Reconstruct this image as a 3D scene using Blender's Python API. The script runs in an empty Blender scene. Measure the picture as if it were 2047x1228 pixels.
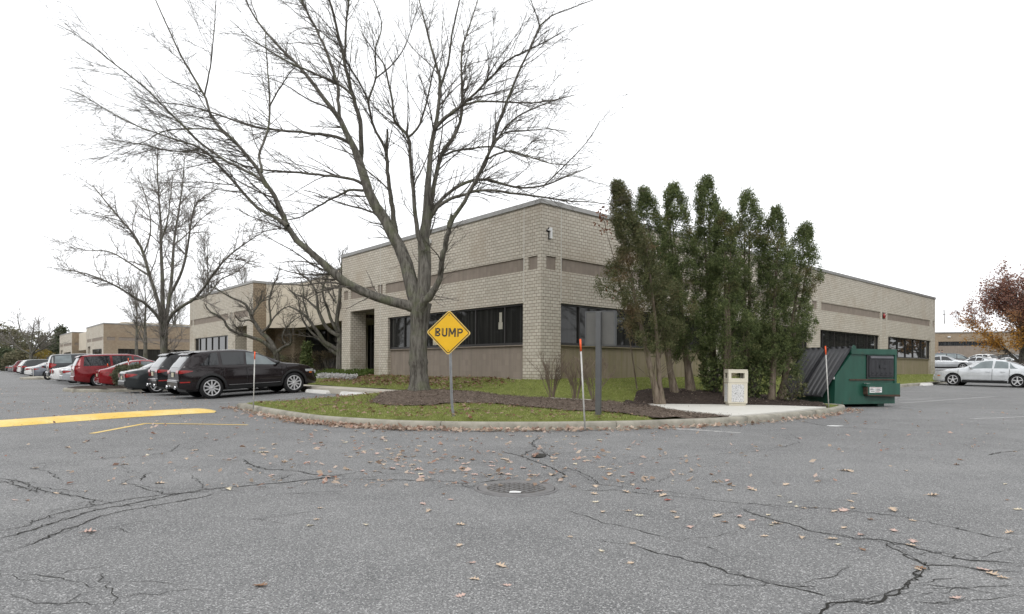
import bpy, bmesh, math, random
import numpy as np
from mathutils import Vector, Matrix
S = bpy.context.scene
COL = S.collection
rnd = random.Random(7)
RNG = np.random.default_rng(11)
F = 1258.0; CX = 1023.5; HY = 734.0; ROLL = 0.0051; H = 1.15
PI = math.pi

# ------------------------------------------------------------------ measuring the place from the photograph
def ray(px, py):
    dx, dy = px - CX, HY - py
    return ((dx - ROLL * dy) / F, (dy + ROLL * dx) / F)       # X and Z-H per metre of depth
def at(px, py, z=0.0):
    a, b = ray(px, py); Y = (z - H) / b
    return (a * Y, Y)
def at_y(px, py, Y):
    a, b = ray(px, py)
    return Vector((a * Y, Y, H + b * Y))
def on(px, py, fn, z0=0.2):
    z = z0
    for _ in range(25):
        x, y = at(px, py, z); z = 0.5 * z + 0.5 * fn(x, y)
    return (x, y)
UX, UY = 0.7503, 0.6611                                      # the building's long (right) side; V = (-UY, UX) its left side
CXW, CYW = 0.89, 19.5                                        # its near corner
BANG = math.atan2(UY, UX)
def sw(x, y):                                                # along / away from the left face
    ax, ay = x - CXW, y - CYW
    return (-UY * ax + UX * ay, UX * ax + UY * ay)
def ws(s, w):
    return (CXW - UY * s + UX * w, CYW + UX * s + UY * w)
def ss(a, b, x):
    t = min(1.0, max(0.0, (x - a) / (b - a))); return t * t * (3 - 2 * t)
def lin(tab, x):
    if x <= tab[0][0]: return tab[0][1]
    for (a, p), (b, q) in zip(tab, tab[1:]):
        if x <= b: return p + (q - p) * (x - a) / (b - a)
    return tab[-1][1]
def g(x, y):                                                 # height of the asphalt
    z = (0.022 * min(62.0, max(0.0, y - 21.0)) + 0.55 * ss(82, 86, y)) * ss(8, 20, x)
    s, w = sw(x, y)
    z += 0.15 * ss(-7.4, -3.6, w) * ss(1.0, 4.0, s)
    z += 0.012 * math.sin(x * 0.55 + 1.0) * math.sin(y * 0.5) * ss(4, 7, y)
    return z
def inside(poly, x, y):
    c = False; n = len(poly); j = n - 1
    for i in range(n):
        xi, yi = poly[i]; xj, yj = poly[j]
        if (yi > y) != (yj > y) and x < (xj - xi) * (y - yi) / (yj - yi) + xi: c = not c
        j = i
    return c
def nearest(poly, x, y):
    best = None; bd = 1e18; n = len(poly)
    for i in range(n):
        ax, ay = poly[i]; bx, by = poly[(i + 1) % n]
        dx, dy = bx - ax, by - ay; L = dx * dx + dy * dy
        t = 0 if L == 0 else min(1, max(0, ((x - ax) * dx + (y - ay) * dy) / L))
        qx, qy = ax + t * dx, ay + t * dy; d = (qx - x) ** 2 + (qy - y) ** 2
        if d < bd: bd = d; best = (qx, qy)
    return best, math.sqrt(bd)

# ------------------------------------------------------------------ objects
def tag(o, label=None, cat=None, group=None, kind=None):
    if label: o['label'] = label
    if cat: o['category'] = cat
    if group: o['group'] = group
    if kind: o['kind'] = kind
    return o
def link(o, parent=None):
    COL.objects.link(o)
    if parent is not None: o.parent = parent
    return o
def thing(name, label, cat, loc=(0, 0, 0), rz=0.0, group=None):
    o = link(bpy.data.objects.new(name, None)); o.location = loc; o.rotation_euler = (0, 0, rz)
    o.empty_display_size = 0.2
    return tag(o, label, cat, group)
def copy_tree(o, parent=None):
    c = o.copy(); link(c, parent)
    for ch in list(o.children): copy_tree(ch, c)
    return c
def np_mesh(name, V, Fc, mats, parent=None, smooth=False, midx=None):
    V = np.asarray(V, np.float32); Fc = np.asarray(Fc, np.int32)
    me = bpy.data.meshes.new(name); n, k = Fc.shape
    me.vertices.add(len(V)); me.vertices.foreach_set('co', V.ravel())
    me.loops.add(n * k); me.loops.foreach_set('vertex_index', Fc.ravel())
    me.polygons.add(n)
    me.polygons.foreach_set('loop_start', np.arange(0, n * k, k, dtype=np.int32))
    me.polygons.foreach_set('loop_total', np.full(n, k, np.int32))
    if smooth: me.polygons.foreach_set('use_smooth', np.ones(n, bool))
    if midx is not None: me.polygons.foreach_set('material_index', np.asarray(midx, np.int32))
    for m in (mats if isinstance(mats, (list, tuple)) else [mats]): me.materials.append(m)
    me.update(calc_edges=True); me.validate()
    return link(bpy.data.objects.new(name, me), parent)
class MB:
    def __init__(s): s.v = []; s.f = []; s.m = []; s.s = []; s.T = None
    def av(s, p):
        if s.T is not None: p = s.T @ Vector(p)
        s.v.append((p[0], p[1], p[2])); return len(s.v) - 1
    def af(s, ids, m=0, sm=False): s.f.append(tuple(ids)); s.m.append(m); s.s.append(sm)
    def quad(s, a, b, c, d, m=0, sm=False): s.af([s.av(p) for p in (a, b, c, d)], m, sm)
    def box(s, x0, x1, y0, y1, z0, z1, m=0):
        i = [s.av(p) for p in ((x0, y0, z0), (x1, y0, z0), (x1, y1, z0), (x0, y1, z0), (x0, y0, z1), (x1, y0, z1), (x1, y1, z1), (x0, y1, z1))]
        for q in ((0, 3, 2, 1), (4, 5, 6, 7), (0, 1, 5, 4), (1, 2, 6, 5), (2, 3, 7, 6), (3, 0, 4, 7)): s.af([i[k] for k in q], m)
        return s
    def bbox(s, x0, x1, y0, y1, z0, z1, b=0.01, m=0):            # box with chamfered edges
        bm = bmesh.new(); bmesh.ops.create_cube(bm, size=1.0)
        for v in bm.verts:
            v.co = Vector(((x0 + x1) / 2 + v.co.x * (x1 - x0), (y0 + y1) / 2 + v.co.y * (y1 - y0), (z0 + z1) / 2 + v.co.z * (z1 - z0)))
        bmesh.ops.bevel(bm, geom=list(bm.edges), offset=b, segments=2, profile=0.7, affect='EDGES')
        s.take(bm, m); return s
    def take(s, bm, m=0, sm=False):
        base = {}
        for v in bm.verts: base[v] = s.av(v.co)
        for f in bm.faces: s.af([base[v] for v in f.verts], m, sm)
        bm.free()
    def prism(s, pts, z0, z1, m=0, axis='z'):                    # pts counter-clockwise in the plane across the axis
        def P(a, b, c): return (a, b, c) if axis == 'z' else ((a, c, b) if axis == 'y' else (c, a, b))
        lo = [s.av(P(a, b, z0)) for a, b in pts]; hi = [s.av(P(a, b, z1)) for a, b in pts]; n = len(pts)
        s.af(lo[::-1], m); s.af(hi, m)
        for i in range(n): s.af((lo[i], lo[(i + 1) % n], hi[(i + 1) % n], hi[i]), m)
        return s
    def tube(s, pts, r, n=8, m=0, caps=True, sm=True):
        pts = [Vector(p) for p in pts]; rr = r if isinstance(r, (list, tuple)) else [r] * len(pts); rings = []; ref = None
        for i, p in enumerate(pts):
            d = (pts[min(i + 1, len(pts) - 1)] - pts[max(i - 1, 0)]).normalized()
            if ref is None: ref = Vector((0, 0, 1)) if abs(d.z) < 0.9 else Vector((1, 0, 0))
            a = d.cross(ref).normalized(); b = d.cross(a); ref = b.cross(d) if False else ref
            rings.append([s.av(p + (a * math.cos(2 * PI * k / n) + b * math.sin(2 * PI * k / n)) * rr[i]) for k in range(n)])
        for A, B in zip(rings, rings[1:]):
            for k in range(n): s.af((A[k], A[(k + 1) % n], B[(k + 1) % n], B[k]), m, sm)
        if caps: s.af(rings[0][::-1], m); s.af(rings[-1], m)
        return s
    def lathe(s, prof, n=16, m=0, axis='z', c=(0, 0, 0), sm=True, close=True):   # prof: (radius, height)
        rings = []
        for r, h in prof:
            ring = []
            for k in range(n):
                a = 2 * PI * k / n; x, y = r * math.cos(a), r * math.sin(a)
                p = (x, y, h) if axis == 'z' else ((x, h, y) if axis == 'y' else (h, x, y))
                ring.append(s.av((p[0] + c[0], p[1] + c[1], p[2] + c[2])))
            rings.append(ring)
        for A, B in zip(rings, rings[1:]):
            for k in range(n): s.af((A[k], A[(k + 1) % n], B[(k + 1) % n], B[k]), m, sm)
        if close: s.af(rings[0][::-1], m); s.af(rings[-1], m)
        return s
    def grid(s, pts, m=0, sm=True):                              # pts[i][j]
        ids = [[s.av(p) for p in row] for row in pts]
        for i in range(len(ids) - 1):
            for j in range(len(ids[0]) - 1): s.af((ids[i][j], ids[i + 1][j], ids[i + 1][j + 1], ids[i][j + 1]), m, sm)
        return s
    def build(s, name, mats, parent=None, fixn=True):
        me = bpy.data.meshes.new(name); me.from_pydata(s.v, [], s.f)
        for m in (mats if isinstance(mats, (list, tuple)) else [mats]): me.materials.append(m)
        me.polygons.foreach_set('material_index', s.m); me.polygons.foreach_set('use_smooth', s.s)
        if fixn:
            bm = bmesh.new(); bm.from_mesh(me); bmesh.ops.recalc_face_normals(bm, faces=list(bm.faces)); bm.to_mesh(me); bm.free()
        me.update()
        return link(bpy.data.objects.new(name, me), parent)

# ------------------------------------------------------------------ materials
class NT:
    def __init__(s, name):
        s.mat = bpy.data.materials.new(name); s.mat.use_nodes = True; s.t = s.mat.node_tree; s.t.nodes.clear()
        s.out = s.t.nodes.new('ShaderNodeOutputMaterial'); s.b = s.t.nodes.new('ShaderNodeBsdfPrincipled')
        s.t.links.new(s.b.outputs[0], s.out.inputs[0]); s._c = None
    def n(s, typ, **kw):
        x = s.t.nodes.new('ShaderNode' + typ)
        for k, v in kw.items(): setattr(x, k, v)
        return x
    def l(s, a, b): s.t.links.new(a, b)
    def set(s, node, **kw):
        for k, v in kw.items():
            i = node.inputs[k.replace('_', ' ')]
            if hasattr(v, 'is_linked') or isinstance(v, bpy.types.NodeSocket): s.l(v, i)
            elif isinstance(v, (tuple, list)) and len(v) == 3 and i.type == 'RGBA': i.default_value = (*v, 1)
            else: i.default_value = v
        return node
    def co(s):
        if s._c is None: s._c = s.n('TexCoord')
        return s._c.outputs['Object']
    def noise(s, scale, detail=3, rough=0.55, vec=None, dist=0.0):
        x = s.n('TexNoise'); s.set(x, Scale=scale, Detail=detail, Roughness=rough, Distortion=dist); s.l(vec or s.co(), x.inputs['Vector']); return x.outputs['Fac']
    def vor(s, scale, vec=None, feature='F1', out='Distance', rnd=1.0):
        x = s.n('TexVoronoi', feature=feature); s.set(x, Scale=scale, Randomness=rnd); s.l(vec or s.co(), x.inputs['Vector']); return x.outputs[out]
    def ramp(s, fac, stops, interp='LINEAR'):
        x = s.n('ValToRGB'); s.l(fac, x.inputs[0]); cr = x.color_ramp; cr.interpolation = interp
        while len(cr.elements) < len(stops): cr.elements.new(0.5)
        for e, (p, c) in zip(cr.elements, stops):
            e.position = p; e.color = (*c, 1) if isinstance(c, tuple) else (c, c, c, 1)
        return x.outputs[0]
    def mix(s, a, b, fac, mode='MIX'):
        x = s.n('Mix', data_type='RGBA', blend_type=mode)
        for sock, v in ((x.inputs[6], a), (x.inputs[7], b), (x.inputs[0], fac)):
            if isinstance(v, bpy.types.NodeSocket): s.l(v, sock)
            elif isinstance(v, tuple): sock.default_value = (*v, 1)
            elif sock.type == 'RGBA': sock.default_value = (v, v, v, 1)
            else: sock.default_value = v
        return x.outputs[2]
    def math(s, op, a, b=0.0, c=0.0):
        x = s.n('Math', operation=op)
        for i, v in enumerate((a, b, c)):
            if isinstance(v, bpy.types.NodeSocket): s.l(v, x.inputs[i])
            else: x.inputs[i].default_value = v
        return x.outputs[0]
    def stretch(s, sx, sy, sz, vec=None):
        x = s.n('Mapping'); x.inputs['Scale'].default_value = (sx, sy, sz); s.l(vec or s.co(), x.inputs['Vector']); return x.outputs[0]
    def bump(s, h, dist=0.01, strength=0.6):
        x = s.n('Bump'); s.set(x, Distance=dist, Strength=strength); s.l(h, x.inputs['Height']); s.l(x.outputs[0], s.b.inputs['Normal'])
    def fin(s, color, rough=0.7, metal=0.0, spec=0.5, coat=0.0, **kw):
        s.set(s.b, Base_Color=color, Roughness=rough, Metallic=metal); s.b.inputs['Specular IOR Level'].default_value = spec
        s.b.inputs['Coat Weight'].default_value = coat; s.b.inputs['Coat Roughness'].default_value = 0.03
        for k, v in kw.items(): s.set(s.b, **{k: v})
        return s.mat
MC = {}
def plain(name, c, rough=0.6, metal=0.0, spec=0.5, coat=0.0, var=0.12, vs=6.0, bump=0.0, bs=60.0, **kw):
    if name in MC: return MC[name]
    t = NT(name); nz = t.noise(vs, 4)
    col = t.mix(c, tuple(x * (1 - var * 2.2) for x in c), t.ramp(nz, [(0.3, 0.0), (0.75, 1.0)]))
    if bump: t.bump(t.noise(bs, 3), bump, 0.7)
    MC[name] = t.fin(col, rough, metal, spec, coat, **kw); return MC[name]
def leafy(name, cols, rough=0.6, patch=None, pscale=0.7, trans=0.0, pth=(0.56, 0.7)):
    t = NT(name); gi = t.n('NewGeometry').outputs['Random Per Island']
    n = len(cols); col = t.ramp(gi, [(i / max(1, n - 1), c) for i, c in enumerate(cols)])
    col = t.mix(col, tuple(c * 0.5 for c in cols[0]), t.ramp(t.noise(1.7, 2), [(0.4, 0.0), (0.8, 0.6)]))
    if patch: col = t.mix(col, patch, t.ramp(t.noise(pscale, 3, 0.6), [(pth[0], 0.0), (pth[1], 0.8)]))
    m_ = t.fin(col, rough, 0, 0.25); tr = t.n('BsdfTranslucent'); t.l(col, tr.inputs[0]); mx = t.n('MixShader'); mx.inputs[0].default_value = .35
    t.l(t.b.outputs[0], mx.inputs[1]); t.l(tr.outputs[0], mx.inputs[2]); t.l(mx.outputs[0], t.out.inputs[0]); return m_

def m_brick(name, a, b, mort, bw=0.2032, rh=0.1016, stain=True):
    t = NT(name); tc = t.n('TexCoord'); t._c = tc
    sep = t.n('SeparateXYZ'); t.l(tc.outputs['Object'], sep.inputs[0])
    sn = t.n('SeparateXYZ'); t.l(tc.outputs['Normal'], sn.inputs[0])
    ax = t.math('GREATER_THAN', t.math('ABSOLUTE', sn.outputs[0]), 0.7)
    hcoord = t.math('ADD', t.math('MULTIPLY', sep.outputs[1], ax), t.math('MULTIPLY', sep.outputs[0], t.math('SUBTRACT', 1.0, ax)))
    cb = t.n('CombineXYZ'); t.l(hcoord, cb.inputs[0]); t.l(sep.outputs[2], cb.inputs[1])
    br = t.n('TexBrick', offset=0.5); t.l(cb.outputs[0], br.inputs['Vector'])
    t.set(br, Scale=1.0, Mortar_Size=0.0095, Mortar_Smooth=0.25, Bias=0.0, Brick_Width=bw, Row_Height=rh)
    br.inputs['Color1'].default_value = (*a, 1); br.inputs['Color2'].default_value = (*b, 1); br.inputs['Mortar'].default_value = (*mort, 1)
    col = br.outputs['Color']
    col = t.mix(col, tuple(x * 0.8 for x in a), t.ramp(t.noise(2.2, 5, 0.65), [(0.45, 0.0), (0.75, 0.5)]))
    col = t.mix(col, (a[0] * 0.8, a[1] * 0.72, a[2] * 0.66), t.ramp(t.noise(0.55, 3), [(0.5, 0.0), (0.72, 0.5)]))
    if stain:                                                    # algae and splash dirt near the ground and at the corner
        hz = t.ramp(t.math('ADD', sep.outputs[2], t.math('MULTIPLY', t.noise(1.6, 4), 1.6)), [(0.0, 1.0), (0.55, 1.0), (1.0, 0.0)])
        st = t.math('MULTIPLY', t.ramp(t.math('DIVIDE', t.math('ADD', sep.outputs[2], t.math('MULTIPLY', t.noise(1.6, 4), 2.2)), 4.2), [(0.35, 1.0), (0.75, 0.0)]), t.ramp(t.noise(1.1, 4), [(0.42, 0.0), (0.66, 0.75)]))
        col = t.mix(col, (0.16, 0.135, 0.075), st)
    t.bump(t.math('SUBTRACT', t.math('MULTIPLY', t.noise(45, 4), 0.5), br.outputs['Fac']), 0.008, 0.8)
    return t.fin(col, 0.85, 0, 0.25)
def m_panel(name, a, b, green=0.0):
    t = NT(name); tc = t.n('TexCoord'); t._c = tc
    sep = t.n('SeparateXYZ'); t.l(tc.outputs['Object'], sep.inputs[0])
    h = t.math('ADD', sep.outputs[0], sep.outputs[1])
    cb = t.n('CombineXYZ'); t.l(h, cb.inputs[0]); t.l(sep.outputs[2], cb.inputs[1])
    br = t.n('TexBrick', offset=0.0); t.l(cb.outputs[0], br.inputs['Vector'])
    t.set(br, Scale=1.0, Mortar_Size=0.005, Mortar_Smooth=0.4, Brick_Width=0.2, Row_Height=0.2)
    br.inputs['Color1'].default_value = (*a, 1); br.inputs['Color2'].default_value = (*b, 1); br.inputs['Mortar'].default_value = (*[x * 0.9 for x in b], 1)
    stv = t.n('CombineXYZ'); t.l(t.math('MULTIPLY', h, 7.0), stv.inputs[0]); t.l(t.math('MULTIPLY', sep.outputs[2], 0.5), stv.inputs[1])
    col = t.mix(br.outputs['Color'], tuple(x * 0.72 for x in a), t.ramp(t.noise(1.0, 4, 0.6, stv.outputs[0]), [(0.4, 0.0), (0.7, 0.55)]))
    if green:
        col = t.mix(col, (0.17, 0.155, 0.06), t.math('MULTIPLY', t.ramp(t.noise(0.9, 4, 0.65, stv.outputs[0]), [(0.35, 0.2), (0.65, 1.0)]), green))
    t.bump(t.noise(60, 3), 0.004, 0.5)
    return t.fin(col, 0.8, 0, 0.25)
def m_asphalt():
    t = NT('asphalt'); big = t.noise(0.22, 4, 0.6); mid = t.noise(1.3, 5, 0.65)
    v1 = t.vor(150.0, out='Color'); sp = t.n('SeparateColor'); t.l(v1, sp.inputs[0]); v2 = t.noise(70.0, 3, 0.75); v3 = t.noise(26.0, 4, 0.75)
    base = t.mix((0.146, 0.147, 0.148), (0.215, 0.215, 0.214), t.ramp(mid, [(0.3, 0.0), (0.7, 1.0)]))
    base = t.mix(base, (0.122, 0.122, 0.122), t.ramp(big, [(0.42, 0.0), (0.66, 0.7)]))
    wear = t.noise(0.5, 6, 0.7, t.stretch(0.35, 1.6, 1), 0.6); base = t.mix(base, (0.225, 0.225, 0.222), t.ramp(wear, [(0.50, 0.0), (0.72, 0.55)])); base = t.mix(base, (0.085, 0.085, 0.084), t.ramp(t.noise(0.9, 5, 0.7, None, 0.8), [(0.63, 0.0), (0.76, 0.5)]))
    base = t.mix(base, (0.032, 0.032, 0.032), t.ramp(v2, [(0.34, 0.95), (0.50, 0.0)]))
    base = t.mix(base, (0.46, 0.457, 0.45), t.ramp(sp.outputs[0], [(0.76, 0.0), (0.97, 0.85)]))
    base = t.mix(base, (0.24, 0.24, 0.24), t.ramp(v3, [(0.55, 0.0), (0.75, 0.5)]))
    t.bump(t.math('ADD', t.math('MULTIPLY', v2, 0.6), t.math('MULTIPLY', sp.outputs[0], 0.5)), 0.006, 0.7)
    return t.fin(base, 0.85, 0, 0.3)
def m_concrete(name, c, dirty=0.35, ds=2.0):
    t = NT(name)
    col = t.mix(c, tuple(x * 0.62 for x in c), t.ramp(t.noise(ds, 6, 0.65), [(0.4, 0.0), (0.75, dirty * 2)]))
    col = t.mix(col, (c[0] * 0.5, c[1] * 0.52, c[2] * 0.42), t.ramp(t.noise(ds * 4, 5, 0.7), [(0.52, 0.0), (0.8, dirty)]))
    col = t.mix(col, tuple(min(0.8, x * 1.25) for x in c), t.ramp(t.noise(170, 2), [(0.6, 0.0), (0.75, 0.5)]))
    t.bump(t.noise(120, 3), 0.003, 0.6)
    return t.fin(col, 0.85, 0, 0.25)
def m_ground(name, stops, s1=9.0, s2=60.0, bd=0.03):
    t = NT(name); a = t.noise(s1, 5, 0.7); b = t.noise(s2, 4, 0.75)
    f = t.math('ADD', t.math('MULTIPLY', a, 0.5), t.math('MULTIPLY', b, 0.5)); col = t.ramp(f, stops); t.bump(b, bd, 0.9)
    return t.fin(col, 0.95, 0, 0.1)
def m_bark(name, a, b, sc=14.0):
    t = NT(name); v = t.stretch(1, 1, 0.16); nz = t.noise(sc, 5, 0.7, v, 0.4); n2 = t.noise(2.2, 4)
    col = t.mix(a, b, t.ramp(nz, [(0.38, 0.0), (0.6, 1.0)])); col = t.mix(col, (b[0] * 0.75, b[1] * 0.9, b[2] * 0.55), t.ramp(n2, [(0.5, 0.0), (0.7, 0.55)]))
    t.bump(nz, 0.03, 0.8); return t.fin(col, 0.9, 0, 0.15)
def paint(name, c, metal=0.35, rough=0.28):
    if name in MC: return MC[name]
    t = NT(name); col = t.mix(c, tuple(x * 0.82 for x in c), t.ramp(t.noise(3.0, 4), [(0.35, 0.0), (0.7, 1.0)]))
    MC[name] = t.fin(col, rough * .45, metal * .5, 0.3, 0.35); return MC[name]

M = {}
M['brick'] = m_brick('tan_brick', (0.475, 0.434, 0.362), (0.565, 0.524, 0.447), (0.20, 0.172, 0.138))
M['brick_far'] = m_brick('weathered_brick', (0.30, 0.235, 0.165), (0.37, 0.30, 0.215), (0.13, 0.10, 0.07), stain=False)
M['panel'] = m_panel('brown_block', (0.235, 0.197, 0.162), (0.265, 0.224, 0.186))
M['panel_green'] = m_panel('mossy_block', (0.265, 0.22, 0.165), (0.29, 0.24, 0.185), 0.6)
M['fascia'] = m_concrete('fascia_concrete', (0.56, 0.50, 0.405), 0.15, 1.2)
M['coping'] = plain('coping_metal', (0.33, 0.325, 0.31), 0.45, 0.5, var=0.1)
M['joint'] = plain('joint_sealant', (0.58, 0.56, 0.50), 0.7)
M['frame'] = plain('bronze_frame', (0.045, 0.042, 0.040), 0.4, 0.4)
M['roof'] = plain('roof_gravel', (0.3, 0.29, 0.27), 0.9)
def m_glass(name, c, rough=0.03, ior=1.5):
    t = NT(name); t.bump(t.noise(0.8, 2), 0.02, 0.12); v = t.stretch(5.0, 5.0, 0.12)
    col = t.mix(c, tuple(min(1, x * 1.9) for x in c), t.ramp(t.noise(1.3, 3, 0.6, v), [(0.5, 0.0), (0.62, 1.0)]))
    return t.fin(col, rough, 0, 0.5, 0, IOR=ior)
M['glass'] = m_glass('window_glass', (0.020, 0.020, 0.019), 0.03, 1.45)
M['glass_bright'] = m_glass('side_window_glass', (0.030, 0.032, 0.034), 0.03, 1.9)
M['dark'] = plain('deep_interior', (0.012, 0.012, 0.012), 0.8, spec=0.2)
M['asphalt'] = m_asphalt()
M['crack'] = m_ground('crack_fill', [(0.35, (0.035, 0.035, 0.033)), (0.62, (0.085, 0.083, 0.076))], 8, 90)
M['kerb'] = m_concrete('kerb_concrete', (0.335, 0.315, 0.265), 0.6, 2.6)
M['walk'] = m_concrete('path_concrete', (0.50, 0.465, 0.40), 0.22, 1.4)
M['pad'] = m_concrete('pad_concrete', (0.60, 0.585, 0.54), 0.12, 1.8)
M['lawn'] = m_ground('lawn_soil', [(0.32, (0.07, 0.068, 0.026)), (0.5, (0.15, 0.175, 0.046)), (0.68, (0.25, 0.25, 0.09))], 5, 50)
M['mulch'] = m_ground('mulch', [(0.36, (0.052, 0.040, 0.032)), (0.55, (0.165, 0.130, 0.104)), (0.72, (0.30, 0.24, 0.195))], 9, 46, 0.04)
M['mulch_dark'] = m_ground('dark_mulch', [(0.36, (0.024, 0.020, 0.017)), (0.55, (0.070, 0.054, 0.046)), (0.74, (0.14, 0.11, 0.092))], 9, 46, 0.04)
M['grass'] = leafy('grass_blades', [(0.17, 0.21, 0.050), (0.25, 0.30, 0.070), (0.34, 0.37, 0.11), (0.50, 0.46, 0.25)], 0.6)
M['bark'] = m_bark('grey_bark', (0.062, 0.056, 0.048), (0.165, 0.155, 0.135))
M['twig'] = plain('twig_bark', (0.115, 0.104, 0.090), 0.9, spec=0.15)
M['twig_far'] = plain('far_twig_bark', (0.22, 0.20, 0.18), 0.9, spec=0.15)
M['shrub_bark'] = plain('shrub_bark', (0.19, 0.15, 0.115), 0.9, spec=0.15)
M['cedar_bark'] = m_bark('cedar_bark', (0.10, 0.078, 0.058), (0.22, 0.18, 0.14), 18)
M['cedar'] = leafy('cedar_foliage', [(0.078, 0.112, 0.042), (0.12, 0.160, 0.060), (0.175, 0.215, 0.084), (0.27, 0.295, 0.12)], 0.6, (0.29, 0.20, 0.11), 0.75, pth=(0.57, 0.70))
M['cedar_rust'] = leafy('rusty_cedar_foliage', [(0.085, 0.10, 0.046), (0.13, 0.155, 0.065), (0.17, 0.18, 0.085), (0.24, 0.21, 0.11)], 0.6, (0.25, 0.16, 0.095), 0.8, pth=(0.53, 0.68))
M['conifer'] = leafy('conifer_foliage', [(0.06, 0.08, 0.045), (0.09, 0.11, 0.06), (0.13, 0.145, 0.08)], 0.7)
M['scrub'] = leafy('scrub_foliage', [(0.13, 0.14, 0.085), (0.19, 0.185, 0.11), (0.23, 0.20, 0.13), (0.17, 0.165, 0.10)], 0.7)
M['woods'] = leafy('woods_foliage', [(0.028, 0.030, 0.022), (0.050, 0.050, 0.036), (0.066, 0.058, 0.042)], 0.8)
M['yellow_leaf'] = leafy('yellow_foliage', [(0.22, 0.17, 0.03), (0.30, 0.22, 0.05), (0.2, 0.15, 0.06)], 0.7)
t = NT('autumn_foliage'); gi = t.n('NewGeometry').outputs['Random Per Island']; sz_ = t.n('SeparateXYZ'); t.l(t.co(), sz_.inputs[0])
red_ = t.ramp(gi, [(0, (0.17, 0.085, 0.075)), (.35, (0.26, 0.13, 0.105)), (.7, (0.33, 0.21, 0.165)), (1, (0.36, 0.16, 0.08))]); org_ = t.ramp(gi, [(0, (0.30, 0.15, 0.03)), (.5, (0.46, 0.25, 0.05)), (1, (0.40, 0.19, 0.05))])
zf_ = t.ramp(t.math('DIVIDE', t.math('ADD', sz_.outputs[2], t.math('MULTIPLY', t.noise(.45, 3), 4.0)), 9.0), [(0.60, 1.0), (0.80, 0.0)]); ac_ = t.mix(red_, org_, zf_); M['autumn'] = t.fin(ac_, .6, 0, .2)
tr = t.n('BsdfTranslucent'); t.l(ac_, tr.inputs[0]); mx = t.n('MixShader'); mx.inputs[0].default_value = .4; t.l(t.b.outputs[0], mx.inputs[1]); t.l(tr.outputs[0], mx.inputs[2]); t.l(mx.outputs[0], t.out.inputs[0])
M['orange'] = leafy('orange_foliage', [(0.30, 0.13, 0.02), (0.38, 0.19, 0.03), (0.26, 0.10, 0.02)], 0.6)
M['rust_leaf'] = leafy('rust_foliage', [(0.20, 0.085, 0.045), (0.28, 0.13, 0.07), (0.15, 0.06, 0.035)], 0.7)
M['hedge'] = leafy('hedge_twigs', [(0.055, 0.045, 0.032), (0.10, 0.075, 0.05), (0.075, 0.075, 0.035), (0.14, 0.09, 0.055)], 0.8)
M['ivy'] = leafy('ivy_leaves', [(0.06, 0.10, 0.02), (0.11, 0.16, 0.035), (0.15, 0.20, 0.05)], 0.5)
M['juniper'] = leafy('juniper_foliage', [(0.085, 0.10, 0.06), (0.14, 0.15, 0.09), (0.20, 0.20, 0.13)], 0.7)
M['white_flower'] = leafy('white_petals', [(0.55, 0.54, 0.52), (0.72, 0.71, 0.70), (0.62, 0.6, 0.6)], 0.7)
LEAFC = {'tan': (0.60, 0.47, 0.35), 'pink': (0.60, 0.43, 0.37), 'brown': (0.27, 0.155, 0.09), 'red': (0.36, 0.07, 0.04), 'pale': (0.72, 0.64, 0.48)}
for k, c in LEAFC.items():
    M['leaf_' + k] = plain('dry_leaf_' + k, c, 0.7, spec=0.2, var=0.16, vs=25.0)
M['litter'] = leafy('leaf_litter', [(0.14, 0.075, 0.045), (0.26, 0.155, 0.095), (0.38, 0.265, 0.18), (0.42, 0.30, 0.24), (0.22, 0.09, 0.05)], 0.8)
M['litter_pale'] = leafy('pale_leaf_litter', [(0.33, 0.22, 0.16), (0.50, 0.39, 0.30), (0.62, 0.51, 0.41), (0.60, 0.46, 0.39), (0.40, 0.20, 0.14)], 0.8)
M['chips'] = leafy('wood_chips', [(0.06, 0.045, 0.036), (0.14, 0.105, 0.085), (0.24, 0.185, 0.15), (0.40, 0.33, 0.28)], 0.9)
M['yellow_paint'] = None
t = NT('yellow_road_paint'); t.fin(t.mix(t.mix((0.70, 0.46, 0.08), (0.78, 0.61, 0.25), t.ramp(t.noise(1.1, 5, 0.7), [(0.4, 0.0), (0.7, 1.0)])), (0.20, 0.17, 0.12), t.ramp(t.noise(22, 5, 0.75), [(0.54, 0.0), (0.70, 0.75)])), 0.6, 0, 0.4); M['yellow_paint'] = t.mat
t = NT('worn_white_paint'); t.fin(t.mix((0.46, 0.455, 0.44), (0.19, 0.19, 0.19), t.ramp(t.noise(9, 5, 0.75), [(0.36, 0.0), (0.56, 0.92)])), 0.7, 0, 0.4); M['white_paint'] = t.mat
M['stop'] = m_concrete('wheel_stop_concrete', (0.72, 0.71, 0.68), 0.2, 3.0)
M['steel'] = plain('galvanised_steel', (0.40, 0.41, 0.42), 0.4, 0.8, var=0.15, vs=12)
M['stake'] = plain('stake_white', (0.62, 0.61, 0.58), 0.5, var=0.2, vs=9)
M['orange_tip'] = plain('stake_orange', (0.85, 0.11, 0.02), 0.5, var=0.05)
M['sign_yellow'] = plain('sign_yellow', (0.80, 0.46, 0.010), 0.35, var=0.06, vs=3)
M['sign_edge'] = plain('sign_edge', (0.75, 0.58, 0.22), 0.4)
M['sign_black'] = plain('sign_black', (0.03, 0.026, 0.022), 0.5)
M['bronze'] = plain('painted_grey_steel', (0.105, 0.107, 0.108), 0.5, 0.2, var=0.08)
M['bronze_light'] = plain('grey_board', (0.105, 0.103, 0.095), 0.6, var=0.08, bump=0.002, bs=300)
M['white'] = plain('white_enamel', (0.75, 0.75, 0.74), 0.4, var=0.05)
M['bin'] = plain('beige_fibreglass', (0.60, 0.56, 0.46), 0.55, var=0.05, bump=0.001, bs=200)
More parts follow.
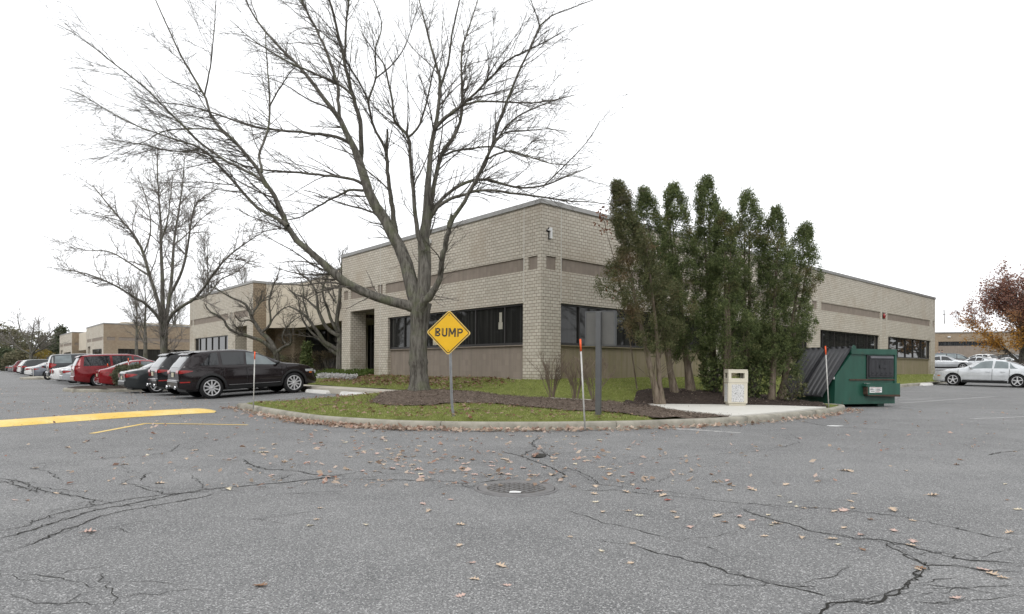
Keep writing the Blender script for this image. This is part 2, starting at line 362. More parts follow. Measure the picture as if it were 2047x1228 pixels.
t = NT('pebble_panel'); sp = t.n('SeparateColor'); t.l(t.vor(95, out='Color'), sp.inputs[0]); t.fin(t.ramp(sp.outputs[0], [(0.0, 0.60), (0.45, 0.52), (0.50, 0.14), (0.62, 0.24), (0.66, 0.55), (1.0, 0.64)], 'CONSTANT'), 0.8); M['pebble'] = t.mat
t = NT('dumpster_green')
gc = t.mix((0.012, 0.062, 0.042), (0.018, 0.088, 0.060), t.ramp(t.noise(1.6, 5, 0.6, t.stretch(3, 3, 0.5)), [(0.35, 0.0), (0.7, 1.0)]))
gc = t.mix(gc, (0.085, 0.055, 0.030), t.ramp(t.noise(3.3, 6, 0.7, t.stretch(2.2, 2.2, 0.7)), [(0.60, 0.0), (0.76, 0.75)]))
gc = t.mix(gc, (0.05, 0.11, 0.08), t.ramp(t.noise(14, 5, 0.75), [(0.62, 0.0), (0.8, 0.4)]))
t.bump(t.noise(3, 3), 0.02, 0.25); M['green'] = t.fin(gc, 0.42, 0, 0.5)
M['lid'] = plain('black_plastic', (0.030, 0.031, 0.036), 0.5, var=0.2, vs=4, bump=0.002)
M['rust'] = plain('rusty_steel', (0.10, 0.062, 0.042), 0.7, 0.3, var=0.25, vs=14)
M['iron'] = plain('cast_iron', (0.20, 0.195, 0.195), 0.5, 0.3, var=0.15, vs=10, bump=0.002, bs=150)
M['iron_dark'] = plain('iron_recess', (0.115, 0.105, 0.092), 0.8, 0.1, var=0.25, vs=18)
# vehicle materials
M['tyre'] = plain('tyre_rubber', (0.020, 0.020, 0.021), 0.75, spec=0.3)
M['rim'] = plain('alloy', (0.62, 0.62, 0.63), 0.3, 0.25, var=0.05)
M['rim_dark'] = plain('wheel_recess', (0.025, 0.025, 0.027), 0.7)
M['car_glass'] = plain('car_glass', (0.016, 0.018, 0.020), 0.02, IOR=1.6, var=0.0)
M['car_glass_rear'] = plain('sky_lit_glass', (0.10, 0.11, 0.115), 0.04, IOR=2.3, var=0.1)  # sky reflection on rear glass put in by lighter colour and raised IOR
M['car_glass_light'] = plain('daylight_toned_glass', (0.19, 0.225, 0.235), 0.02, IOR=1.6, var=0.2, vs=2.5)  # opaque; daylight showing through the cabin is put into the pale colour
M['tail'] = plain('red_lamp', (0.36, 0.014, 0.012), 0.2, coat=0.35, var=0.3, vs=9)
M['lamp'] = plain('clear_lamp', (0.60, 0.62, 0.64), 0.1, coat=1.0, var=0.2, vs=30)
M['amber'] = plain('amber_lamp', (0.75, 0.20, 0.02), 0.15, coat=1.0)
M['trim'] = plain('black_trim', (0.018, 0.018, 0.019), 0.5)
M['chrome'] = plain('chrome_trim', (0.62, 0.62, 0.63), 0.15, 1.0, var=0.02)
M['plate'] = plain('licence_plate', (0.62, 0.58, 0.42), 0.5)
M['gap'] = plain('door_gap', (0.012, 0.012, 0.012), 0.8)
for nm, c, mt in (('deep_brown', (0.018, 0.013, 0.014), 0.3), ('black', (0.012, 0.012, 0.013), 0.2), ('charcoal', (0.040, 0.044, 0.046), 0.4),
                  ('crimson', (0.19, 0.012, 0.016), 0.35), ('cherry', (0.23, 0.014, 0.018), 0.35), ('silver', (0.48, 0.50, 0.52), 0.6), ('white', (0.72, 0.72, 0.71), 0.0),
                  ('steel_grey', (0.17, 0.185, 0.215), 0.5), ('grey', (0.20, 0.205, 0.21), 0.5), ('maroon', (0.10, 0.012, 0.016), 0.3), ('pale_silver', (0.62, 0.64, 0.66), 0.45)):
    M['p_' + nm] = paint(nm + '_car_paint', c, mt)
# ------------------------------------------------------------------ vehicles: x forward from the rear axle, y left, z up
KIND = {
 'suv': dict(xr=-0.98, xf=3.87, wb=2.90, W=0.97, R=0.385, zl=0.30, arch=0.44,
    top=[(-0.98, .98), (-0.94, 1.06), (-0.80, 1.27), (-0.62, 1.49), (-0.48, 1.61), (-0.2, 1.665), (0.3, 1.70), (0.9, 1.705), (1.3, 1.68), (1.7, 1.58), (2.1, 1.41), (2.55, 1.20), (2.68, 1.165), (3.1, 1.12), (3.5, 1.03), (3.72, .92), (3.82, .79), (3.87, .60)],
    belt=[(-1, 1.10), (-.3, 1.12), (1, 1.09), (2.6, 1.07), (4, 1.04)], win=[(-0.36, 0.28, 0.08, 0.30), (0.40, 1.12, 0.40, 1.20), (1.22, 2.30, 1.28, 1.98)], glass=(2.62, 1.62), rear=(-0.90, -0.52), plate=(.80, .95), tail=(.91, 1.03)),
 'sedan': dict(xr=-1.08, xf=3.70, wb=2.75, W=0.90, R=0.325, zl=0.21, arch=0.375,
    top=[(-1.08, .86), (-1.03, .94), (-.7, 1.0), (-.35, 1.05), (-.05, 1.19), (.3, 1.33), (.65, 1.41), (1.05, 1.44), (1.4, 1.415), (1.75, 1.29), (2.15, 1.09), (2.35, .99), (2.6, .95), (3.1, .88), (3.45, .77), (3.62, .66), (3.70, .52)],
    belt=[(-1.1, .93), (.3, .93), (2.3, .90), (3.8, .85)], win=[(-0.02, 0.32, 0.34, 0.34), (0.38, 0.98, 0.42, 0.94), (1.06, 2.02, 1.06, 1.60)], glass=(2.30, 1.50), rear=(-.28, .52), plate=(.62, .76), tail=(.70, .86)),
 'coupe': dict(xr=-0.98, xf=3.50, wb=2.62, W=0.88, R=0.32, zl=0.20, arch=0.37,
    top=[(-0.98, .88), (-.93, .97), (-.6, 1.03), (-.3, 1.13), (.1, 1.27), (.5, 1.37), (.9, 1.40), (1.3, 1.37), (1.7, 1.22), (2.1, 1.02), (2.3, .95), (2.9, .86), (3.3, .74), (3.43, .62), (3.50, .5)],
    belt=[(-1, .92), (.3, .91), (2.3, .88), (3.6, .84)], win=[(0.02, 0.75, 0.40, 0.75), (0.83, 1.92, 0.83, 1.48)], glass=(2.25, 1.42), rear=(-.45, .35), plate=(.62, .76), tail=(.74, .88)),
 'minivan': dict(xr=-1.05, xf=4.02, wb=3.08, W=0.97, R=0.34, zl=0.24, arch=0.40,
    top=[(-1.05, .98), (-1.02, 1.08), (-.90, 1.38), (-.78, 1.60), (-.66, 1.69), (-.3, 1.735), (.5, 1.75), (1.5, 1.73), (1.9, 1.66), (2.3, 1.48), (2.7, 1.24), (2.95, 1.10), (3.2, 1.04), (3.6, .93), (3.85, .80), (3.96, .68), (4.02, .5)],
    belt=[(-1.1, 1.06), (1, 1.05), (2.9, 1.0), (4, .95)], win=[(-0.66, 0.58, -0.58, 0.58), (0.70, 1.62, 0.70, 1.62), (1.72, 2.66, 1.72, 2.20)], glass=(2.90, 1.86), rear=(-.99, -.74), plate=(.78, .92), tail=(.92, 1.14)),
 'crossover': dict(xr=-0.92, xf=3.58, wb=2.66, W=0.91, R=0.345, zl=0.24, arch=0.40,
    top=[(-0.92, .96), (-.88, 1.04), (-.72, 1.30), (-.56, 1.52), (-.42, 1.61), (0, 1.66), (.8, 1.67), (1.2, 1.63), (1.6, 1.48), (2.0, 1.27), (2.3, 1.09), (2.45, 1.04), (2.9, .97), (3.3, .85), (3.5, .72), (3.58, .55)],
    belt=[(-1, 1.03), (1, 1.01), (2.5, .97), (3.6, .93)], win=[(-0.42, 0.22, -0.28, 0.24), (0.30, 1.02, 0.32, 1.02), (1.10, 2.10, 1.10, 1.70)], glass=(2.36, 1.45), rear=(-.84, -.48), plate=(.72, .86), tail=(.86, 1.06)),
 'truck': dict(xr=-1.10, xf=4.05, wb=3.02, W=1.0, R=0.40, zl=0.34, arch=0.46,
    top=[(-1.10, 1.10), (-1.07, 1.22), (-1.0, 1.52), (-.92, 1.78), (-.82, 1.86), (-.2, 1.90), (.8, 1.91), (1.5, 1.88), (1.9, 1.72), (2.3, 1.46), (2.6, 1.27), (2.75, 1.22), (3.4, 1.16), (3.85, 1.05), (4.0, .9), (4.05, .6)],
    belt=[(-1.2, 1.22), (1, 1.2), (2.7, 1.17), (4.1, 1.1)], win=[(-0.78, 0.18, -0.72, 0.18), (0.28, 1.12, 0.28, 1.12), (1.22, 2.34, 1.22, 1.86)], glass=(2.66, 1.78), rear=(-1.04, -.88), plate=(.84, .98), tail=(.95, 1.30)),
}
class CarShape:
    def __init__(s, k):
        s.k = k; s.d = KIND[k]; d = s.d
        s.xr, s.xf, s.W = d['xr'], d['xf'], d['W']
    def zt(s, x): return lin(s.d['top'], x)
    def hw(s, x):
        a = x - s.xr; b = s.xf - x
        k = 1 - 0.20 * max(0, 1 - a / 0.45) ** 2.4 - 0.05 * max(0, 1 - a / 1.3) ** 2
        k *= 1 - 0.26 * max(0, 1 - b / 0.55) ** 2.2 - 0.07 * max(0, 1 - b / 1.4) ** 2
        return s.W * k
    def zsh(s, x): return min(lin(s.d['belt'], x), s.zt(x) - 0.055)
    def zlow(s, x):
        d = s.d; z = d['zl'] + 0.10 * max(0, 1 - (x - s.xr) / 0.5) + 0.02 * max(0, 1 - (s.xf - x) / .5)
        for xw in (0.0, d['wb']):
            q = d['arch'] ** 2 - (x - xw) ** 2
            if q > 0: z = max(z, d['R'] + math.sqrt(q) * 1.0)
        return z
    def side(s, x, z):                                            # half width of the lower body at height z
        zb, zs = s.d['zl'], s.zsh(x); f = min(1, max(0, (z - zb) / (zs - zb)))
        return s.hw(x) * lin([(0, .935), (.12, .975), (.35, 1.0), (.6, 1.0), (.72, .985), (.9, .965), (1, .935)], f)
    def upper(s, x):                                              # section above the shoulder: shoulder -> roof centre
        ys, zs = s.side(x, s.zsh(x)), s.zsh(x); zt = s.zt(x); h = zt - zs; b = ss(.12, .34, h)
        yr = ys - h * 0.36 - 0.05; zr = zt - 0.06 - 0.04 * min(1, h)
        P = []
        for fr in (0, .06, .35, .68, 1.0): P.append((ys - 0.015 * min(1, fr * 9) + (yr - ys) * fr, zs + (zr - zs) * fr))
        P += [(yr - .055, zt - .045), (yr * .72, zt - .014), (yr * .36, zt - .003), (0, zt)]
        Q = []
        for q in (0, .10, .24, .38, .5, .62, .76, .88, 1.0):
            th = q * PI / 2; Q.append((ys * max(0, math.cos(th)) ** 0.55, zs + h * math.sin(th) ** 0.75))
        return [((1 - b) * q[0] + b * p[0], (1 - b) * q[1] + b * p[1]) for p, q in zip(P, Q)]
    def glass_pt(s, x, fr):                                       # on the side glass line
        U = s.upper(x); a, b = U[1], U[4]
        return (a[0] + (b[0] - a[0]) * fr, a[1] + (b[1] - a[1]) * fr)
    def top_pt(s, x, y):                                          # on the roof / screens, by y
        U = s.upper(x); ay = abs(y)
        for (y0, z0), (y1, z1) in zip(U, U[1:]):
            if y1 <= ay <= y0: return z0 + (z1 - z0) * (0 if y0 == y1 else (y0 - ay) / (y0 - y1))
        return U[-1][1]
    def rear_x(s, z):
        T = s.d['top']
        for (a, p), (b, q) in zip(T, T[1:]):
            if p <= z <= q: return a + (b - a) * (z - p) / (q - p)
        return s.xr
    def body(s, mats, parent):
        d = s.d; xs = set(round(s.xr + i * (s.xf - s.xr) / 44, 4) for i in range(45))
        for a, _ in d['top']: xs.add(a)
        for xw in (0.0, d['wb']):
            for k in range(0, 19): xs.add(round(xw - d['arch'] * math.cos(k * PI / 18), 4))
            xs.add(round(xw - d['arch'] - .004, 4)); xs.add(round(xw + d['arch'] + .004, 4))
        for e in (.02, .06, .12): xs.add(s.xr + e); xs.add(s.xf - e)
        xs = sorted(x for x in xs if s.xr - 1e-6 <= x <= s.xf + 1e-6); mb = MB(); rows = []
        for x in xs:
            zl = s.zlow(x); zs = s.zsh(x); zl = min(zl, zs - .03); P = [(0, zl + .02), (s.side(x, zl) * .9, zl + .02), (s.side(x, zl) - .012, zl)]
            for f in (.06, .2, .36, .52, .66, .78, .9): z = zl + (zs - zl) * f; P.append((s.side(x, z), z))
            P += s.upper(x); rows.append([(x, y, z) for y, z in P])
        n = len(rows[0])
        for sg in (1, -1):
            ids = [[mb.av((p[0], sg * p[1], p[2])) for p in r] for r in rows]
            for i in range(len(ids) - 1):
                for j in range(n - 1):
                    q = (ids[i][j], ids[i + 1][j], ids[i + 1][j + 1], ids[i][j + 1]); mb.af(q if sg < 0 else q[::-1], 0, j > 1)
        for r in (rows[0], rows[-1]):
            L = [mb.av((p[0], p[1], p[2])) for p in r]; R = [mb.av((p[0], -p[1], p[2])) for p in r]
            for j in range(n - 1): mb.af((L[j], L[j + 1], R[j + 1], R[j]), 0, False)
        # wheel wells and floor, so nothing shows through
        mb.box(s.xr + .25, s.xf - .3, -s.W * .62, s.W * .62, d['zl'] - .03, d['zl'] + .33, 1)
        for xw in (0.0, d['wb']): mb.box(xw - d['arch'] * .98, xw + d['arch'] * .98, -s.W * .66, s.W * .66, d['zl'] - .02, d['R'] + d['arch'] * .99, 1)
        return mb, rows
    def patch_side(s, mb, x0, x1, z0, z1, sg, m=0, off=.006, sl=0.0, nx=6, nz=4):   # on the lower body; sl slants the ends
        pts = []
        for i in range(nx + 1):
            row = []
            for j in range(nz + 1):
                z = z0 + (z1 - z0) * j / nz; x = x0 + (x1 - x0) * i / nx + sl * (z - z0); zz = max(z, s.zlow(x) + .01)
                row.append((x, sg * (s.side(x, zz) + off), zz))
            pts.append(row)
        mb.grid(pts, m)
    def lamp_side(s, mb, x0, x1, z0, z1, sg, off=.012, nx=7, nz=4, tip=.25, rise=.3):
        pts = []
        for i in range(nx + 1):
            f = i / nx; x = x0 + (x1 - x0) * f; k = 1 - (1 - tip) * f ** 1.6; zm = z0 + (z1 - z0) * (.5 + rise * .5 * f); row = []
            for j in range(nz + 1):
                z = zm + (z1 - z0) * (j / nz - .5) * k; row.append((x, sg * (s.side(x, z) + off), z))
            pts.append(row)
        mb.grid(pts)
    def patch_rear(s, mb, y0, y1, z0, z1, m=0, off=.008, ny=4, nz=3):
        pts = []
        for i in range(ny + 1):
            row = []
            for j in range(nz + 1):
                z = z0 + (z1 - z0) * j / nz; x = s.rear_x(z); y = y0 + (y1 - y0) * i / ny; row.append((x - off, y, z))
            pts.append(row)
        mb.grid(pts, m)
    def patch_top(s, mb, xa, xb, ya, yb, m=0, off=.008, n=7):      # screens: half widths ya at xa, yb at xb
        pts = []
        for i in range(n + 1):
            x = xa + (xb - xa) * i / n; yy = ya + (yb - ya) * i / n
            e = .02; nx_, nz_ = -(s.zt(x + e) - s.zt(x - e)), 2 * e; L = math.hypot(nx_, nz_)
            pts.append([(x + nx_ / L * off, y, s.top_pt(x, y) + nz_ / L * off) for y in [yy * (2 * j / 8 - 1) for j in range(9)]])
        mb.grid(pts, m)
def wheel(parent, x, y, R, sg, spokes=5, detail=True, w=.21):
    mb = MB(); t = mb.lathe([(R * .70, -w / 2 + .012), (R * .90, -w / 2), (R * .98, -w / 2 + .03), (R, -w / 2 + .07), (R, w / 2 - .07), (R * .98, w / 2 - .03), (R * .90, w / 2), (R * .70, w / 2 - .012)], 32, 0, 'y', close=False).build('tyre', M['tyre'])
    e = bpy.data.objects.new('wheel', None); link(e, parent); e.location = (x, sg * (y - w / 2), R); e.empty_display_size = .1
    t.parent = e
    if detail:
        r = MB(); yy = sg * w / 2
        r.lathe([(R * .1, yy * .35), (R * .69, yy * .35)], 24, 1, 'y')
        r.lathe([(R * .64, yy * .40), (R * .64, yy * .90), (R * .715, yy * .93), (R * .715, yy * .7)], 28, 0, 'y', close=False)
        r.lathe([(R * .13, yy * .6), (R * .13, yy * .88), (R * .06, yy * .95)], 12, 0, 'y')
        for k in range(spokes):
            a = 2 * PI * k / spokes + .3; ca, sa = math.cos(a), math.sin(a); q = R * (.07 if spokes > 7 else .10)
            p = [(R * .1, -q * .9), (R * .66, -q * .75), (R * .66, q * .75), (R * .1, q * .9)]
            P = [(u * ca - v * sa, u * sa + v * ca) for u, v in p]
            r.prism([(u, v) for u, v in P], min(yy * .66, yy * .88), max(yy * .66, yy * .88), 0, 'y')
        r.build('rim', [M['rim'], M['rim_dark']], e)
    return e
def make_car(kind, col, label, cat, loc, rz, pitch=0.0, group=None, detail=2, name=None, light_glass=(), spokes=5, lamp_round=False, cladding=None, see='rear'):
    c = CarShape(kind); d = c.d; P = M['p_' + col]
    root = thing(name or {'suv': 'parked_suv', 'sedan': 'parked_sedan', 'coupe': 'parked_coupe', 'minivan': 'parked_minivan', 'crossover': 'parked_crossover', 'truck': 'parked_suv'}[kind], label, cat, loc, rz, group)
    root.rotation_euler = (0, -pitch, rz)
    body, rows = c.body(None, root)
    zl, W = d['zl'], d['W']; low = {'suv': .52, 'truck': .55, 'crossover': .45}.get(kind, .36)
    # bumper and sill lines belong to the body
    for sg in (1, -1):
        c.patch_side(body, d['arch'] + .03, d['wb'] - d['arch'] - .03, zl + .005, zl + .11, sg, 1, .007, nx=8, nz=2)
    if detail > 1:
        dz0, dz1 = zl + .14, None
        for sg in (1, -1):
            w = d['win']; xd = [d['arch'] * .55 + .12, (w[-1][0] + w[-2][1]) / 2 + .02, d['wb'] - d['arch'] * .62]
            if kind == 'coupe': xd = xd[1:]
            for x in xd[:]:
                c.patch_side(body, x - .009, x + .009, zl + .13, c.zsh(x) - .012, sg, 2, .003, nx=1, nz=8)
            c.patch_side(body, xd[0], xd[-1], zl + .125, zl + .14, sg, 2, .003, nx=10, nz=1)
    body.build('body', [P, M['trim'], M['gap']], root)
    # glass
    sides = (-1, 1)
    for wi, (xa, xb, xa2, xb2) in enumerate(d['win']):
        for sg in sides:
            mb = MB(); pts = []
            for i in range(7):
                row = []
                for j in range(6):
                    fr = .05 + .92 * j / 5; a = xa + (xa2 - xa) * (j / 5) ** (1.3 if wi else .7); b = xb + (xb2 - xb) * (j / 5) ** 1.05; x = a + (b - a) * i / 6
                    y, z = c.glass_pt(x, fr); row.append((x, sg * (y + .007), z + .002))
                pts.append(row)
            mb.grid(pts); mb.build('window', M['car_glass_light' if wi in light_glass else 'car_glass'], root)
    ga, gb = d['glass']; ya = c.upper(ga)[2][0]; yb = c.upper(gb)[4][0]
    mb = MB(); c.patch_top(mb, ga, gb, min(ya, W * .78) * .97, yb * .97); mb.build('windscreen', M['car_glass'], root)
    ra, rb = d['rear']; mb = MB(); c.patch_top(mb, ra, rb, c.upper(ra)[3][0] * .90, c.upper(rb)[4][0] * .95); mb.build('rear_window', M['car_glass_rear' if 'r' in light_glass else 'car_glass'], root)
    # lamps
    t0, t1 = d['tail']
    for sg in sides:
        mb = MB()
        if lamp_round:
            yq = sg * W * .66; q = .14
            mb.lathe([(q, .0), (q, -.03), (q * .6, -.05)], 18, 0, 'x', (c.xr - .01, yq, (t0 + t1) / 2))
        else:
            rx = c.rear_x((t0 + t1) / 2); ye = c.side(c.xr + .03, t0)
            c.lamp_side(mb, c.xr + .012, c.xr + (.40 if kind != 'minivan' else .16), t0, t1, sg, .012, tip=.2 if kind != 'minivan' else .8)
            a, b = sorted((sg * ye * .55, sg * ye * .99)); c.patch_rear(mb, a, b, t0, t1, 0, .012)
        mb.build('tail_light', M['tail'], root)
        mb = MB(); zf = c.zt(c.xf - .16) - .02
        c.patch_side(mb, c.xf - .50, c.xf - .10, zf - .12, zf - .03, sg, 0, .010, sl=-.25, nx=6, nz=3)
        ids = MB(); a = sg * c.hw(c.xf) * .45; b = sg * c.hw(c.xf) * .98
        mb.box(c.xf - .06, c.xf + .012, min(a, b), max(a, b), zf - .20, zf - .09, 0)
        mb.build('headlight', M['lamp'], root)
        if detail > 1:
            mb = MB(); c.patch_side(mb, c.xf - .36, c.xf - .22, zf - .18, zf - .13, sg, 0, .012, nx=3, nz=1); mb.build('side_marker', M['amber'], root)
            for x in ((d['win'][-2][0] + .12) if kind != 'coupe' else d['win'][-1][0] + .05, d['win'][-1][0] + .06):
                mb = MB(); z = c.zsh(x) - .14; y = c.side(x, z)
                mb.tube([(x, sg * (y + .004), z), (x + .03, sg * (y + .035), z + .005), (x + .17, sg * (y + .035), z + .005), (x + .2, sg * (y + .004), z)], .013, 6); mb.build('door_handle', P, root)
            x = ga - .34; z = c.zsh(x) + .05; y = c.side(x, c.zsh(x))
            mb = MB(); mb.T = Matrix.Translation((x, sg * (y + .10), z + .05)) @ Matrix.Diagonal((.075, .105, .07, 1))
            bm = bmesh.new(); bmesh.ops.create_icosphere(bm, subdivisions=2, radius=1.0); mb.take(bm, 0, True); mb.T = None
            mb.tube([(x, sg * (y - .03), z - .01), (x, sg * (y + .06), z + .03)], .02, 6); mb.build('side_mirror', P if kind != 'suv' else M['trim'], root)
    # rear: plate, bumper strip, spoiler
    p0, p1 = d['plate']; mb = MB(); c.patch_rear(mb, -.155, .155, p0, p1, 0, .014); mb.build('licence_plate', M['plate'], root)
    mb = MB(); yb_ = c.hw(c.xr) * .97; zb = zl + .13
    mb.bbox(c.xr - .045, c.xr + .10, -yb_, yb_, zb, zb + .23, .03); mb.build('rear_bumper', M['trim'] if cladding == 'all' else P, root)
    mb = MB(); yb_ = c.hw(c.xf) * .96
    mb.bbox(c.xf - .10, c.xf + .05, -yb_, yb_, zl + .08, zl + .24, .03); mb.build('front_bumper', P, root)
    mb = MB(); mb.box(c.xf - .05, c.xf + .008, -yb_ * .5, yb_ * .5, zl + .27, c.zt(c.xf) - .03); mb.build('grille', M['trim'], root)
    if kind in ('suv', 'crossover', 'truck', 'minivan') and detail > 1:
        x = rb - .02; y = c.upper(rb)[4][0] * .96; z = c.zt(rb)
        mb = MB(); pts = [[(x + .30, yy, c.top_pt(x + .30, yy) + .008), (x + .05, yy, z + .05), (x - .10, yy, z - .012), (x - .10, yy, z - .035), (x + .02, yy, z - .05)] for yy in [y * (2 * k / 8 - 1) for k in range(9)]]
        mb.grid(pts); mb.build('spoiler', P, root)
    if kind == 'suv' and detail > 1:
        for sg in (1, -1):
            mb = MB(); mb.lathe([(.05, 0), (.062, -.09), (.045, -.09), (.045, -.02)], 14, 0, 'x', (c.xr - .02, sg * .55, zl + .15)); mb.build('exhaust_pipe', M['chrome'], root)
            mb = MB(); c.patch_side(mb, d['arch'] + .12, d['wb'] - d['arch'] - .08, zl + .15, zl + .165, sg, 0, .010, nx=8, nz=1); mb.build('sill_trim', M['chrome'], root)
            for xw in (0, d['wb']):
                mb = MB(); pts = []
                for k in range(21):
                    a = PI * k / 20; row = []
                    for rr in (d['arch'] - .01, d['arch'] + .07):
                        x_, z_ = xw - rr * math.cos(a), d['R'] + rr * math.sin(a); z_ = max(z_, zl); row.append((x_, sg * (c.side(x_, z_) + .010), z_))
                    pts.append(row)
                mb.grid(pts); mb.build('wheel_arch', M['trim'], root)
            mb = MB(); c.patch_side(mb, c.xr + .02, c.xr + .30, zl + .30, zl + .34, sg, 0, .012, nx=5, nz=1); mb.build('reflector', M['tail'], root)
        mb = MB(); mb.bbox(c.xr - .055, c.xr + .02, -yb_ * .9, yb_ * .9, zl + .36, zl + .40, .012); mb.build('bumper_trim', M['chrome'], root)
    if kind == 'minivan':
        for sg in (1, -1):
            mb = MB(); c.patch_side(mb, .55, 1.7, .99, 1.0, sg, 0, .006, nx=6, nz=1); mb.build('slide_rail', M['gap'], root)
    for xw in (0.0, d['wb']):
        for sg in (1, -1): wheel(root, xw, W - .01, d['R'], sg, spokes, detail > 0, .24 if kind == 'suv' else .21)
    return root
def park(kind, col, label, cat, s_near, w_rear, **kw):                 # nose towards the building, nearest flank at s_near
    d = KIND[kind]; sc = s_near + d['W']; x, y = ws(sc, w_rear - d['xr']); x2, y2 = ws(sc, w_rear - d['xr'] + d['wb'])
    z = g(x, y); return make_car(kind, col, label, cat, (x, y, z), BANG, math.atan2(g(x2, y2) - z, d['wb']), **kw)
def park_px(kind, col, label, cat, px, Y, heading, **kw):              # centre of the car on this pixel column at depth Y
    X = ray(px, 720)[0] * Y; d = KIND[kind]; a = heading
    mid = (d['xf'] + d['xr']) / 2; x, y = X - mid * math.cos(a), Y - mid * math.sin(a)
    return make_car(kind, col, label, cat, (x, y, g(x, y)), a, 0.0, **kw)
# ------------------------------------------------------------------ trees and plants
def resample(P, R, K):
    P = np.asarray(P, float); R = np.asarray(R, float); d = np.r_[0, np.cumsum(np.linalg.norm(np.diff(P, axis=0), axis=1))]
    t = np.linspace(0, d[-1], K); return np.stack([np.interp(t, d, P[:, i]) for i in range(3)], 1), np.interp(t, d, R)
def smooth_path(P, R, K):                                              # Catmull-Rom through the traced points
    P = np.asarray(P, float); n = len(P); out = []; rr = []
    for i in range(n - 1):
        p0, p1, p2, p3 = P[max(i - 1, 0)], P[i], P[i + 1], P[min(i + 2, n - 1)]
        for t in np.linspace(0, 1, 6, endpoint=False):
            out.append(0.5 * (2 * p1 + (p2 - p0) * t + (2 * p0 - 5 * p1 + 4 * p2 - p3) * t * t + (3 * p1 - p0 - 3 * p2 + p3) * t ** 3)); rr.append(R[i] + (R[i + 1] - R[i]) * t)
    out.append(P[-1]); rr.append(R[-1]); return resample(out, rr, K)
def tubes(P, R, n):                                                    # P (m,K,3), R (m,K) -> verts, quads
    m, K, _ = P.shape
    T = np.gradient(P, axis=1); T /= np.linalg.norm(T, axis=2, keepdims=True) + 1e-9
    ref = np.zeros((m, 1, 3)); t0 = T.mean(axis=1, keepdims=True); ref[..., 0] = 1.0
    par = np.abs(t0[..., 0]) > 0.85; ref[par] = (0, 1, 0)
    A = np.cross(T, np.broadcast_to(ref, T.shape)); A /= np.linalg.norm(A, axis=2, keepdims=True) + 1e-9
    B = np.cross(T, A); k = np.arange(n) * 2 * PI / n
    V = P[:, :, None, :] + R[:, :, None, None] * (A[:, :, None, :] * np.cos(k)[None, None, :, None] + B[:, :, None, :] * np.sin(k)[None, None, :, None])
    idx = np.arange(m * K * n).reshape(m, K, n); a = idx[:, :-1, :]; b = idx[:, 1:, :]
    q = np.stack([a, np.roll(a, -1, axis=2), np.roll(b, -1, axis=2), b], -1).reshape(-1, 4)
    return V.reshape(-1, 3), q
def spawn(P, R, n, t0, t1, lmin, lmax, ang, up, K, wob, rng, rmin=.004, taper=.25, rfac=.55, out=None, outw=0.0):
    m, k, _ = P.shape; seg = np.linalg.norm(np.diff(P, axis=1), axis=2).sum(1); pi = rng.choice(m, n, p=seg / seg.sum()); t = t0 + (t1 - t0) * rng.random(n)
    f = t * (k - 1); i = np.minimum(f.astype(int), k - 2); u = (f - i)[:, None]
    S0 = P[pi, i] * (1 - u) + P[pi, i + 1] * u; r0 = R[pi, i] * (1 - u[:, 0]) + R[pi, i + 1] * u[:, 0]
    D = P[pi, i + 1] - P[pi, i]; D /= np.linalg.norm(D, axis=1, keepdims=True) + 1e-9
    Q = rng.normal(size=(n, 3)); Q[:, 2] *= .6; Q -= D * (Q * D).sum(1, keepdims=True); Q /= np.linalg.norm(Q, axis=1, keepdims=True) + 1e-9
    a = np.radians(ang * (0.65 + 0.7 * rng.random(n)))[:, None]; d = D * np.cos(a) + Q * np.sin(a)
    if out is not None:
        o = S0 - np.asarray(out); o[:, 2] *= .35; o /= np.linalg.norm(o, axis=1, keepdims=True) + 1e-9; d = d + o * outw
    d[:, 2] += up; d /= np.linalg.norm(d, axis=1, keepdims=True) + 1e-9
    L = (lmin + (lmax - lmin) * rng.random(n) ** 1.6) * (1 - .45 * t)
    L = np.minimum(L, seg[pi] * .9); r = np.clip(np.minimum(r0 * rfac, L * .011 + rmin), rmin, None); pts = [S0]; step = (L / (K - 1))[:, None]
    for _ in range(K - 1):
        d = d + rng.normal(size=(n, 3)) * wob; d[:, 2] += up * .12; d /= np.linalg.norm(d, axis=1, keepdims=True); pts.append(pts[-1] + d * step)
    P2 = np.stack(pts, 1); R2 = r[:, None] * np.linspace(1, taper, K)[None, :]
    return P2, np.maximum(R2, rmin * .75)
def join_tubes(name, groups, mat, parent, off):
    V = []; Q = []; b = 0
    for P, R, n in groups:
        v, q = tubes(P, R, n); V.append(v - np.asarray(off)); Q.append(q + b); b += len(v)
    return np_mesh(name, np.concatenate(V), np.concatenate(Q), mat, parent, True)
def rhombs(C, size, rng, up=0.0, aspect=.45, fan=1, spread=.5):         # leaf-sized faces at centres C
    n = len(C); C = np.repeat(C, fan, axis=0); m = n * fan
    D = rng.normal(size=(n, 3)); D[:, 2] = D[:, 2] * .7 + up; D /= np.linalg.norm(D, axis=1, keepdims=True); D = np.repeat(D, fan, axis=0) + rng.normal(size=(m, 3)) * (spread if fan > 1 else 0)
    D /= np.linalg.norm(D, axis=1, keepdims=True); N = rng.normal(size=(m, 3)); B = np.cross(D, N); B /= np.linalg.norm(B, axis=1, keepdims=True) + 1e-9; N = np.cross(B, D)
    s = (size * (.6 + .8 * rng.random(m)))[:, None]; w = s * aspect
    a = C; c = C + D * s; mid = C + D * s * .55 + N * s * .12
    V = np.stack([a, mid + B * w * .5, c, mid - B * w * .5], 1).reshape(-1, 3); return V, np.arange(m * 4).reshape(m, 4)
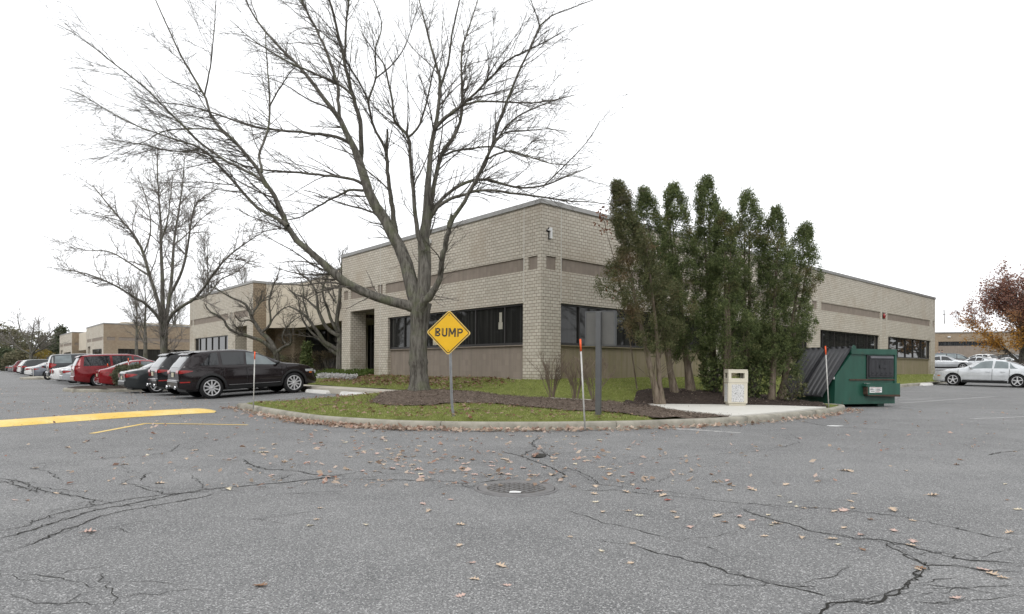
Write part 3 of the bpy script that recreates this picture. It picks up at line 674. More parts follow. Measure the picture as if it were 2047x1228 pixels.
def bare_tree(name, label, cat, base, height, trunk_r, spread, seed, n=(10, 90, 500, 1500), fork=.28, group=None, mat='bark', twig='twig', rmin=.006, leaves=None, lean=(0, 0), limb_up=.45, ang=42, blade=.10):
    rng = np.random.default_rng(seed); base = np.array(base, float); root = thing(name, label, cat, tuple(base), 0, group)
    K = 10; h = np.linspace(0, 1, K); tp = np.stack([base[0] + lean[0] * h * height + np.cumsum(rng.normal(size=K)) * .03 * trunk_r * 4, base[1] + lean[1] * h * height + np.cumsum(rng.normal(size=K)) * .03 * trunk_r * 4, base[2] - .1 + h * height * .93], 1)
    tr = trunk_r * np.interp(h, [0, .05, .3, .6, 1], [1.35, 1.02, .8, .42, .06]); P0, R0 = tp[None], tr[None]
    P1, R1 = spawn(P0, R0, n[0], fork, .9, spread * .75, spread * 1.25, ang, limb_up, 10, .10, rng, rmin * 1.5, .15, .62)
    o = base + (0, 0, height * .4); P2, R2 = spawn(P1, R1, n[1], .18, 1, spread * .25, spread * .62, 46, .12, 7, .13, rng, rmin, .3, .6, o, .5)
    P3, R3 = spawn(P2, R2, n[2], .12, 1, spread * .09, spread * .28, 46, .10, 5, .15, rng, rmin, .5, .7, o, .3)
    G = [(P3, R3, 3)]
    if n[3]: P4, R4 = spawn(P3, R3, n[3], .1, 1, spread * .04, spread * .13, 46, .10, 4, .15, rng, rmin, .7, .8); G.append((P4, R4, 3))
    join_tubes('trunk', [(P0, R0, 10), (P1, R1, 6), (P2, R2, 4)], M[mat], root, base); join_tubes('crown', G, M[twig], root, base)
    if leaves:
        m, cnt, size = leaves[:3]; src = np.concatenate([g_[0][:, 1:].reshape(-1, 3) for g_ in G]); C = src[rng.choice(len(src), cnt)] + rng.normal(size=(cnt, 3)) * blade
        if len(leaves) > 3: C = C[C[:, 2] > base[2] + leaves[3] + .5 * np.sin(C[:, 0] * 2.1)]
        V, Q = rhombs(C - base, size, rng, -.2, .7); np_mesh('foliage', V, Q, M[m], root)
    return root
def clump_crown(rng, base, z0, z1, prof, n, per, cr, off=(0, 0), lump=.22):   # leaf centres gathered in clumps over a crown's volume
    t = rng.random(n) ** .9; a = rng.random(n) * 2 * PI; ph = rng.random(4) * 6
    rr = np.array([lin(prof, x) for x in t]) * (1 - lump + lump * 2 * (.5 + .5 * np.sin(a * 2 + t * 9 + ph[0])) * (.5 + .5 * np.sin(t * 17 + ph[1] + a))) * np.sqrt(.28 + .72 * rng.random(n))
    C = np.stack([base[0] + off[0] * t + rr * np.cos(a), base[1] + off[1] * t + rr * np.sin(a), z0 + (z1 - z0) * t], 1)
    sz = cr * (.6 + .8 * rng.random(n)); C = np.repeat(C, per, axis=0); sz = np.repeat(sz, per)[:, None]
    D = rng.normal(size=C.shape); D /= np.linalg.norm(D, axis=1, keepdims=True); return C + D * sz * (rng.random((len(C), 1)) ** .45) * np.array([1, 1, 1.25])
def evergreen(name, label, base, top, prof, z0, seed, mat, n=150, per=46, cr=.27, size=.13, trunks=((0, 0, .09),), group=None, cat='tree', fan=2, up=.6, bark='cedar_bark', lean=(0, 0), aspect=.42, lump=.22):
    rng = np.random.default_rng(seed); root = thing(name, label, cat, base, 0, group); b = np.array(base)
    for ox, oy, r in trunks:
        k = 8; h = np.linspace(0, 1, k); hh = (top - base[2]) * .86
        p = np.stack([ox * (.25 + 1.1 * h) + lean[0] * h + np.cumsum(rng.normal(size=k)) * .025, oy * (.25 + 1.1 * h) + lean[1] * h + np.cumsum(rng.normal(size=k)) * .025, -.08 + h * hh], 1)
        rr = r * np.interp(h, [0, .06, .3, 1], [1.5, 1.05, .8, .12]); grp = [(p[None], rr[None], 9)]
        bp, br = spawn(p[None], rr[None], 26, .15, .9, .3, .8, 55, .3, 5, .12, rng, .008, .4, .4); grp.append((bp, br, 4)); join_tubes('trunk', grp, M[bark], root, (0, 0, 0))
    C = clump_crown(rng, (0, 0, 0), z0 - base[2], top - base[2], prof, n, per, cr, lean, lump); V, Q = rhombs(C, size, rng, up, aspect, fan); np_mesh('crown', V, Q, M[mat], root)
    return root
def shrub(name, label, base, r, h, seed, mat='hedge', n=2600, size=.06, cat='shrub', group=None, box=False, stems=True):
    rng = np.random.default_rng(seed); root = thing(name, label, cat, base, 0, group); q = rng.normal(size=(n, 3)); q /= np.linalg.norm(q, axis=1, keepdims=True)
    if box: q = np.sign(q) * np.abs(q) ** .35; q /= np.abs(q).max(axis=1, keepdims=True) ** .8
    q *= (.72 + .28 * rng.random((n, 1))) * (1 + .12 * np.sin(q[:, :1] * 7 + q[:, 1:2] * 5)); C = q * np.array([r[0], r[1], h * .5]) + (0, 0, h * .52)
    V, Q = rhombs(C, size, rng, .4, .35, 2); np_mesh('foliage', V, Q, M[mat], root)
    if stems:
        P = []; R = []
        for _ in range(26):
            a = rng.random() * 6.28; e = np.array([r[0] * .6 * math.cos(a), r[1] * .6 * math.sin(a), h * .8]); P.append(np.linspace((0, 0, -.05), e, 5) + rng.normal(size=(5, 3)) * .02); R.append(np.linspace(.018, .006, 5))
        join_tubes('stem', [(np.array(P), np.array(R), 4)], M['twig'], root, (0, 0, 0))
    return root
# ------------------------------------------------------------------ the ground
def hd(x, y):                                                            # lawn height from the distance to the building
    s, w = sw(x, y); dl = max(0.0, -w); dr = max(0.0, -s)
    d = math.hypot(dl, dr); right = dr / (d + 1e-6)
    za = lin([(0, .79), (2.2, .36), (3.4, .33), (5, .27), (7, .19), (9, .185)], d)
    zb = lin([(0, .79), (2.3, .42), (4.6, .22), (5.2, .13), (9, .13)], d)
    f = ss(.55, .95, right) * ss(1.5, 4.5, x)
    z = za * (1 - f) + zb * f
    if x > 9: z = z * (1 - ss(9, 12, x)) + ss(9, 12, x) * (g(x, y) + .13 + (.79 - .13 - min(.6, g(x, y))) * max(0, 1 - d / 3.0))
    return z
FRONT = [at(*p) for p in ((483, 819), (549, 832), (604, 842), (648, 848), (714, 853), (780, 857), (857, 859), (950, 860.3), (1035, 860.3), (1110, 860), (1179, 859), (1275, 857.5), (1370, 854), (1444, 851), (1549, 842), (1629, 832.5), (1681, 824.6), (1687, 819))]
def spline(P, k=6):
    out = []; n = len(P)
    for i in range(n - 1):
        p0, p1, p2, p3 = [np.array(P[j]) for j in (max(i - 1, 0), i, i + 1, min(i + 2, n - 1))]
        for t in np.linspace(0, 1, k, endpoint=False): out.append(tuple(0.5 * (2 * p1 + (p2 - p0) * t + (2 * p0 - 5 * p1 + 4 * p2 - p3) * t * t + (3 * p1 - p0 - 3 * p2 + p3) * t ** 3)))
    out.append(tuple(P[-1])); return out
RIGHT = [(8.95, 18.35), (8.55, 19.2), (8.5, 20.8), ws(-3.3, 9.5), ws(-3.3, 14), ws(-3.3, 20), ws(-3.3, 26), ws(-3.3, 32), ws(-3.3, 38), ws(-3.3, 41.2)]
LEFT = [ws(3.4, -3.35), ws(3.42, -5.0), ws(3.45, -6.6), ws(3.5, -7.9), (-7.45, 16.95)]
KERB = spline(LEFT[:-1], 4) + spline([LEFT[-1]] + FRONT + RIGHT[:3], 5)[0:] + spline(RIGHT[3:], 2)
INNER_BACK = [ws(1.0, 41.2), ws(1.0, 20), ws(1.0, .5), ws(14, .5), ws(14, 4.5), ws(26, 4.5), ws(26, .5), ws(41, .5), ws(41, -2.25), ws(22, -2.25), ws(3.05, -2.25), ws(3.05, -3.35)]
ISLAND = KERB + INNER_BACK
PAD = [on(px, py, lambda x, y: .165) for px, py in ((1235, 804.5), (1272, 807.5), (1391, 808.5), (1452, 809), (1560, 811), (1665, 814.5), (1640, 823), (1576, 830), (1499, 835), (1431, 827.5), (1349, 818.6), (1272, 810), (1235, 806))]
TREE = (at_y(838, 780, 17.5).x, 17.5)
BED = None
def lumps(x, y, a=.03, f=2.2): return a * (math.sin(x * f + y * 1.3) * math.sin(y * f * .9 - x * .7) + .5 * math.sin(x * f * 2.7 + 1) * math.sin(y * f * 2.3))
def hI(x, y):
    z = hd(x, y) + lumps(x, y, .015, 1.3)
    r = math.hypot(x - TREE[0], y - TREE[1]); z += .20 * max(0, 1 - r / 2.4) ** 1.2
    z += .20 * math.exp(-(((x - 5.6) / 2.6) ** 2 + ((y - 18.4) / 0.95) ** 2))
    if x > 2.5 and y > 12:
        q, d = nearest(PAD, x, y); dd = -d if inside(PAD, x, y) else d
        z = min(z, .11 + .45 * max(0, dd)) if dd < 1.2 else z
    return z
BED1 = [on(px, py, hd) for px, py in ((738, 806), (770, 811), (818, 812.5), (860, 812), (907, 807), (974, 807), (1052, 814), (1131, 821), (1183, 824), (1240, 828), (1290, 834), (1335, 842), (1385, 845), (1450, 840), (1505, 834), (1431, 827), (1349, 818.6), (1272, 810), (1235, 806), (1180, 803.5), (1130, 800), (1063, 795), (987, 790), (909, 786), (860, 783), (838, 780), (812, 782), (790, 787), (762, 796))]
BED2 = [on(px, py, lambda x, y: hd(x, y) + .08) for px, py in ((1240, 804), (1272, 808), (1391, 809), (1452, 810), (1560, 812), (1668, 816))] + [(9.0, 18.3), (8.6, 19.2), (8.45, 20.6), (7.2, 20.3), (5.8, 19.6), (4.4, 18.9), (3.6, 18.2)]
def dense(poly, st=.25):
    out = []
    for (ax, ay), (bx, by) in zip(poly, poly[1:] + poly[:1]):
        n = max(1, int(math.hypot(bx - ax, by - ay) / st)); out += [(ax + (bx - ax) * k / n, ay + (by - ay) * k / n) for k in range(n)]
    return out
def within_kerb(poly, m=.165):
    out = []
    for x, y in dense(poly):
        (qx, qy), d = nearest(ISLAND, x, y); ok = inside(ISLAND, x, y)
        if not ok or d < m:
            (qx, qy), d = nearest(ISLAND, x, y); dx, dy = (x - qx, y - qy) if ok else (qx - x, qy - y); L = math.hypot(dx, dy)
            if L > 1e-6: x, y = qx + dx / L * m, qy + dy / L * m
        out.append((x, y))
    return out
PAD = within_kerb(PAD); BED1 = within_kerb(BED1); BED2 = within_kerb(BED2)
def sheet(name, poly, hf, step, mat, lift=0.0, kind='structure'):
    xs = [p[0] for p in poly]; ys = [p[1] for p in poly]; x0, x1, y0, y1 = min(xs), max(xs), min(ys), max(ys); nx = int((x1 - x0) / step) + 2; ny = int((y1 - y0) / step) + 2
    ins = {}
    for i in range(nx + 1):
        for j in range(ny + 1): ins[i, j] = inside(poly, x0 + (i - .5) * step, y0 + (j - .5) * step)
    mb = MB(); vid = {}
    def V(i, j):
        if (i, j) not in vid:
            x, y = x0 + (i - .5) * step, y0 + (j - .5) * step
            if not ins[i, j]: (x, y), _ = nearest(poly, x, y)
            vid[i, j] = mb.av((x, y, hf(x, y) + lift))
        return vid[i, j]
    for i in range(nx):
        for j in range(ny):
            c = [(i, j), (i + 1, j), (i + 1, j + 1), (i, j + 1)]
            if any(ins[k] for k in c): mb.af([V(*k) for k in c], 0, True)
    o = mb.build(name, mat, None, False); return tag(o, kind=kind)
# asphalt: one sheet to the horizon
def breaks(a, b, f0, f1, st, big):
    L = [f0]; 
    while L[-1] < f1 - 1e-6: L.append(min(f1, L[-1] + st))
    k = big; x = f1
    while x < b: x += k; k *= 1.5; L.append(min(x, b))
    k = big; x = f0; A = []
    while x > a: x -= k; k *= 1.5; A.append(max(x, a))
    return A[::-1] + L
gx = breaks(-420, 420, -40, 50, 1.0, 2.0); gy = breaks(-80, 900, -4, 90, 1.0, 3.0)
V = [(x, y, g(x, y)) for y in gy for x in gx]; nx = len(gx)
Q = [(j * nx + i, j * nx + i + 1, (j + 1) * nx + i + 1, (j + 1) * nx + i) for j in range(len(gy) - 1) for i in range(nx - 1)]
tag(np_mesh('parking_lot', V, Q, M['asphalt'], None, True), kind='structure')
KP = np.array(KERB); KT = np.gradient(KP, axis=0); KT /= np.linalg.norm(KT, axis=1, keepdims=True) + 1e-9
LAWNP = [(p[0] - t_[1] * .05, p[1] + t_[0] * .05) for p, t_ in zip(KP, KT)] + INNER_BACK
KD_ = np.array(KERB); kd_ = np.r_[0, np.cumsum(np.linalg.norm(np.diff(KD_, axis=0), axis=1))]; kt_ = np.linspace(0, kd_[-1], int(kd_[-1] / .05)); KDN = np.stack([np.interp(kt_, kd_, KD_[:, 0]), np.interp(kt_, kd_, KD_[:, 1])], 1)
def near_kerb(x, y): return math.sqrt((((KDN - (x, y)) ** 2).sum(1)).min())
def hlawn(x, y):
    z = hI(x, y); d = near_kerb(x, y)
    return z if d > .45 else min(z, g(x, y) + .10 + max(0, d - .13) * .5)
LAWN = sheet('lawn', LAWNP, hlawn, .22, M['lawn'])
def chopped(f): return lambda x, y: f(x, y) + .012 + .015 * math.sin(x * 9 + 1) * math.sin(y * 8) + .01 * math.sin(x * 19) * math.sin(y * 23 + x)
MUL1 = sheet('mulch_bed', BED1, chopped(lambda x, y: hI(x, y) + .012), .09, M['mulch'])
MUL2 = sheet('mulch_mound', BED2, chopped(lambda x, y: hI(x, y) + .012), .10, M['mulch_dark'])
def slab(name, poly, zf, th, mat):
    mb = MB(); n = len(poly); bm = bmesh.new(); vs = [bm.verts.new((x, y, zf(x, y))) for x, y in poly]; f = bm.faces.new(vs)
    r = bmesh.ops.extrude_face_region(bm, geom=[f]); 
    for v in r['geom']:
        if isinstance(v, bmesh.types.BMVert): v.co.z -= th
    mb.take(bm); return tag(mb.build(name, mat), kind='structure')
slab('concrete_pad', PAD, lambda x, y: .17, .12, M['pad'])
# kerb: rounded section swept round the island
def kerb(name, path, h, w, mat, zf, joint=3.05, closed=False, lift=.0):
    P = np.array(path); d = np.r_[0, np.cumsum(np.linalg.norm(np.diff(P, axis=0), axis=1))]; t = np.linspace(0, d[-1], int(d[-1] / .3) + 2); P = np.stack([np.interp(t, d, P[:, 0]), np.interp(t, d, P[:, 1])], 1)
    T = np.gradient(P, axis=0); T /= np.linalg.norm(T, axis=1, keepdims=True); N = np.stack([-T[:, 1], T[:, 0]], 1)
    sec = [(0, -.1), (.012, h * .5), (.022, h - .03), (.045, h - .008), (.07, h), (w - .02, h), (w, h - .01), (w, -.1)]; mb = MB()
    rows = [[(p[0] + n_[0] * a, p[1] + n_[1] * a, zf(p[0], p[1]) + b) for a, b in sec] for p, n_ in zip(P, N)]; nj = max(1, int(round(d[-1] / joint)))
    per = max(2, int(math.ceil(len(rows) / nj)))
    for k in range(0, len(rows) - 1, per):
        seg = rows[k:k + per + 1]
        if len(seg) < 2: continue
        seg = [list(r) for r in seg]
        a = np.array(seg[0]); b = np.array(seg[1]); seg[0] = list(map(tuple, a + (b - a) * (.011 / .3))); ids0 = len(mb.v); mb.grid(seg, 0, True)
        mb.af(list(range(ids0, ids0 + len(sec)))); mb.af(list(range(len(mb.v) - len(sec), len(mb.v))))
    return tag(mb.build(name, mat), kind='structure')
kerb('kerb', KERB, .15, .17, M['kerb'], g)
SWALK = [ws(3.05, -2.25), ws(3.05, -3.3), ws(8, -3.3), ws(14, -3.3), ws(20, -3.3), ws(30, -3.3), ws(41, -3.3), ws(41, -2.25), ws(20, -2.25)]
mb = MB(); pts = []
for k in range(26):
    s_ = 3.05 + k * 1.52
    a = ws(s_, -3.34); b = ws(s_, -2.2); c = ws(s_ + 1.505, -2.2); d = ws(s_ + 1.505, -3.34)
    za = .345; mb.prism([a, b, c, d][::-1], .02, za)
tag(mb.build('sidewalk', M['walk']), kind='structure')
p1 = on(1180, 803, hd); p2 = on(1236, 805, hd); p3 = on(1100, 798.5, hd)
slab('garden_path', [(p3[0], p3[1]), (p1[0], p1[1]), PAD[0], (PAD[0][0] + .02, PAD[0][1] + .16), (p1[0], p1[1] + .10), (p3[0], p3[1] + .05)], lambda x, y: hI(x, y) + .035, .08, M['walk'])
# small planted kerbed islands in the parking row
def islet(poly, mat, nm='planting_strip'):
    kerb('kerb', spline(poly + [poly[0]], 5), .14, .15, M['kerb'], g)
    sheet(nm, poly, lambda x, y: g(x, y) + .13 + .08 * max(0, min(1, nearest(poly, x, y)[1] / .6)) + lumps(x, y, .015, 4), .16, M[mat])
IS1 = [ws(18.0, -9.9), ws(17.5, -8.9), ws(17.6, -6), ws(17.8, -3.6), ws(20.9, -3.6), ws(20.8, -6.5), ws(20.6, -8.7), ws(19.6, -10.1)]
islet(IS1, 'mulch_dark', 'mulch_strip')
IS2 = [ws(46.6, -9.9), ws(46.2, -8.8), ws(46.6, -4), ws(50.0, -4), ws(50.2, -8.5), ws(49.4, -9.8)]
islet(IS2, 'kerb', 'planting_strip')
# markings, laid 4 mm above the asphalt
def strip(name, pts, w, mat, lift=.004, step=.4):
    P = np.array(pts, float); d = np.r_[0, np.cumsum(np.linalg.norm(np.diff(P, axis=0), axis=1))]; t = np.unique(np.r_[np.linspace(0, d[-1], int(d[-1] / step) + 2), d]); P = np.stack([np.interp(t, d, P[:, 0]), np.interp(t, d, P[:, 1])], 1)
    T = np.gradient(P, axis=0); T /= np.linalg.norm(T, axis=1, keepdims=True) + 1e-9; N = np.stack([-T[:, 1], T[:, 0]], 1); w = np.broadcast_to(np.asarray(w, float), (len(P),)) if np.ndim(w) == 0 else np.interp(t, d, w)
    mb = MB(); mb.grid([[(p[0] + n[0] * w_ / 2, p[1] + n[1] * w_ / 2, g(*(p + n * w_ / 2)) + lift), (p[0] - n[0] * w_ / 2, p[1] - n[1] * w_ / 2, g(*(p - n * w_ / 2)) + lift)] for p, n, w_ in zip(P, N, w)]); return mb.build(name, mat)
def mark(pts, w, mat, name='road_marking', lift=.004): return tag(strip(name, pts, w, M[mat], lift), kind='structure')
yl = [at(183, 867.5), at(290, 847.3)]; mark(yl, .10, 'yellow_paint'); mark([at(288, 847.2), at(400, 848.6), at(495, 850.4)], .09, 'yellow_paint', lift=.006)
for s_ in (6.6, 9.5, 12.35, 15.2, 23.0, 25.8, 28.6): mark([ws(s_, -8.2), ws(s_, -3.9)], .10, 'white_paint')
mark([at(1350, 857.5), at(1480, 866)], [.30, .16], 'white_paint')
for a, b in (((1795, 783.5), (1866, 782.5)), ((1795, 800), (1868, 797.5)), ((1800, 806), (1990, 793)), ((1940, 838), (2060, 833))):
    A, B = on(*a, g), on(*b, g); mark([A, B], .12, 'white_paint')
# yellow speed bump
A = at(-120, 856.5); B = at(200, 835.5); C = at(425, 822.5); P = spline([A, at(0, 849.5), B, at(330, 827.5), C], 8); mb = MB(); rows = []
for i, p in enumerate(P):
    q0, q1 = np.array(P[max(0, i - 1)]), np.array(P[min(len(P) - 1, i + 1)]); T = (q1 - q0) / np.linalg.norm(q1 - q0); N = np.array([-T[1], T[0]]); e = min(1, (len(P) - 1 - i) / 3.0) ** .5
    rows.append([(p[0] + N[0] * .52 * k, p[1] + N[1] * .52 * k, g(p[0], p[1]) + .003 + .085 * e * max(0, 1 - k * k) ** .8) for k in np.linspace(-1, 1, 11) * max(.02, min(1, e * 1.25))])
mb.grid(rows); sb = mb.build('speed_bump', M['yellow_paint']); tag(sb, 'long yellow painted speed bump across the drive on the left', 'speed bump')
# cracks
def crack(pts, w=.016, jit=.03, seed=0, z=0.003):
    r = random.Random(seed + int(pts[0][0] * 7 + pts[-1][1] * 13)); P = [np.array(at(*p)) for p in pts]; out = [P[0]]
    for a, b in zip(P, P[1:]):
        n = max(2, int(np.linalg.norm(b - a) / .045)); 
        for k in range(1, n + 1): out.append(a + (b - a) * k / n + np.array([r.gauss(0, jit), r.gauss(0, jit)]) * (.55 if k < n else .2))
    ww = [w * (.35 + 1.1 * r.random()) * (.25 + min(1, min(i, len(out) - 1 - i) / 4)) for i in range(len(out))]
    return out, ww
CR = [([(0, 1105), (60, 1090), (110, 1068), (160, 1050), (200, 1032), (270, 1018), (330, 1007), (400, 995), (445, 985)], .026), ([(0, 1076), (60, 1062), (120, 1042), (190, 1020), (260, 1008), (330, 993), (410, 979), (500, 971), (560, 966), (640, 957), (700, 948)], .024),
      ([(0, 1062), (50, 1053), (100, 1030), (165, 1016), (250, 1000), (330, 988), (420, 982)], .018), ([(0, 957), (40, 963), (80, 980), (140, 990), (190, 1000), (170, 1013)], .03), ([(0, 962), (25, 968), (80, 985)], .02), ([(190, 1000), (260, 1012), (300, 1005)], .014),
      ([(40, 930), (100, 928), (180, 921), (300, 911), (340, 905), (360, 890), (450, 880)], .012), ([(330, 904), (400, 897), (455, 889)], .010), ([(85, 940), (105, 948), (125, 962)], .014), ([(250, 965), (300, 980), (340, 990)], .016), ([(485, 919), (500, 930), (530, 939), (585, 941)], .022),
      ([(585, 941), (630, 949), (660, 951), (700, 947)], .022), ([(550, 965), (580, 950), (600, 947)], .012), ([(640, 957), (700, 958)], .02), ([(215, 1060), (250, 1050), (275, 1042)], .010), ([(470, 1041), (520, 1037), (590, 1028), (700, 1012)], .007), ([(205, 1140), (205, 1155), (210, 1172), (235, 1195), (220, 1215)], .008), ([(380, 950), (415, 980)], .012),
      ([(280, 962), (290, 950), (300, 945)], .02), ([(530, 990), (620, 985), (700, 982)], .008),
      ([(700, 947), (760, 947), (800, 946), (705, 959)], .010), ([(705, 959), (780, 960), (860, 961), (905, 964), (945, 968)], .018), ([(915, 966), (930, 972), (950, 980)], .016), ([(945, 966), (990, 961), (1030, 956)], .014),
      ([(1080, 872), (1062, 885), (1075, 896), (1095, 908), (1110, 917)], .03), ([(1002, 902), (1040, 910), (1070, 922), (1100, 933), (1130, 950), (1112, 965)], .022), ([(1040, 912), (1060, 900), (1075, 897)], .02), ([(1110, 905), (1150, 903), (1195, 898)], .014), ([(1120, 931), (1160, 943), (1178, 953), (1200, 968)], .016),
      ([(1095, 888), (1108, 892), (1085, 892)], .014), ([(1115, 980), (1180, 981), (1240, 981), (1290, 988), (1370, 995), (1460, 1005), (1560, 1012), (1650, 1017), (1720, 1024), (1800, 1034), (1880, 1050), (1960, 1068), (2047, 1087)], .016), ([(1160, 950), (1200, 970), (1280, 977), (1347, 985), (1440, 1000)], .013),
      ([(1270, 924), (1320, 917), (1400, 910), (1500, 903), (1570, 893), (1600, 885), (1560, 875), (1520, 868)], .012), ([(1125, 1020), (1165, 1030), (1200, 1045), (1260, 1056), (1310, 1070), (1365, 1086)], .013), ([(1190, 1080), (1250, 1088), (1300, 1102), (1347, 1113), (1390, 1125), (1420, 1132), (1455, 1148), (1510, 1158), (1560, 1172), (1600, 1180), (1660, 1195), (1690, 1201)], .016),
      ([(1478, 1015), (1500, 1026), (1560, 1044), (1620, 1062), (1700, 1075), (1760, 1080), (1850, 1100), (1930, 1120), (2047, 1128)], .018), ([(1750, 1078), (1775, 1092), (1810, 1108), (1850, 1131), (1900, 1131), (1960, 1140), (2047, 1145)], .02), ([(1855, 1133), (1830, 1155), (1800, 1180), (1760, 1203), (1700, 1202), (1660, 1205), (1640, 1228), (1615, 1250)], .032),
      ([(1800, 1183), (1850, 1188), (1900, 1180), (1970, 1172), (2047, 1170)], .010), ([(1790, 1200), (1860, 1207), (1960, 1200), (2047, 1192)], .007), ([(1600, 842), (1650, 852), (1720, 857), (1820, 863), (1900, 862)], .022), ([(1520, 868), (1440, 862)], .010), ([(1580, 868), (1600, 880)], .010), ([(1975, 912), (2000, 906), (2040, 903)], .02), ([(1310, 968), (1340, 950)], .010), ([(1540, 1165), (1590, 1168), (1640, 1180)], .010), ([(1920, 1118), (1990, 1128), (2047, 1135)], .012)]
rc = random.Random(77)
for k in range(120):                                                        # fine side cracks running off the traced ones
    pts, w = CR[rc.randrange(50)]
    i = rc.randrange(len(pts) - 1); f = rc.random(); px = pts[i][0] + (pts[i + 1][0] - pts[i][0]) * f; py = pts[i][1] + (pts[i + 1][1] - pts[i][1]) * f
    sg = rc.choice((-1, 1)); L = rc.uniform(25, 110) * (py - 780) / 200; a = rc.uniform(-.5, .5); q = [(px, py)]
    for j in range(4): px += sg * L / 4 * math.cos(a); py += L / 4 * math.sin(a) * .45; a += rc.uniform(-.5, .5); q.append((px, py))
    if min(p[1] for p in q) > 866: CR.append((q, rc.uniform(.006, .012)))
mb = MB()
for i, (pts, w) in enumerate(CR):
    for rep in range(2 if w > .017 else 1):
        out, ww = crack(pts, w * (.30 if w > .025 else .45) * (1 if rep == 0 else .6), .024 if rep == 0 else .04, i + rep * 50)
        n = len(out)
        for k in range(n - 1):
            a, b = out[k], out[k + 1]; T = b - a; T = T / (np.linalg.norm(T) + 1e-9); N = np.array([-T[1], T[0]])
            mb.quad(*[(p[0], p[1], g(p[0], p[1]) + .003 + rep * .0012) for p in (a + N * ww[k] / 2, b + N * ww[k + 1] / 2, b - N * ww[k + 1] / 2, a - N * ww[k] / 2)])
pot = [(1035, 915), (1060, 906), (1085, 902), (1110, 904), (1118, 911), (1100, 918), (1075, 920), (1050, 919)]
mb.af([mb.av((*at(1077 + (p[0] - 1077) * .38, 911 + (p[1] - 911) * .45), .0035)) for p in pot])
tag(mb.build('asphalt_cracks', M['crack'], None, False), kind='structure')
# manhole
cx, cy = at(1032, 977.3); root = thing('manhole_cover', 'round cast iron manhole cover with raised bars set in the asphalt', 'manhole cover', (cx, cy, g(cx, cy)))
mb = MB(); mb.lathe([(.395, .001), (.393, .010), (.375, .011), (.368, .004)], 56, 0, close=False); mb.build('frame', M['iron'], root)
mb = MB(); mb.lathe([(.362, .002), (.360, .011), (.285, .011), (.280, .006), (.0005, .006)], 56, 0, close=False, sm=False)
for i in range(-6, 7):
    for j in range(-6, 7):
        x, y = i * .046 + (j % 2) * .01, j * .044
        if math.hypot(x, y) > .262: continue
        a = PI / 4 if (i + j) % 2 else -PI / 4; ca, sa = math.cos(a), math.sin(a); L, wd = .030, .008
        mb.prism([(x + u * ca - v * sa, y + u * sa + v * ca) for u, v in ((-L, -wd), (L, -wd), (L, wd), (-L, wd))], .006, .0125, 0)
mb.build('lid', M['iron'], root)
mb = MB(); mb.lathe([(.279, .0066), (.0005, .0066)], 40, 0, close=False); mb.build('lid_recess', M['iron_dark'], root)
mb = MB(); mb.lathe([(.372, .0025), (.360, .0025)], 56, 0, close=False); mb.build('seating_gap', M['gap'], root)
# ------------------------------------------------------------------ buildings; local x along the right side, y along the left side
ZB, ZT = 0.75, 6.38
def wall_face(mb, org, du, nrm, L, z0, z1, rects, base_depth=0.0):
    # rects: (a, b, c, d, depth, draw) in wall coordinates; depth goes inwards; draw=False leaves the back open for a part
    us = sorted({0.0, L, *[r[0] for r in rects], *[r[1] for r in rects]}); zs = sorted({z0, z1, *[r[2] for r in rects], *[r[3] for r in rects]})
    def P(u, z, d): return (org[0] + du[0] * u - nrm[0] * d, org[1] + du[1] * u - nrm[1] * d, z)
    def cell(i, j):
        if i < 0 or j < 0 or i >= len(us) - 1 or j >= len(zs) - 1: return None
        u, z = (us[i] + us[i + 1]) / 2, (zs[j] + zs[j + 1]) / 2
        for r in rects:
            if r[0] < u < r[1] and r[2] < z < r[3]: return r
        return (0, 0, 0, 0, 0.0, True)
    for i in range(len(us) - 1):
        for j in range(len(zs) - 1):
            c = cell(i, j); d = c[4]
            if c[5]: mb.quad(P(us[i], zs[j], d), P(us[i + 1], zs[j], d), P(us[i + 1], zs[j + 1], d), P(us[i], zs[j + 1], d))
            e = cell(i + 1, j)
            if e and e[4] != d: mb.quad(P(us[i + 1], zs[j], d), P(us[i + 1], zs[j], e[4]), P(us[i + 1], zs[j + 1], e[4]), P(us[i + 1], zs[j + 1], d))
            e = cell(i, j + 1)
            if e and e[4] != d: mb.quad(P(us[i], zs[j + 1], d), P(us[i + 1], zs[j + 1], d), P(us[i + 1], zs[j + 1], e[4]), P(us[i], zs[j + 1], e[4]))
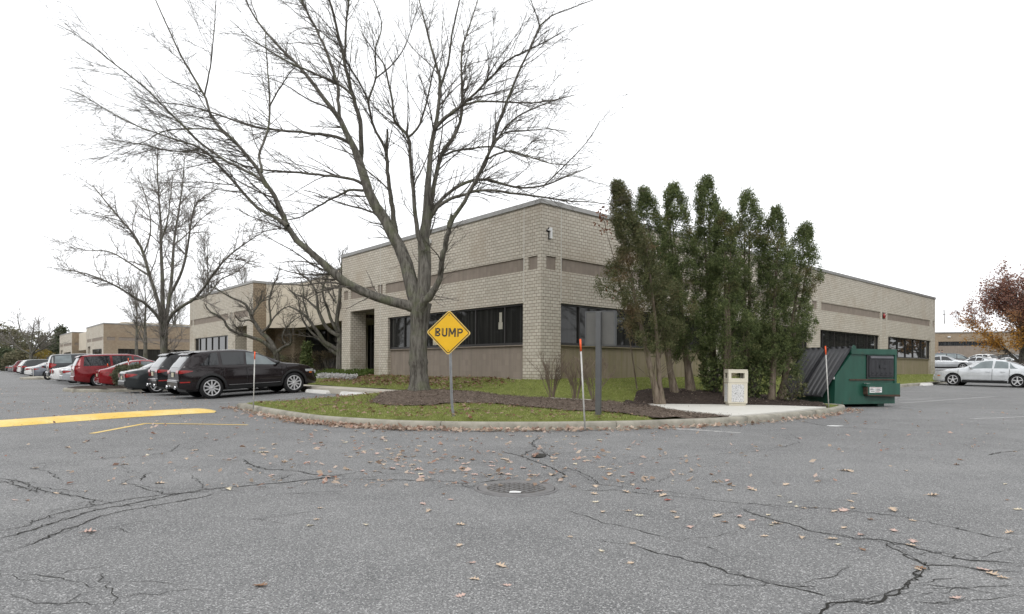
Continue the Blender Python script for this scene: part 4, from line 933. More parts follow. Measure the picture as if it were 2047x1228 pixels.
class Wall:                                                               # collects openings of one straight wall, then the parts that fill them
    def __init__(s, root, org, du, nrm, L, z0=-.3, z1=ZT - .14, b='brick'): s.root, s.org, s.du, s.nrm, s.L, s.z0, s.z1 = root, org, du, nrm, L, z0, z1; s.rects = []; s.b = b
    def P(s, u, z, d=0.0): return (s.org[0] + s.du[0] * u - s.nrm[0] * d, s.org[1] + s.du[1] * u - s.nrm[1] * d, z)
    def bx(s, mb, u0, u1, z0, z1, d0, d1, m=0):                            # box between depths d0 (outer) and d1 (inner)
        c = [s.P(u0, z0, d0), s.P(u1, z0, d0), s.P(u1, z0, d1), s.P(u0, z0, d1), s.P(u0, z1, d0), s.P(u1, z1, d0), s.P(u1, z1, d1), s.P(u0, z1, d1)]
        i = [mb.av(p) for p in c]
        for q in ((0, 3, 2, 1), (4, 5, 6, 7), (0, 1, 5, 4), (1, 2, 6, 5), (2, 3, 7, 6), (3, 0, 4, 7)): mb.af([i[k] for k in q], m)
    def recess(s, a, b, c, d, depth=.045, mat='panel', name='band_panel'):
        s.rects.append((a, b, c, d, depth, False)); mb = MB(); mb.quad(s.P(a, c, depth), s.P(b, c, depth), s.P(b, d, depth), s.P(a, d, depth)); mb.build(name, M[mat], s.root)
    def window(s, a, b, c, d, mull, depth=.16, bar=.055, lower=None, fine=True, glass='glass'):
        s.rects.append((a, b, c, d, depth, False)); mb = MB()
        for u0, u1, z0, z1 in ((a, b, c, c + bar + .02), (a, b, d - bar, d)): s.bx(mb, u0, u1, z0, z1, depth - .07, depth + .02)
        xs = [a + bar / 2] + list(mull) + [b - bar / 2]
        for u in xs: s.bx(mb, u - bar / 2, u + bar / 2, c + bar + .02, d - bar, depth - .065, depth + .02)
        f = mb.build('window', M['frame'], s.root); mb = MB()
        for u0, u1 in zip(xs, xs[1:]): mb.quad(s.P(u0 + bar / 2, c + bar + .02, depth - .01), s.P(u1 - bar / 2, c + bar + .02, depth - .01), s.P(u1 - bar / 2, d - bar, depth - .01), s.P(u0 + bar / 2, d - bar, depth - .01))
        mb.build('pane', M[glass], f)
        if lower:
            s.rects.append((a, b, s.z0, c, depth - .02, False)); mb = MB(); mb.quad(s.P(a, s.z0, depth - .02), s.P(b, s.z0, depth - .02), s.P(b, c, depth - .02), s.P(a, c, depth - .02)); mb.build('spandrel_panel', M[lower], s.root)
            if fine:
                mb = MB(); s.bx(mb, a + .002, b - .002, c - .035, c - .003, -.006 + depth - .09, depth - .018); mb.build('sill', M[lower], f)
    def joint(s, u, z0, z1, w=.035):
        mb = MB(); s.bx(mb, u - w / 2, u + w / 2, z0, z1, -.003, .02); mb.build('control_joint', M['joint'], s.root)
    def draw(s, mb): wall_face(mb, s.org, s.du, s.nrm, s.L, s.z0, s.z1, s.rects)
def coping(root, pts, h=.14, ov=.035, zt=ZT, th=.42, closed=False):
    mb = MB(); P = np.array(pts, float)
    T = np.diff(P, axis=0); T /= np.linalg.norm(T, axis=1, keepdims=True); N = np.stack([T[:, 1], -T[:, 0]], 1)   # outward = right of travel
    def off(i, o):
        if i == 0: n = N[0]; return P[0] + n * o
        if i == len(P) - 1: return P[-1] + N[-1] * o
        n = N[i - 1] + N[i]; n = n / (1 + N[i - 1] @ N[i]); return P[i] + n * o
    rows = []
    for i in range(len(P)):
        a, b = off(i, ov), off(i, -th); c = off(i, ov + .012)
        rows.append([(*off(i, .002), zt - h - .004), (*c, zt - h - .004), (*c, zt - h + .035), (*a, zt - h + .04), (*a, zt), (*b, zt), (*b, zt - h)])
    mb.grid(rows, 0, False); mb.af([mb.av(p) for p in rows[0]]); mb.af([mb.av(p) for p in rows[-1]])
    return mb.build('coping', M['coping'], root)
BA, BB = 4.22, 4.64                                                         # recessed band
WC, WD = 1.87, 3.20                                                         # window sill and head
def main_wing(root, fine=True):
    L1 = 13.47
    lw = Wall(root, (0, 0), (0, 1), (-1, 0), L1)
    lw.recess(.17, .59, BA, BB); lw.recess(.80, 9.45, BA, BB); lw.recess(9.70, 10.10, BA, BB); lw.recess(10.36, 12.62, BA, BB); lw.recess(12.86, 13.27, BA, BB)
    lw.window(.83, 9.25, WC, WD, [1.83, 3.40, 4.97, 6.55, 8.12], lower='panel')
    lw.rects.append((10.39, 12.61, -.3, 3.65, .78, False))
    rw = Wall(root, (0, 0), (1, 0), (0, -1), 39.9)
    rw.recess(.22, .66, BA, BB); rw.recess(.90, 9.3, BA, BB); rw.recess(9.72, 10.25, BA, BB); rw.recess(10.7, 18.8, BA, BB); rw.recess(19.3, 19.9, BA, BB); rw.recess(20.4, 28.95, BA, BB); rw.recess(29.22, 29.85, BA, BB); rw.recess(30.15, 38.75, BA, BB); rw.recess(39.35, 39.72, BA, BB)
    for a, b in ((.88, 9.4), (10.6, 18.9), (20.3, 28.8), (30.3, 38.9)):
        n = 6; w = (b - a); rw.window(a, b, WC, WD, [a + w * k for k in ((.115, .29, .465, .64, .82) if a < 1 else (.06, .24, .42, .6, .8))], lower='panel_green')
    mb = MB(); lw.draw(mb); rw.draw(mb)
    # pier reveals of the portico, back wall and the other sides of the block
    D = .78
    def q(x0, y0, x1, y1, z0, z1): mb.quad((x0, y0, z0), (x1, y1, z0), (x1, y1, z1), (x0, y0, z1))
    q(0, 13.47, D, 13.47, -.3, ZT - .14); q(D, 12.61, D, 13.47, -.3, 3.65); q(D, 10.39, 2.6, 10.39, -.3, 3.65)
    q(39.9, 0, 39.9, 24, -.3, ZT - .14); q(D, 13.47, 6, 13.47, 3.65, ZT - .14); q(2.6, 13.47, 6.0, 13.47, -.3, 3.65)
    mb.build('wall', M['brick'], root)
    mb = MB(); mb.quad((D, 10.39, 3.65), (2.6, 10.39, 3.65), (2.6, 13.47, 3.65), (D, 13.47, 3.65)); mb.build('portico_soffit', M['fascia'], root)
    bw = Wall(root, (2.6, 10.39), (0, 1), (-1, 0), 3.08, -.3, 3.65); bw.recess(0, 3.08, 2.75, 3.65, .0, 'panel', 'portico_panel')
    bw.window(0, 3.08, .8, 2.75, [1.0, 2.0], 0.02); 
    coping(root, [(0, 13.47), (0, 0), (39.9, 0), (39.9, 24)])
    mb = MB(); mb.quad((.4, .4, ZT - .15), (39.5, .4, ZT - .15), (39.5, 13.3, ZT - .15), (.4, 13.3, ZT - .15)); mb.quad((9, 13.3, ZT - .15), (39.5, 13.3, ZT - .15), (39.5, 24, ZT - .15), (9, 24, ZT - .15)); mb.build('roof', M['roof'], root)
    for w_, u in ((lw, .80), (lw, 9.90), (rw, .885), (rw, 9.55), (rw, 19.1), (rw, 29.05), (rw, 30.0), (rw, 39.2)):
        w_.joint(u, WD + .02 if u not in (9.90, 39.2) else ZB, ZT - .1415)
    # footing strip, light splash line of mortar at the wall's foot
    mb = MB(); lw.bx(mb, .85, 9.2, ZB - .3, ZB + .02, -.05, .12); mb.build('footing', M['kerb'], root)
    mb = MB(); mb.box(3.2, 9.5, 6.5, 13.3, ZT - .1, ZT + .62); mb.build('rooftop_screen', M['fascia'], root)
    # house number and lamps on the wall
    mb = MB(); mb.T = Matrix.Translation((.23 + .0, -.055, 5.36))
    mb.prism([(.10, -.18), (.17, -.18), (.17, .16), (.095, .16), (.075, .11), (.02, .09), (.02, .055), (.10, .055)], -.03, .03, 0, 'y'); mb.build('house_number', M['white'], root); mb = MB(); mb.T = Matrix.Translation((.205, -.02, 5.345)); mb.prism([(.09, -.19), (.18, -.19), (.18, .18), (.09, .18), (.065, .125), (.005, .10), (.005, .045), (.09, .045)], -.004, .012, 0, 'y'); mb.build('number_shade', M['trim'], root)  # dark offset copy added behind the numeral, standing in for its shaded side
    mb = MB(); mb.bbox(-.14, -.01, 6.0, 6.16, 5.86, 6.0, .015); mb.tube([(-.07, 6.08, 5.86), (-.09, 6.08, 5.79)], .05, 10); mb.build('wall_lamp', M['white'], root)
    mb = MB(); mb.lathe([(.16, 0), (.16, -.05), (.05, -.09)], 16, 0, 'y', (29.53, -.0, 4.43)); mb.build('fire_bell', M['tail'], root)
    # notices taped inside the windows
    m1 = plain('notice_paper', (0.42, 0.40, 0.33), .7)
    mb = MB(); lw.bx(mb, 2.03, 2.16, 2.66, 2.98, .135, .145); lw.bx(mb, 2.0, 2.2, 2.42, 2.655, .135, .145); mb.build('window_notice', m1, root)
    mb = MB(); lw.bx(mb, 5.05, 6.1, 1.98, 2.5, .135, .145); mb.build('window_poster', plain('poster_paper', (0.50, 0.45, 0.33), .7), root)
    mk = MB()
    for k, (u, z, a) in enumerate(((5.95, 2.32, .5), (5.85, 2.24, .7), (5.74, 2.17, .9), (5.88, 2.12, .3))):
        pts = [lw.P(u + .05 * math.cos(a + t_ * 5.2), z + .05 * math.sin(a + t_ * 5.2), .128) for t_ in np.linspace(0, 1, 9)]; mk.tube(pts, .008, 5)
    mk.build('poster_mark', M['gap'], root)
def court(root):                                                            # glazed entrance court between the two wings: concrete fascia over dark glass
    A = (.78, 25.35); B = (1.75, 22.6); Cc = (0.9, 13.50)
    loc = lambda px, Y: ( sw(*at_y(px, 600, Y).xy[:])[1], sw(*at_y(px, 600, Y).xy[:])[0] )
    path = [(.80, 25.34), (1.9, 23.9), (2.15, 22.6), (1.9, 20.5), (1.5, 17.5), (1.15, 15.2), (.95, 13.49)]
    path = spline(path, 4); z0, z1 = 3.5, 6.18; mb = MB()
    mb.grid([[(x, y, z0), (x, y, z1), (x + .5, y, z1), (x + .5, y, z0)] for x, y in path], 0, False); mb.build('fascia', M['fascia'], root)
    mb = MB(); mb.grid([[(x - .03, y, z1 + .003), (x - .03, y, z1 + .10), (x + .55, y, z1 + .10)] for x, y in path], 0, False); mb.build('coping', M['coping'], root)
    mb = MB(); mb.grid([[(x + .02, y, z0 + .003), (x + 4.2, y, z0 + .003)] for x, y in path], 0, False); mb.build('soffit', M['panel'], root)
    mb = MB(); gpath = [(x + 2.6, y) for x, y in path]
    for (x0, y0), (x1, y1) in zip(gpath[::3], gpath[3::3] + [gpath[-1]]):
        mb.quad((x0, y0, .5), (x1, y1, .5), (x1, y1, z0), (x0, y0, z0))
    f = MB()
    for x, y in gpath[::3]: f.box(x - .06, x + .02, y - .04, y + .04, .5, z0)
    for z in (2.55,):
        for (x0, y0), (x1, y1) in zip(gpath[::3], gpath[3::3]): f.tube([(x0 - .03, y0, z), (x1 - .03, y1, z)], .04, 4)
    fr = f.build('entrance_glazing', M['frame'], root); mb.build('pane', M['glass'], fr)
    mb = MB(); mb.box(1.5, 6.0, 13.475, 15.0, 3.9, 6.9); mb.build('tower', M['fascia'], root); mb = MB(); mb.box(1.6, 5.9, 13.476, 14.8, 3.45, 3.899); mb.build('tower_recess', M['panel'], root)
    mb = MB(); x, y = gpath[14]; mb.box(x - .5, x - .12, y - .35, y + .35, .5, z0 - .01); mb.build('column', M['fascia'], root)
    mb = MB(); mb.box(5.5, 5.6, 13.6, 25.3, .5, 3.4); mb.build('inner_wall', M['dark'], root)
def wing(root, y0, L, end_brick='brick_far', fine=True, end_len=.78, win=True):      # a wing of the far part: front on x=0 from y0, with its pier end facing us
    w = Wall(root, (0, y0), (0, 1), (-1, 0), L); s = L / 14.0
    w.recess(.15, .55, BA, BB); w.recess(.9 * s, 3.6 * s, BA, BB); w.recess(3.85 * s, 4.3 * s, BA, BB); w.recess(4.7 * s, 12.9 * s, BA, BB); w.recess(13.2 * s, 13.8 * s, BA, BB)
    w.rects.append((1.1 * s, 3.3 * s, -.3, 3.65, .78, False))
    w.window(4.75 * s, 12.6 * s, WC, WD, [(4.75 + 7.85 * k) * s for k in (.12, .31, .5, .69, .88)], lower='panel', fine=fine)
    mb = MB(); w.draw(mb); mb.build('wall', M['brick'], root)
    for u in (4.1 * s, 13.0 * s):
        w.joint(u, ZB, ZT - .1415)
    mb = MB()
    def q(x0, ya, x1, yb, z0, z1): mb.quad((x0, ya, z0), (x1, yb, z0), (x1, yb, z1), (x0, ya, z1))
    q(0, y0, .78, y0, -.3, ZT - .14); q(.78, y0, .78, y0 + 1.1 * s, -.3, 3.65); q(.78, y0, 8, y0, 3.65, ZT - .14); q(2.6, y0 + .01, 8, y0 + .01, -.3, 3.65); q(2.6, y0, 2.6, y0 + 3.3 * s, -.3, 3.65); q(0.78, y0 + 3.3 * s, 2.6, y0 + 3.3 * s, -.3, 3.65); q(0, y0 + L, 20, y0 + L, -.3, ZT - .14)
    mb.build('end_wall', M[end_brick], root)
    coping(root, [(20, y0 + L), (0, y0 + L), (0, y0), (.78, y0), (8, y0 + .001)])
    mb = MB(); mb.quad((.3, y0 + .3, ZT - .15), (20, y0 + .3, ZT - .15), (20, y0 + L - .3, ZT - .15), (.3, y0 + L - .3, ZT - .15)); mb.build('roof', M['roof'], root)
B1 = thing('office_building', 'long tan brick single-storey office building with number 1 at its corner and dark ribbon windows', 'building', (CXW, CYW, 0), BANG)
main_wing(B1); court(B1); wing(B1, 25.34, 14.0)
# the next building along the lot, the same family, turned end-on
ox, oy = at_y(207, 645, 77.6).xy
B2 = thing('office_building', 'tan brick office building behind the slender bare trees, farther along the lot', 'building', (ox, oy, 0), BANG)
def far_block(root, y0, Ll, Lr, portico=True):
    lw = Wall(root, (0, y0), (0, 1), (-1, 0), Ll); s = Ll / 13.8
    lw.recess(.2, .75, BA, BB); lw.recess(.95, 9.0 * s, BA, BB); lw.recess(9.6 * s, 13.2 * s, BA, BB); lw.window(1.2, 8.6 * s, WC, WD, [1.2 + k * 1.55 for k in range(1, 5)], lower='panel', fine=False)
    lw.rects.append((10.2 * s, 12.6 * s, -.3, 3.65, .6, True))
    rw = Wall(root, (0, y0), (1, 0), (0, -1), Lr); rw.recess(.35, 1.25, BA, BB)
    if Lr > 4:
        rw.recess(1.6, 11.5, BA, BB); rw.recess(12.2, Lr - .4, BA, BB); rw.window(1.55, 10.7, 1.2, WD, [1.55 + 1.53 * k for k in range(1, 6)], fine=False); rw.window(12.2, Lr - 1, 1.2, WD, [12.2 + 1.53 * k for k in range(1, 6)], fine=False)
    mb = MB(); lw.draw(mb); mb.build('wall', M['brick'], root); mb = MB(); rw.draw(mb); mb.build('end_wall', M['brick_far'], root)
    coping(root, [(0, y0 + Ll), (0, y0), (Lr, y0), (Lr, y0 + Ll)], .14)
    mb = MB(); mb.quad((.3, y0 + .3, ZT - .15), (Lr - .3, y0 + .3, ZT - .15), (Lr - .3, y0 + Ll, ZT - .15), (.3, y0 + Ll, ZT - .15)); mb.build('roof', M['roof'], root)
far_block(B2, 0, 13.8, 26)
far_block(B2, 28.5, 16.0, 3.4)
mb = MB(); mb.box(.9, 1.2, 13.81, 28.49, 3.4, 6.1); mb.build('fascia', M['fascia'], B2)
mb = MB(); mb.box(2.6, 2.7, 13.81, 28.49, 0, 3.4); mb.build('pane', M['glass'], B2)
mb = MB(); mb.box(3, 12, 6, 12, ZT - .12, ZT + .55); mb.build('rooftop_screen', M['fascia'], B2)
# low building across the right-hand lot: pale sloping roof, band of windows
fx, fy = at_y(1850, 700, 97).xy; gz = g(fx, 92.0); ang = math.atan2(-UX * 0.62, 1.0) 
p0 = at_y(1846, 700, 95.0); p1 = at_y(2120, 700, 89.0); B3 = thing('office_building', 'low brown brick building with a white sloping roof across the right-hand lot', 'building', (p0.x, p0.y, 0), math.atan2(p1.y - p0.y, p1.x - p0.x))
LB = (p1 - p0).length
w3 = Wall(B3, (0, 0), (1, 0), (0, -1), LB, .5, 6.55)
k = LB / 20.5; 
w3.window(1.9, 11.55 * k, 4.62, 5.28, [3.5, 5.4, 6.5, 6.75, 8.0, 9.9], .12, .1, glass='glass_bright'); w3.window(14.2 * k, 16.6 * k, 4.35, 5.28, [15.3 * k], .12, .08)
w3.recess(1.9, 11.55 * k, 2.9, 4.62, .05, 'panel', 'spandrel_panel'); w3.recess(13.3 * k, 16.3 * k, 2.6, 4.3, .05, 'panel', 'spandrel_panel'); w3.rects.append((16.7 * k, LB - .2, 1.0, 5.0, .5, False))
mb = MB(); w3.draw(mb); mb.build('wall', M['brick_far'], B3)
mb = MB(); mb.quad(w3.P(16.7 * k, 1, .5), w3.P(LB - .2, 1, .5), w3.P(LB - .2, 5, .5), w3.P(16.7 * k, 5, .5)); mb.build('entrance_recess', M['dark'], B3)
mb = MB(); mb.box(-.1, LB, -.12, .35, 6.55, 6.70); mb.build('coping', M['coping'], B3)
mb = MB(); mb.prism([(.4, 6.55), (14, 6.55), (14, 8.5), (9, 8.5)], -2, LB * .62, 0, 'x'); rf = mb.build('roof', M['white'], B3)
mb = MB(); mb.bbox(3.05, 3.4, -.25, -.01, 5.9, 6.05, .02); mb.build('wall_lamp', M['white'], B3)
# ------------------------------------------------------------------ street furniture
def ribbon(mb, pts, w, m=0, z=0.0, closed=False):                          # flat stroke in the xz plane at y = z
    P = np.array(pts, float); n = len(P); T = np.gradient(P, axis=0)
    if closed: T = np.roll(P, -1, 0) - np.roll(P, 1, 0)
    T /= np.linalg.norm(T, axis=1, keepdims=True) + 1e-9; N = np.stack([-T[:, 1], T[:, 0]], 1)
    A = P + N * w / 2; B = P - N * w / 2
    for i in range(n if closed else n - 1):
        j = (i + 1) % n; mb.quad((A[i, 0], z, A[i, 1]), (A[j, 0], z, A[j, 1]), (B[j, 0], z, B[j, 1]), (B[i, 0], z, B[i, 1]), m)
def rdiamond(a, r, n=6):                                                   # diamond of half diagonal a, rounded corners
    out = []; q = r * math.sqrt(2)
    for k in range(4):
        th = k * PI / 2; cx, cy = (a - q) * math.cos(th), (a - q) * math.sin(th)
        for i in range(n + 1):
            t = th - PI / 4 + (PI / 2) * i / n; out.append((cx + r * math.cos(t), cy + r * math.sin(t)))
    return out
sx, sy = at(905.5, 836.5, .16); sy = 12.0; sx = at_y(905.5, 836, sy).x; sz = hI(sx, sy)
sign = thing('bump_sign', 'yellow diamond warning sign reading BUMP on a bent steel post', 'traffic sign', (sx, sy, sz))
ctr = at_y(897, 665.3, sy) - Vector((sx, sy, sz))
pl = MB(); R_ = Matrix.Translation(ctr) @ Matrix.Rotation(math.radians(-4), 4, 'Z') @ Matrix.Rotation(math.radians(1.4), 4, 'Y')
pl.T = R_; D0 = rdiamond(.432, .045)
pl.prism(D0[::-1], -.003, .003, 0, 'y'); plate = pl.build('sign_plate', M['sign_edge'], sign)
mb = MB(); mb.T = R_; mb.af([mb.av((x, -.0042, z)) for x, z in rdiamond(.417, .040)]); mb.build('sign_face', M['sign_yellow'], sign)
mb = MB(); mb.T = R_; ribbon(mb, rdiamond(.396, .034), .016, 0, -.0055, True); mb.build('sign_border', M['sign_black'], sign)
mb = MB(); mb.T = R_; zz = -.006; h = .165; w = .030
def arc(cx, cz, rx, rz, a0, a1, n=9): return [(cx + rx * math.cos(math.radians(a0 + (a1 - a0) * i / n)), cz + rz * math.sin(math.radians(a0 + (a1 - a0) * i / n))) for i in range(n + 1)]
x0 = -.262; z0_ = -h / 2 + .005
def stem(x, za=0.0, zb=h, slit=True):
    if slit:
        ribbon(mb, [(x - .0105, z0_ + za), (x - .0105, z0_ + zb)], .0115, 0, zz); ribbon(mb, [(x + .0085, z0_ + za + .006), (x + .0085, z0_ + zb - .006)], .0155, 0, zz)
    else: ribbon(mb, [(x, z0_ + za), (x, z0_ + zb)], w, 0, zz)
# B
stem(x0 + .015); 
for ca, r2 in ((h * .745, h * .255 - w / 2), (h * .255, h * .255 - w / 2)):
    ribbon(mb, [(x0 + .032, z0_ + ca + r2)] + arc(x0 + .055, z0_ + ca, .033, r2, 90, -90) + [(x0 + .032, z0_ + ca - r2)], w * .9, 0, zz - .0002)
# U
x1 = x0 + .145; stem(x1, .045, h); ribbon(mb, [(x1 + .077, z0_ + h), (x1 + .077, z0_ + .05)], w, 0, zz); ribbon(mb, arc(x1 + .0385, z0_ + .050, .0385, .036, 180, 360), w, 0, zz - .0002)
# M
x2 = x1 + .130; stem(x2); ribbon(mb, [(x2 + .110, z0_), (x2 + .110, z0_ + h)], w, 0, zz); ribbon(mb, [(x2 + .006, z0_ + h), (x2 + .055, z0_ + .045)], w * .92, 0, zz - .0002); ribbon(mb, [(x2 + .104, z0_ + h), (x2 + .055, z0_ + .045)], w * .92, 0, zz - .0004)
# P
x3 = x2 + .165; stem(x3); ribbon(mb, [(x3 + .016, z0_ + h - w / 2)] + arc(x3 + .045, z0_ + h * .70, .036, h * .30 - w / 2, 90, -90) + [(x3 + .016, z0_ + h * .40 + w / 2)], w * .92, 0, zz - .0002)
mb.build('lettering', M['sign_black'], sign)
for z in (.335, -.335): mb = MB(); mb.T = R_; mb.lathe([(.010, -.0045), (.010, -.009), (.004, -.011)], 10, 0, 'y', (0, 0, z)); mb.build('bolt', M['rust'], sign)
mb = MB(); pts = [at_y(p[0], p[1], sy) - Vector((sx, sy, sz)) + Vector((0, .012, 0)) for p in ((899.5, 690), (900.5, 720), (901.5, 755), (902.5, 790), (904, 815), (906.5, 830), (908.5, 840))]
pts = [ctr + Vector((0.002, .016, .30))] + pts
prof = [(-.022, 0), (-.026, .006), (-.012, .010), (-.010, .026), (.010, .026), (.012, .010), (.026, .006), (.022, 0), (.008, .004), (.006, .020), (-.006, .020), (-.008, .004)]
mb.grid([[(p[0] + a, p[1] + b - .008, p[2]) for a, b in prof + prof[:1]] for p in pts], 0, False); mb.build('post', M['steel'], sign)
# reflective driveway stakes
STK = [((1169.5, 847), (1160, 678), hI, 'white driveway stake with an orange tip leaning by the blank sign post', None), ((506.5, 810), (509.5, 703), hI, 'white driveway stake with an orange tip at the left tip of the grass island', None), ((1657, 813), (1650, 692), lambda x, y: .16, 'white driveway stake with an orange tip in front of the green dumpster', None),
       ((258.5, 778.5), (256.5, 716), None, 'thin driveway stake in the small mulch island beside the dark sedan, taller of two', 30.3), ((218.5, 770), (215, 727), None, 'thin driveway stake with a red tip by the tail of the red sedan', 33.2), ((66.5, 753), (66.5, 736), None, 'short pale stake at the far left kerb island near the blue-grey coupe', 50.5), ((90.8, 754), (90.8, 747), None, 'stubby pale post on the far left kerb island beside the motorcycle', 50.0)]
for (b, tpx, fn, lab, Y) in STK:
    if fn: x, y = on(b[0], b[1], fn); z = fn(x, y)
    else: v = at_y(b[0], b[1], Y); x, y, z = v.x, v.y, g(v.x, v.y) + .12
    tv = at_y(tpx[0], tpx[1], y) - Vector((x, y, z)); st = thing('driveway_stake', lab, 'marker stake', (x, y, z), 0, 'driveway marker stakes'); r = .0145 if Y is None else .02
    mb = MB(); mb.tube([Vector((0, 0, -.1)), tv * .86], r, 8); mb.build('shaft', M['stake'], st); mb = MB(); mb.tube([tv * .855, tv], r * 1.15, 8); mb.build('tip', M['orange_tip'] if Y is None or Y < 40 else M['stake'], st)
# blank sign seen from behind
bx_, by_ = on(1196, 829, hI); root = thing('blank_signboard', 'grey metal sign board seen from behind on a square grey post', 'sign', (bx_, by_, hI(bx_, by_)), math.radians(-24))
tz = at_y(1196, 624, by_).z - hI(bx_, by_); mb = MB(); mb.bbox(-.052, .052, -.052, .052, -.1, tz, .006); mb.build('post', M['bronze'], root)
mb = MB(); b0, b1 = tz - .66, tz + .005
mb.bbox(-.285, .30, .056, .20, b0, b1, .006); mb.build('board', M['bronze_light'], root)
mb = MB()
for a in ((-.292, .307, .05, .205, b1 + .001, b1 + .02), (-.292, .307, .05, .205, b0 - .02, b0 - .001), (.3005, .318, .045, .21, b0 - .02, b1 + .02), (-.303, -.286, .045, .21, b0 - .02, b1 + .02)): mb.box(*a)
mb.build('board_frame', M['bronze'], root)
# litter bin
X, Y = on(1470.5, 810.5, lambda x, y: .17); z = .171; root = thing('litter_bin', 'square beige litter bin with a pebbled panel on the concrete pad', 'litter bin', (X, Y, z), math.radians(-7))
hw, H0 = .245, .93
mb = MB(); mb.bbox(-hw + .03, hw - .03, -hw + .03, hw - .03, 0, .06, .01); mb.bbox(-hw, hw, -hw, hw, .0605, .60, .018); mb.build('bin_body', M['bin'], root)
mb = MB(); 
for sgn in (0, 1, 2, 3):
    mb.T = Matrix.Rotation(sgn * PI / 2, 4, 'Z'); mb.box(-.155, .155, -hw - .006, -hw + .012, .10, .555)
mb.T = None; mb.build('pebble_panel', M['pebble'], root)
mb = MB(); h2 = hw + .006; zo0, zo1, a = .715, .855, .165
for sgn in range(4):
    mb.T = Matrix.Rotation(sgn * PI / 2, 4, 'Z')
    mb.box(-h2, -a, -h2, -h2 + .02 + .0, .603, H0 - .02); mb.box(a, h2, -h2 + .0005, -h2 + .0205, .603, H0 - .02); mb.box(-a, a, -h2, -h2 + .02, .603, zo0); mb.box(-a, a, -h2, -h2 + .02, zo1, H0 - .02)
mb.T = None; mb.bbox(-h2 + .003, h2 - .003, -h2 + .003, h2 - .003, H0 - .0195, H0 + .015, .012); mb.build('hood', M['bin'], root)
mb = MB(); mb.box(-.2, .2, -.2, .2, .602, .66); mb.build('liner', M['dark'], root)
# dumpster, slanted front to the left with its two lids hanging down
X0, Y0 = at_y(1668, 812, 18.55).x, 18.55; zg = g(X0 + 1, Y0 + 1) + .01; DW = 1.80; HT = 1.76; Ld = 1.86
dm = thing('dumpster', 'green steel dumpster with black ribbed lids hanging over its slanted side', 'dumpster', (X0, Y0, zg), math.radians(17)); dm.scale = (1.27, 1, 1)
P = [(0, .09), (DW, .09), (DW, HT - .16), (.50, HT - .16), (.02, .90)]
mb = MB(); mb.prism(P, 0.0, Ld, 0, 'y'); mb.box(.08, .25, .15, Ld - .15, .0, .089); mb.box(DW - .4, DW - .2, .15, Ld - .15, .0, .089); mb.build('hopper', M['green'], dm)
mb = MB(); mb.box(.46, DW + .03, -.035, .0, HT - .16, HT - .02); mb.box(.46, DW + .03, -.05, .001 - .036, HT - .185, HT - .155); mb.box(.46, DW + .03, Ld, Ld + .035, HT - .16, HT - .02); mb.box(DW + .0005, DW + .04, .001, Ld - .001, HT - .16, HT - .02); mb.box(.46, DW, .001, Ld - .001, HT - .155, HT - .06); mb.box(DW - .035, DW + .028, -.033, -.001, .62, HT - .187); mb.build('top_rim', M['green'], dm)
mb = MB(); mb.box(.42, DW - .01, -.03, -.001, .795, .835); mb.build('rail', M['rust'], dm)
mb = MB(); mb.prism([(.86, .37), (DW + .03, .37), (DW + .03, .71), (.82, .71), (.80, .62), (.86, .6)], -.15, -.002, 0, 'y'); mb.build('fork_pocket', M['green'], dm)
mb = MB(); mb.prism([(.86, .34), (DW + .03, .30), (DW + .03, .367), (.86, .367)], -.155, -.01, 0, 'y'); mb.box(.83, .86, -.148, -.012, .38, .60); mb.build('pocket_edge', M['rust'], dm)
for bb in ((.905, 1.075, -.156, -.1505, .43, .60), (1.085, 1.27, -.156, -.1505, .435, .595), (.81, .95, -.13, -.05, .711, .714)): mb = MB(); mb.box(*bb); mb.build('warning_label', M['white'], dm)
mb = MB()
for u0, u1, zc, c in ((.92, 1.06, .575, 0), (.92, 1.0, .54, 1), (.92, 1.05, .515, 1), (.93, 1.05, .47, 1), (1.10, 1.25, .57, 0), (1.10, 1.22, .53, 1), (1.10, 1.25, .50, 1), (1.10, 1.2, .46, 0)): mb.box(u0, u1, -.158, -.1565, zc - .007, zc + .007, c)
mb.build('label_print', [M['tail'], M['trim']], dm)
mb = MB(); d0, d1, e0, e1 = .985, DW - .075, .885, HT - .22
mb.bbox(d0, d1, -.045, -.002, e0, e1, .012)
for kx in np.linspace(d0 + .09, d1 - .09, 5): mb.prism([(kx - .045, -.045), (kx + .045, -.045), (kx + .025, -.068), (kx - .025, -.068)][::-1], e0 + .14, e1 - .14, 0, 'z'); mb.prism([(kx - .055, e0 + .06), (kx + .055, e0 + .06), (kx, e0 + .12)], -.062, -.044, 0, 'y')
mb.box(d0 + .30, d0 + .52, -.074, -.066, (e0 + e1) / 2 - .05, (e0 + e1) / 2 + .05); mb.box(d1 - .07, d1 - .03, -.06, -.044, (e0 + e1) / 2 - .09, (e0 + e1) / 2 + .1)
mb.build('side_door', M['lid'], dm)
mb = MB(); mb.box(d0 + .03, d1 - .03, -.075, -.04, e1 - .08, e1 - .02); mb.build('door_lip', plain('worn_plastic', (.16, .16, .175), .5), dm)
mb = MB(); mb.box(d0 - .06, d0 - .015, -.03, -.001, e0 - .03, e1 + .02); mb.build('door_frame', M['trim'], dm)
hx, hz_ = .50, HT + .03; bx2, bz2 = -.36, .345                                            # lids: ribbed sheets from the hinge down to the left
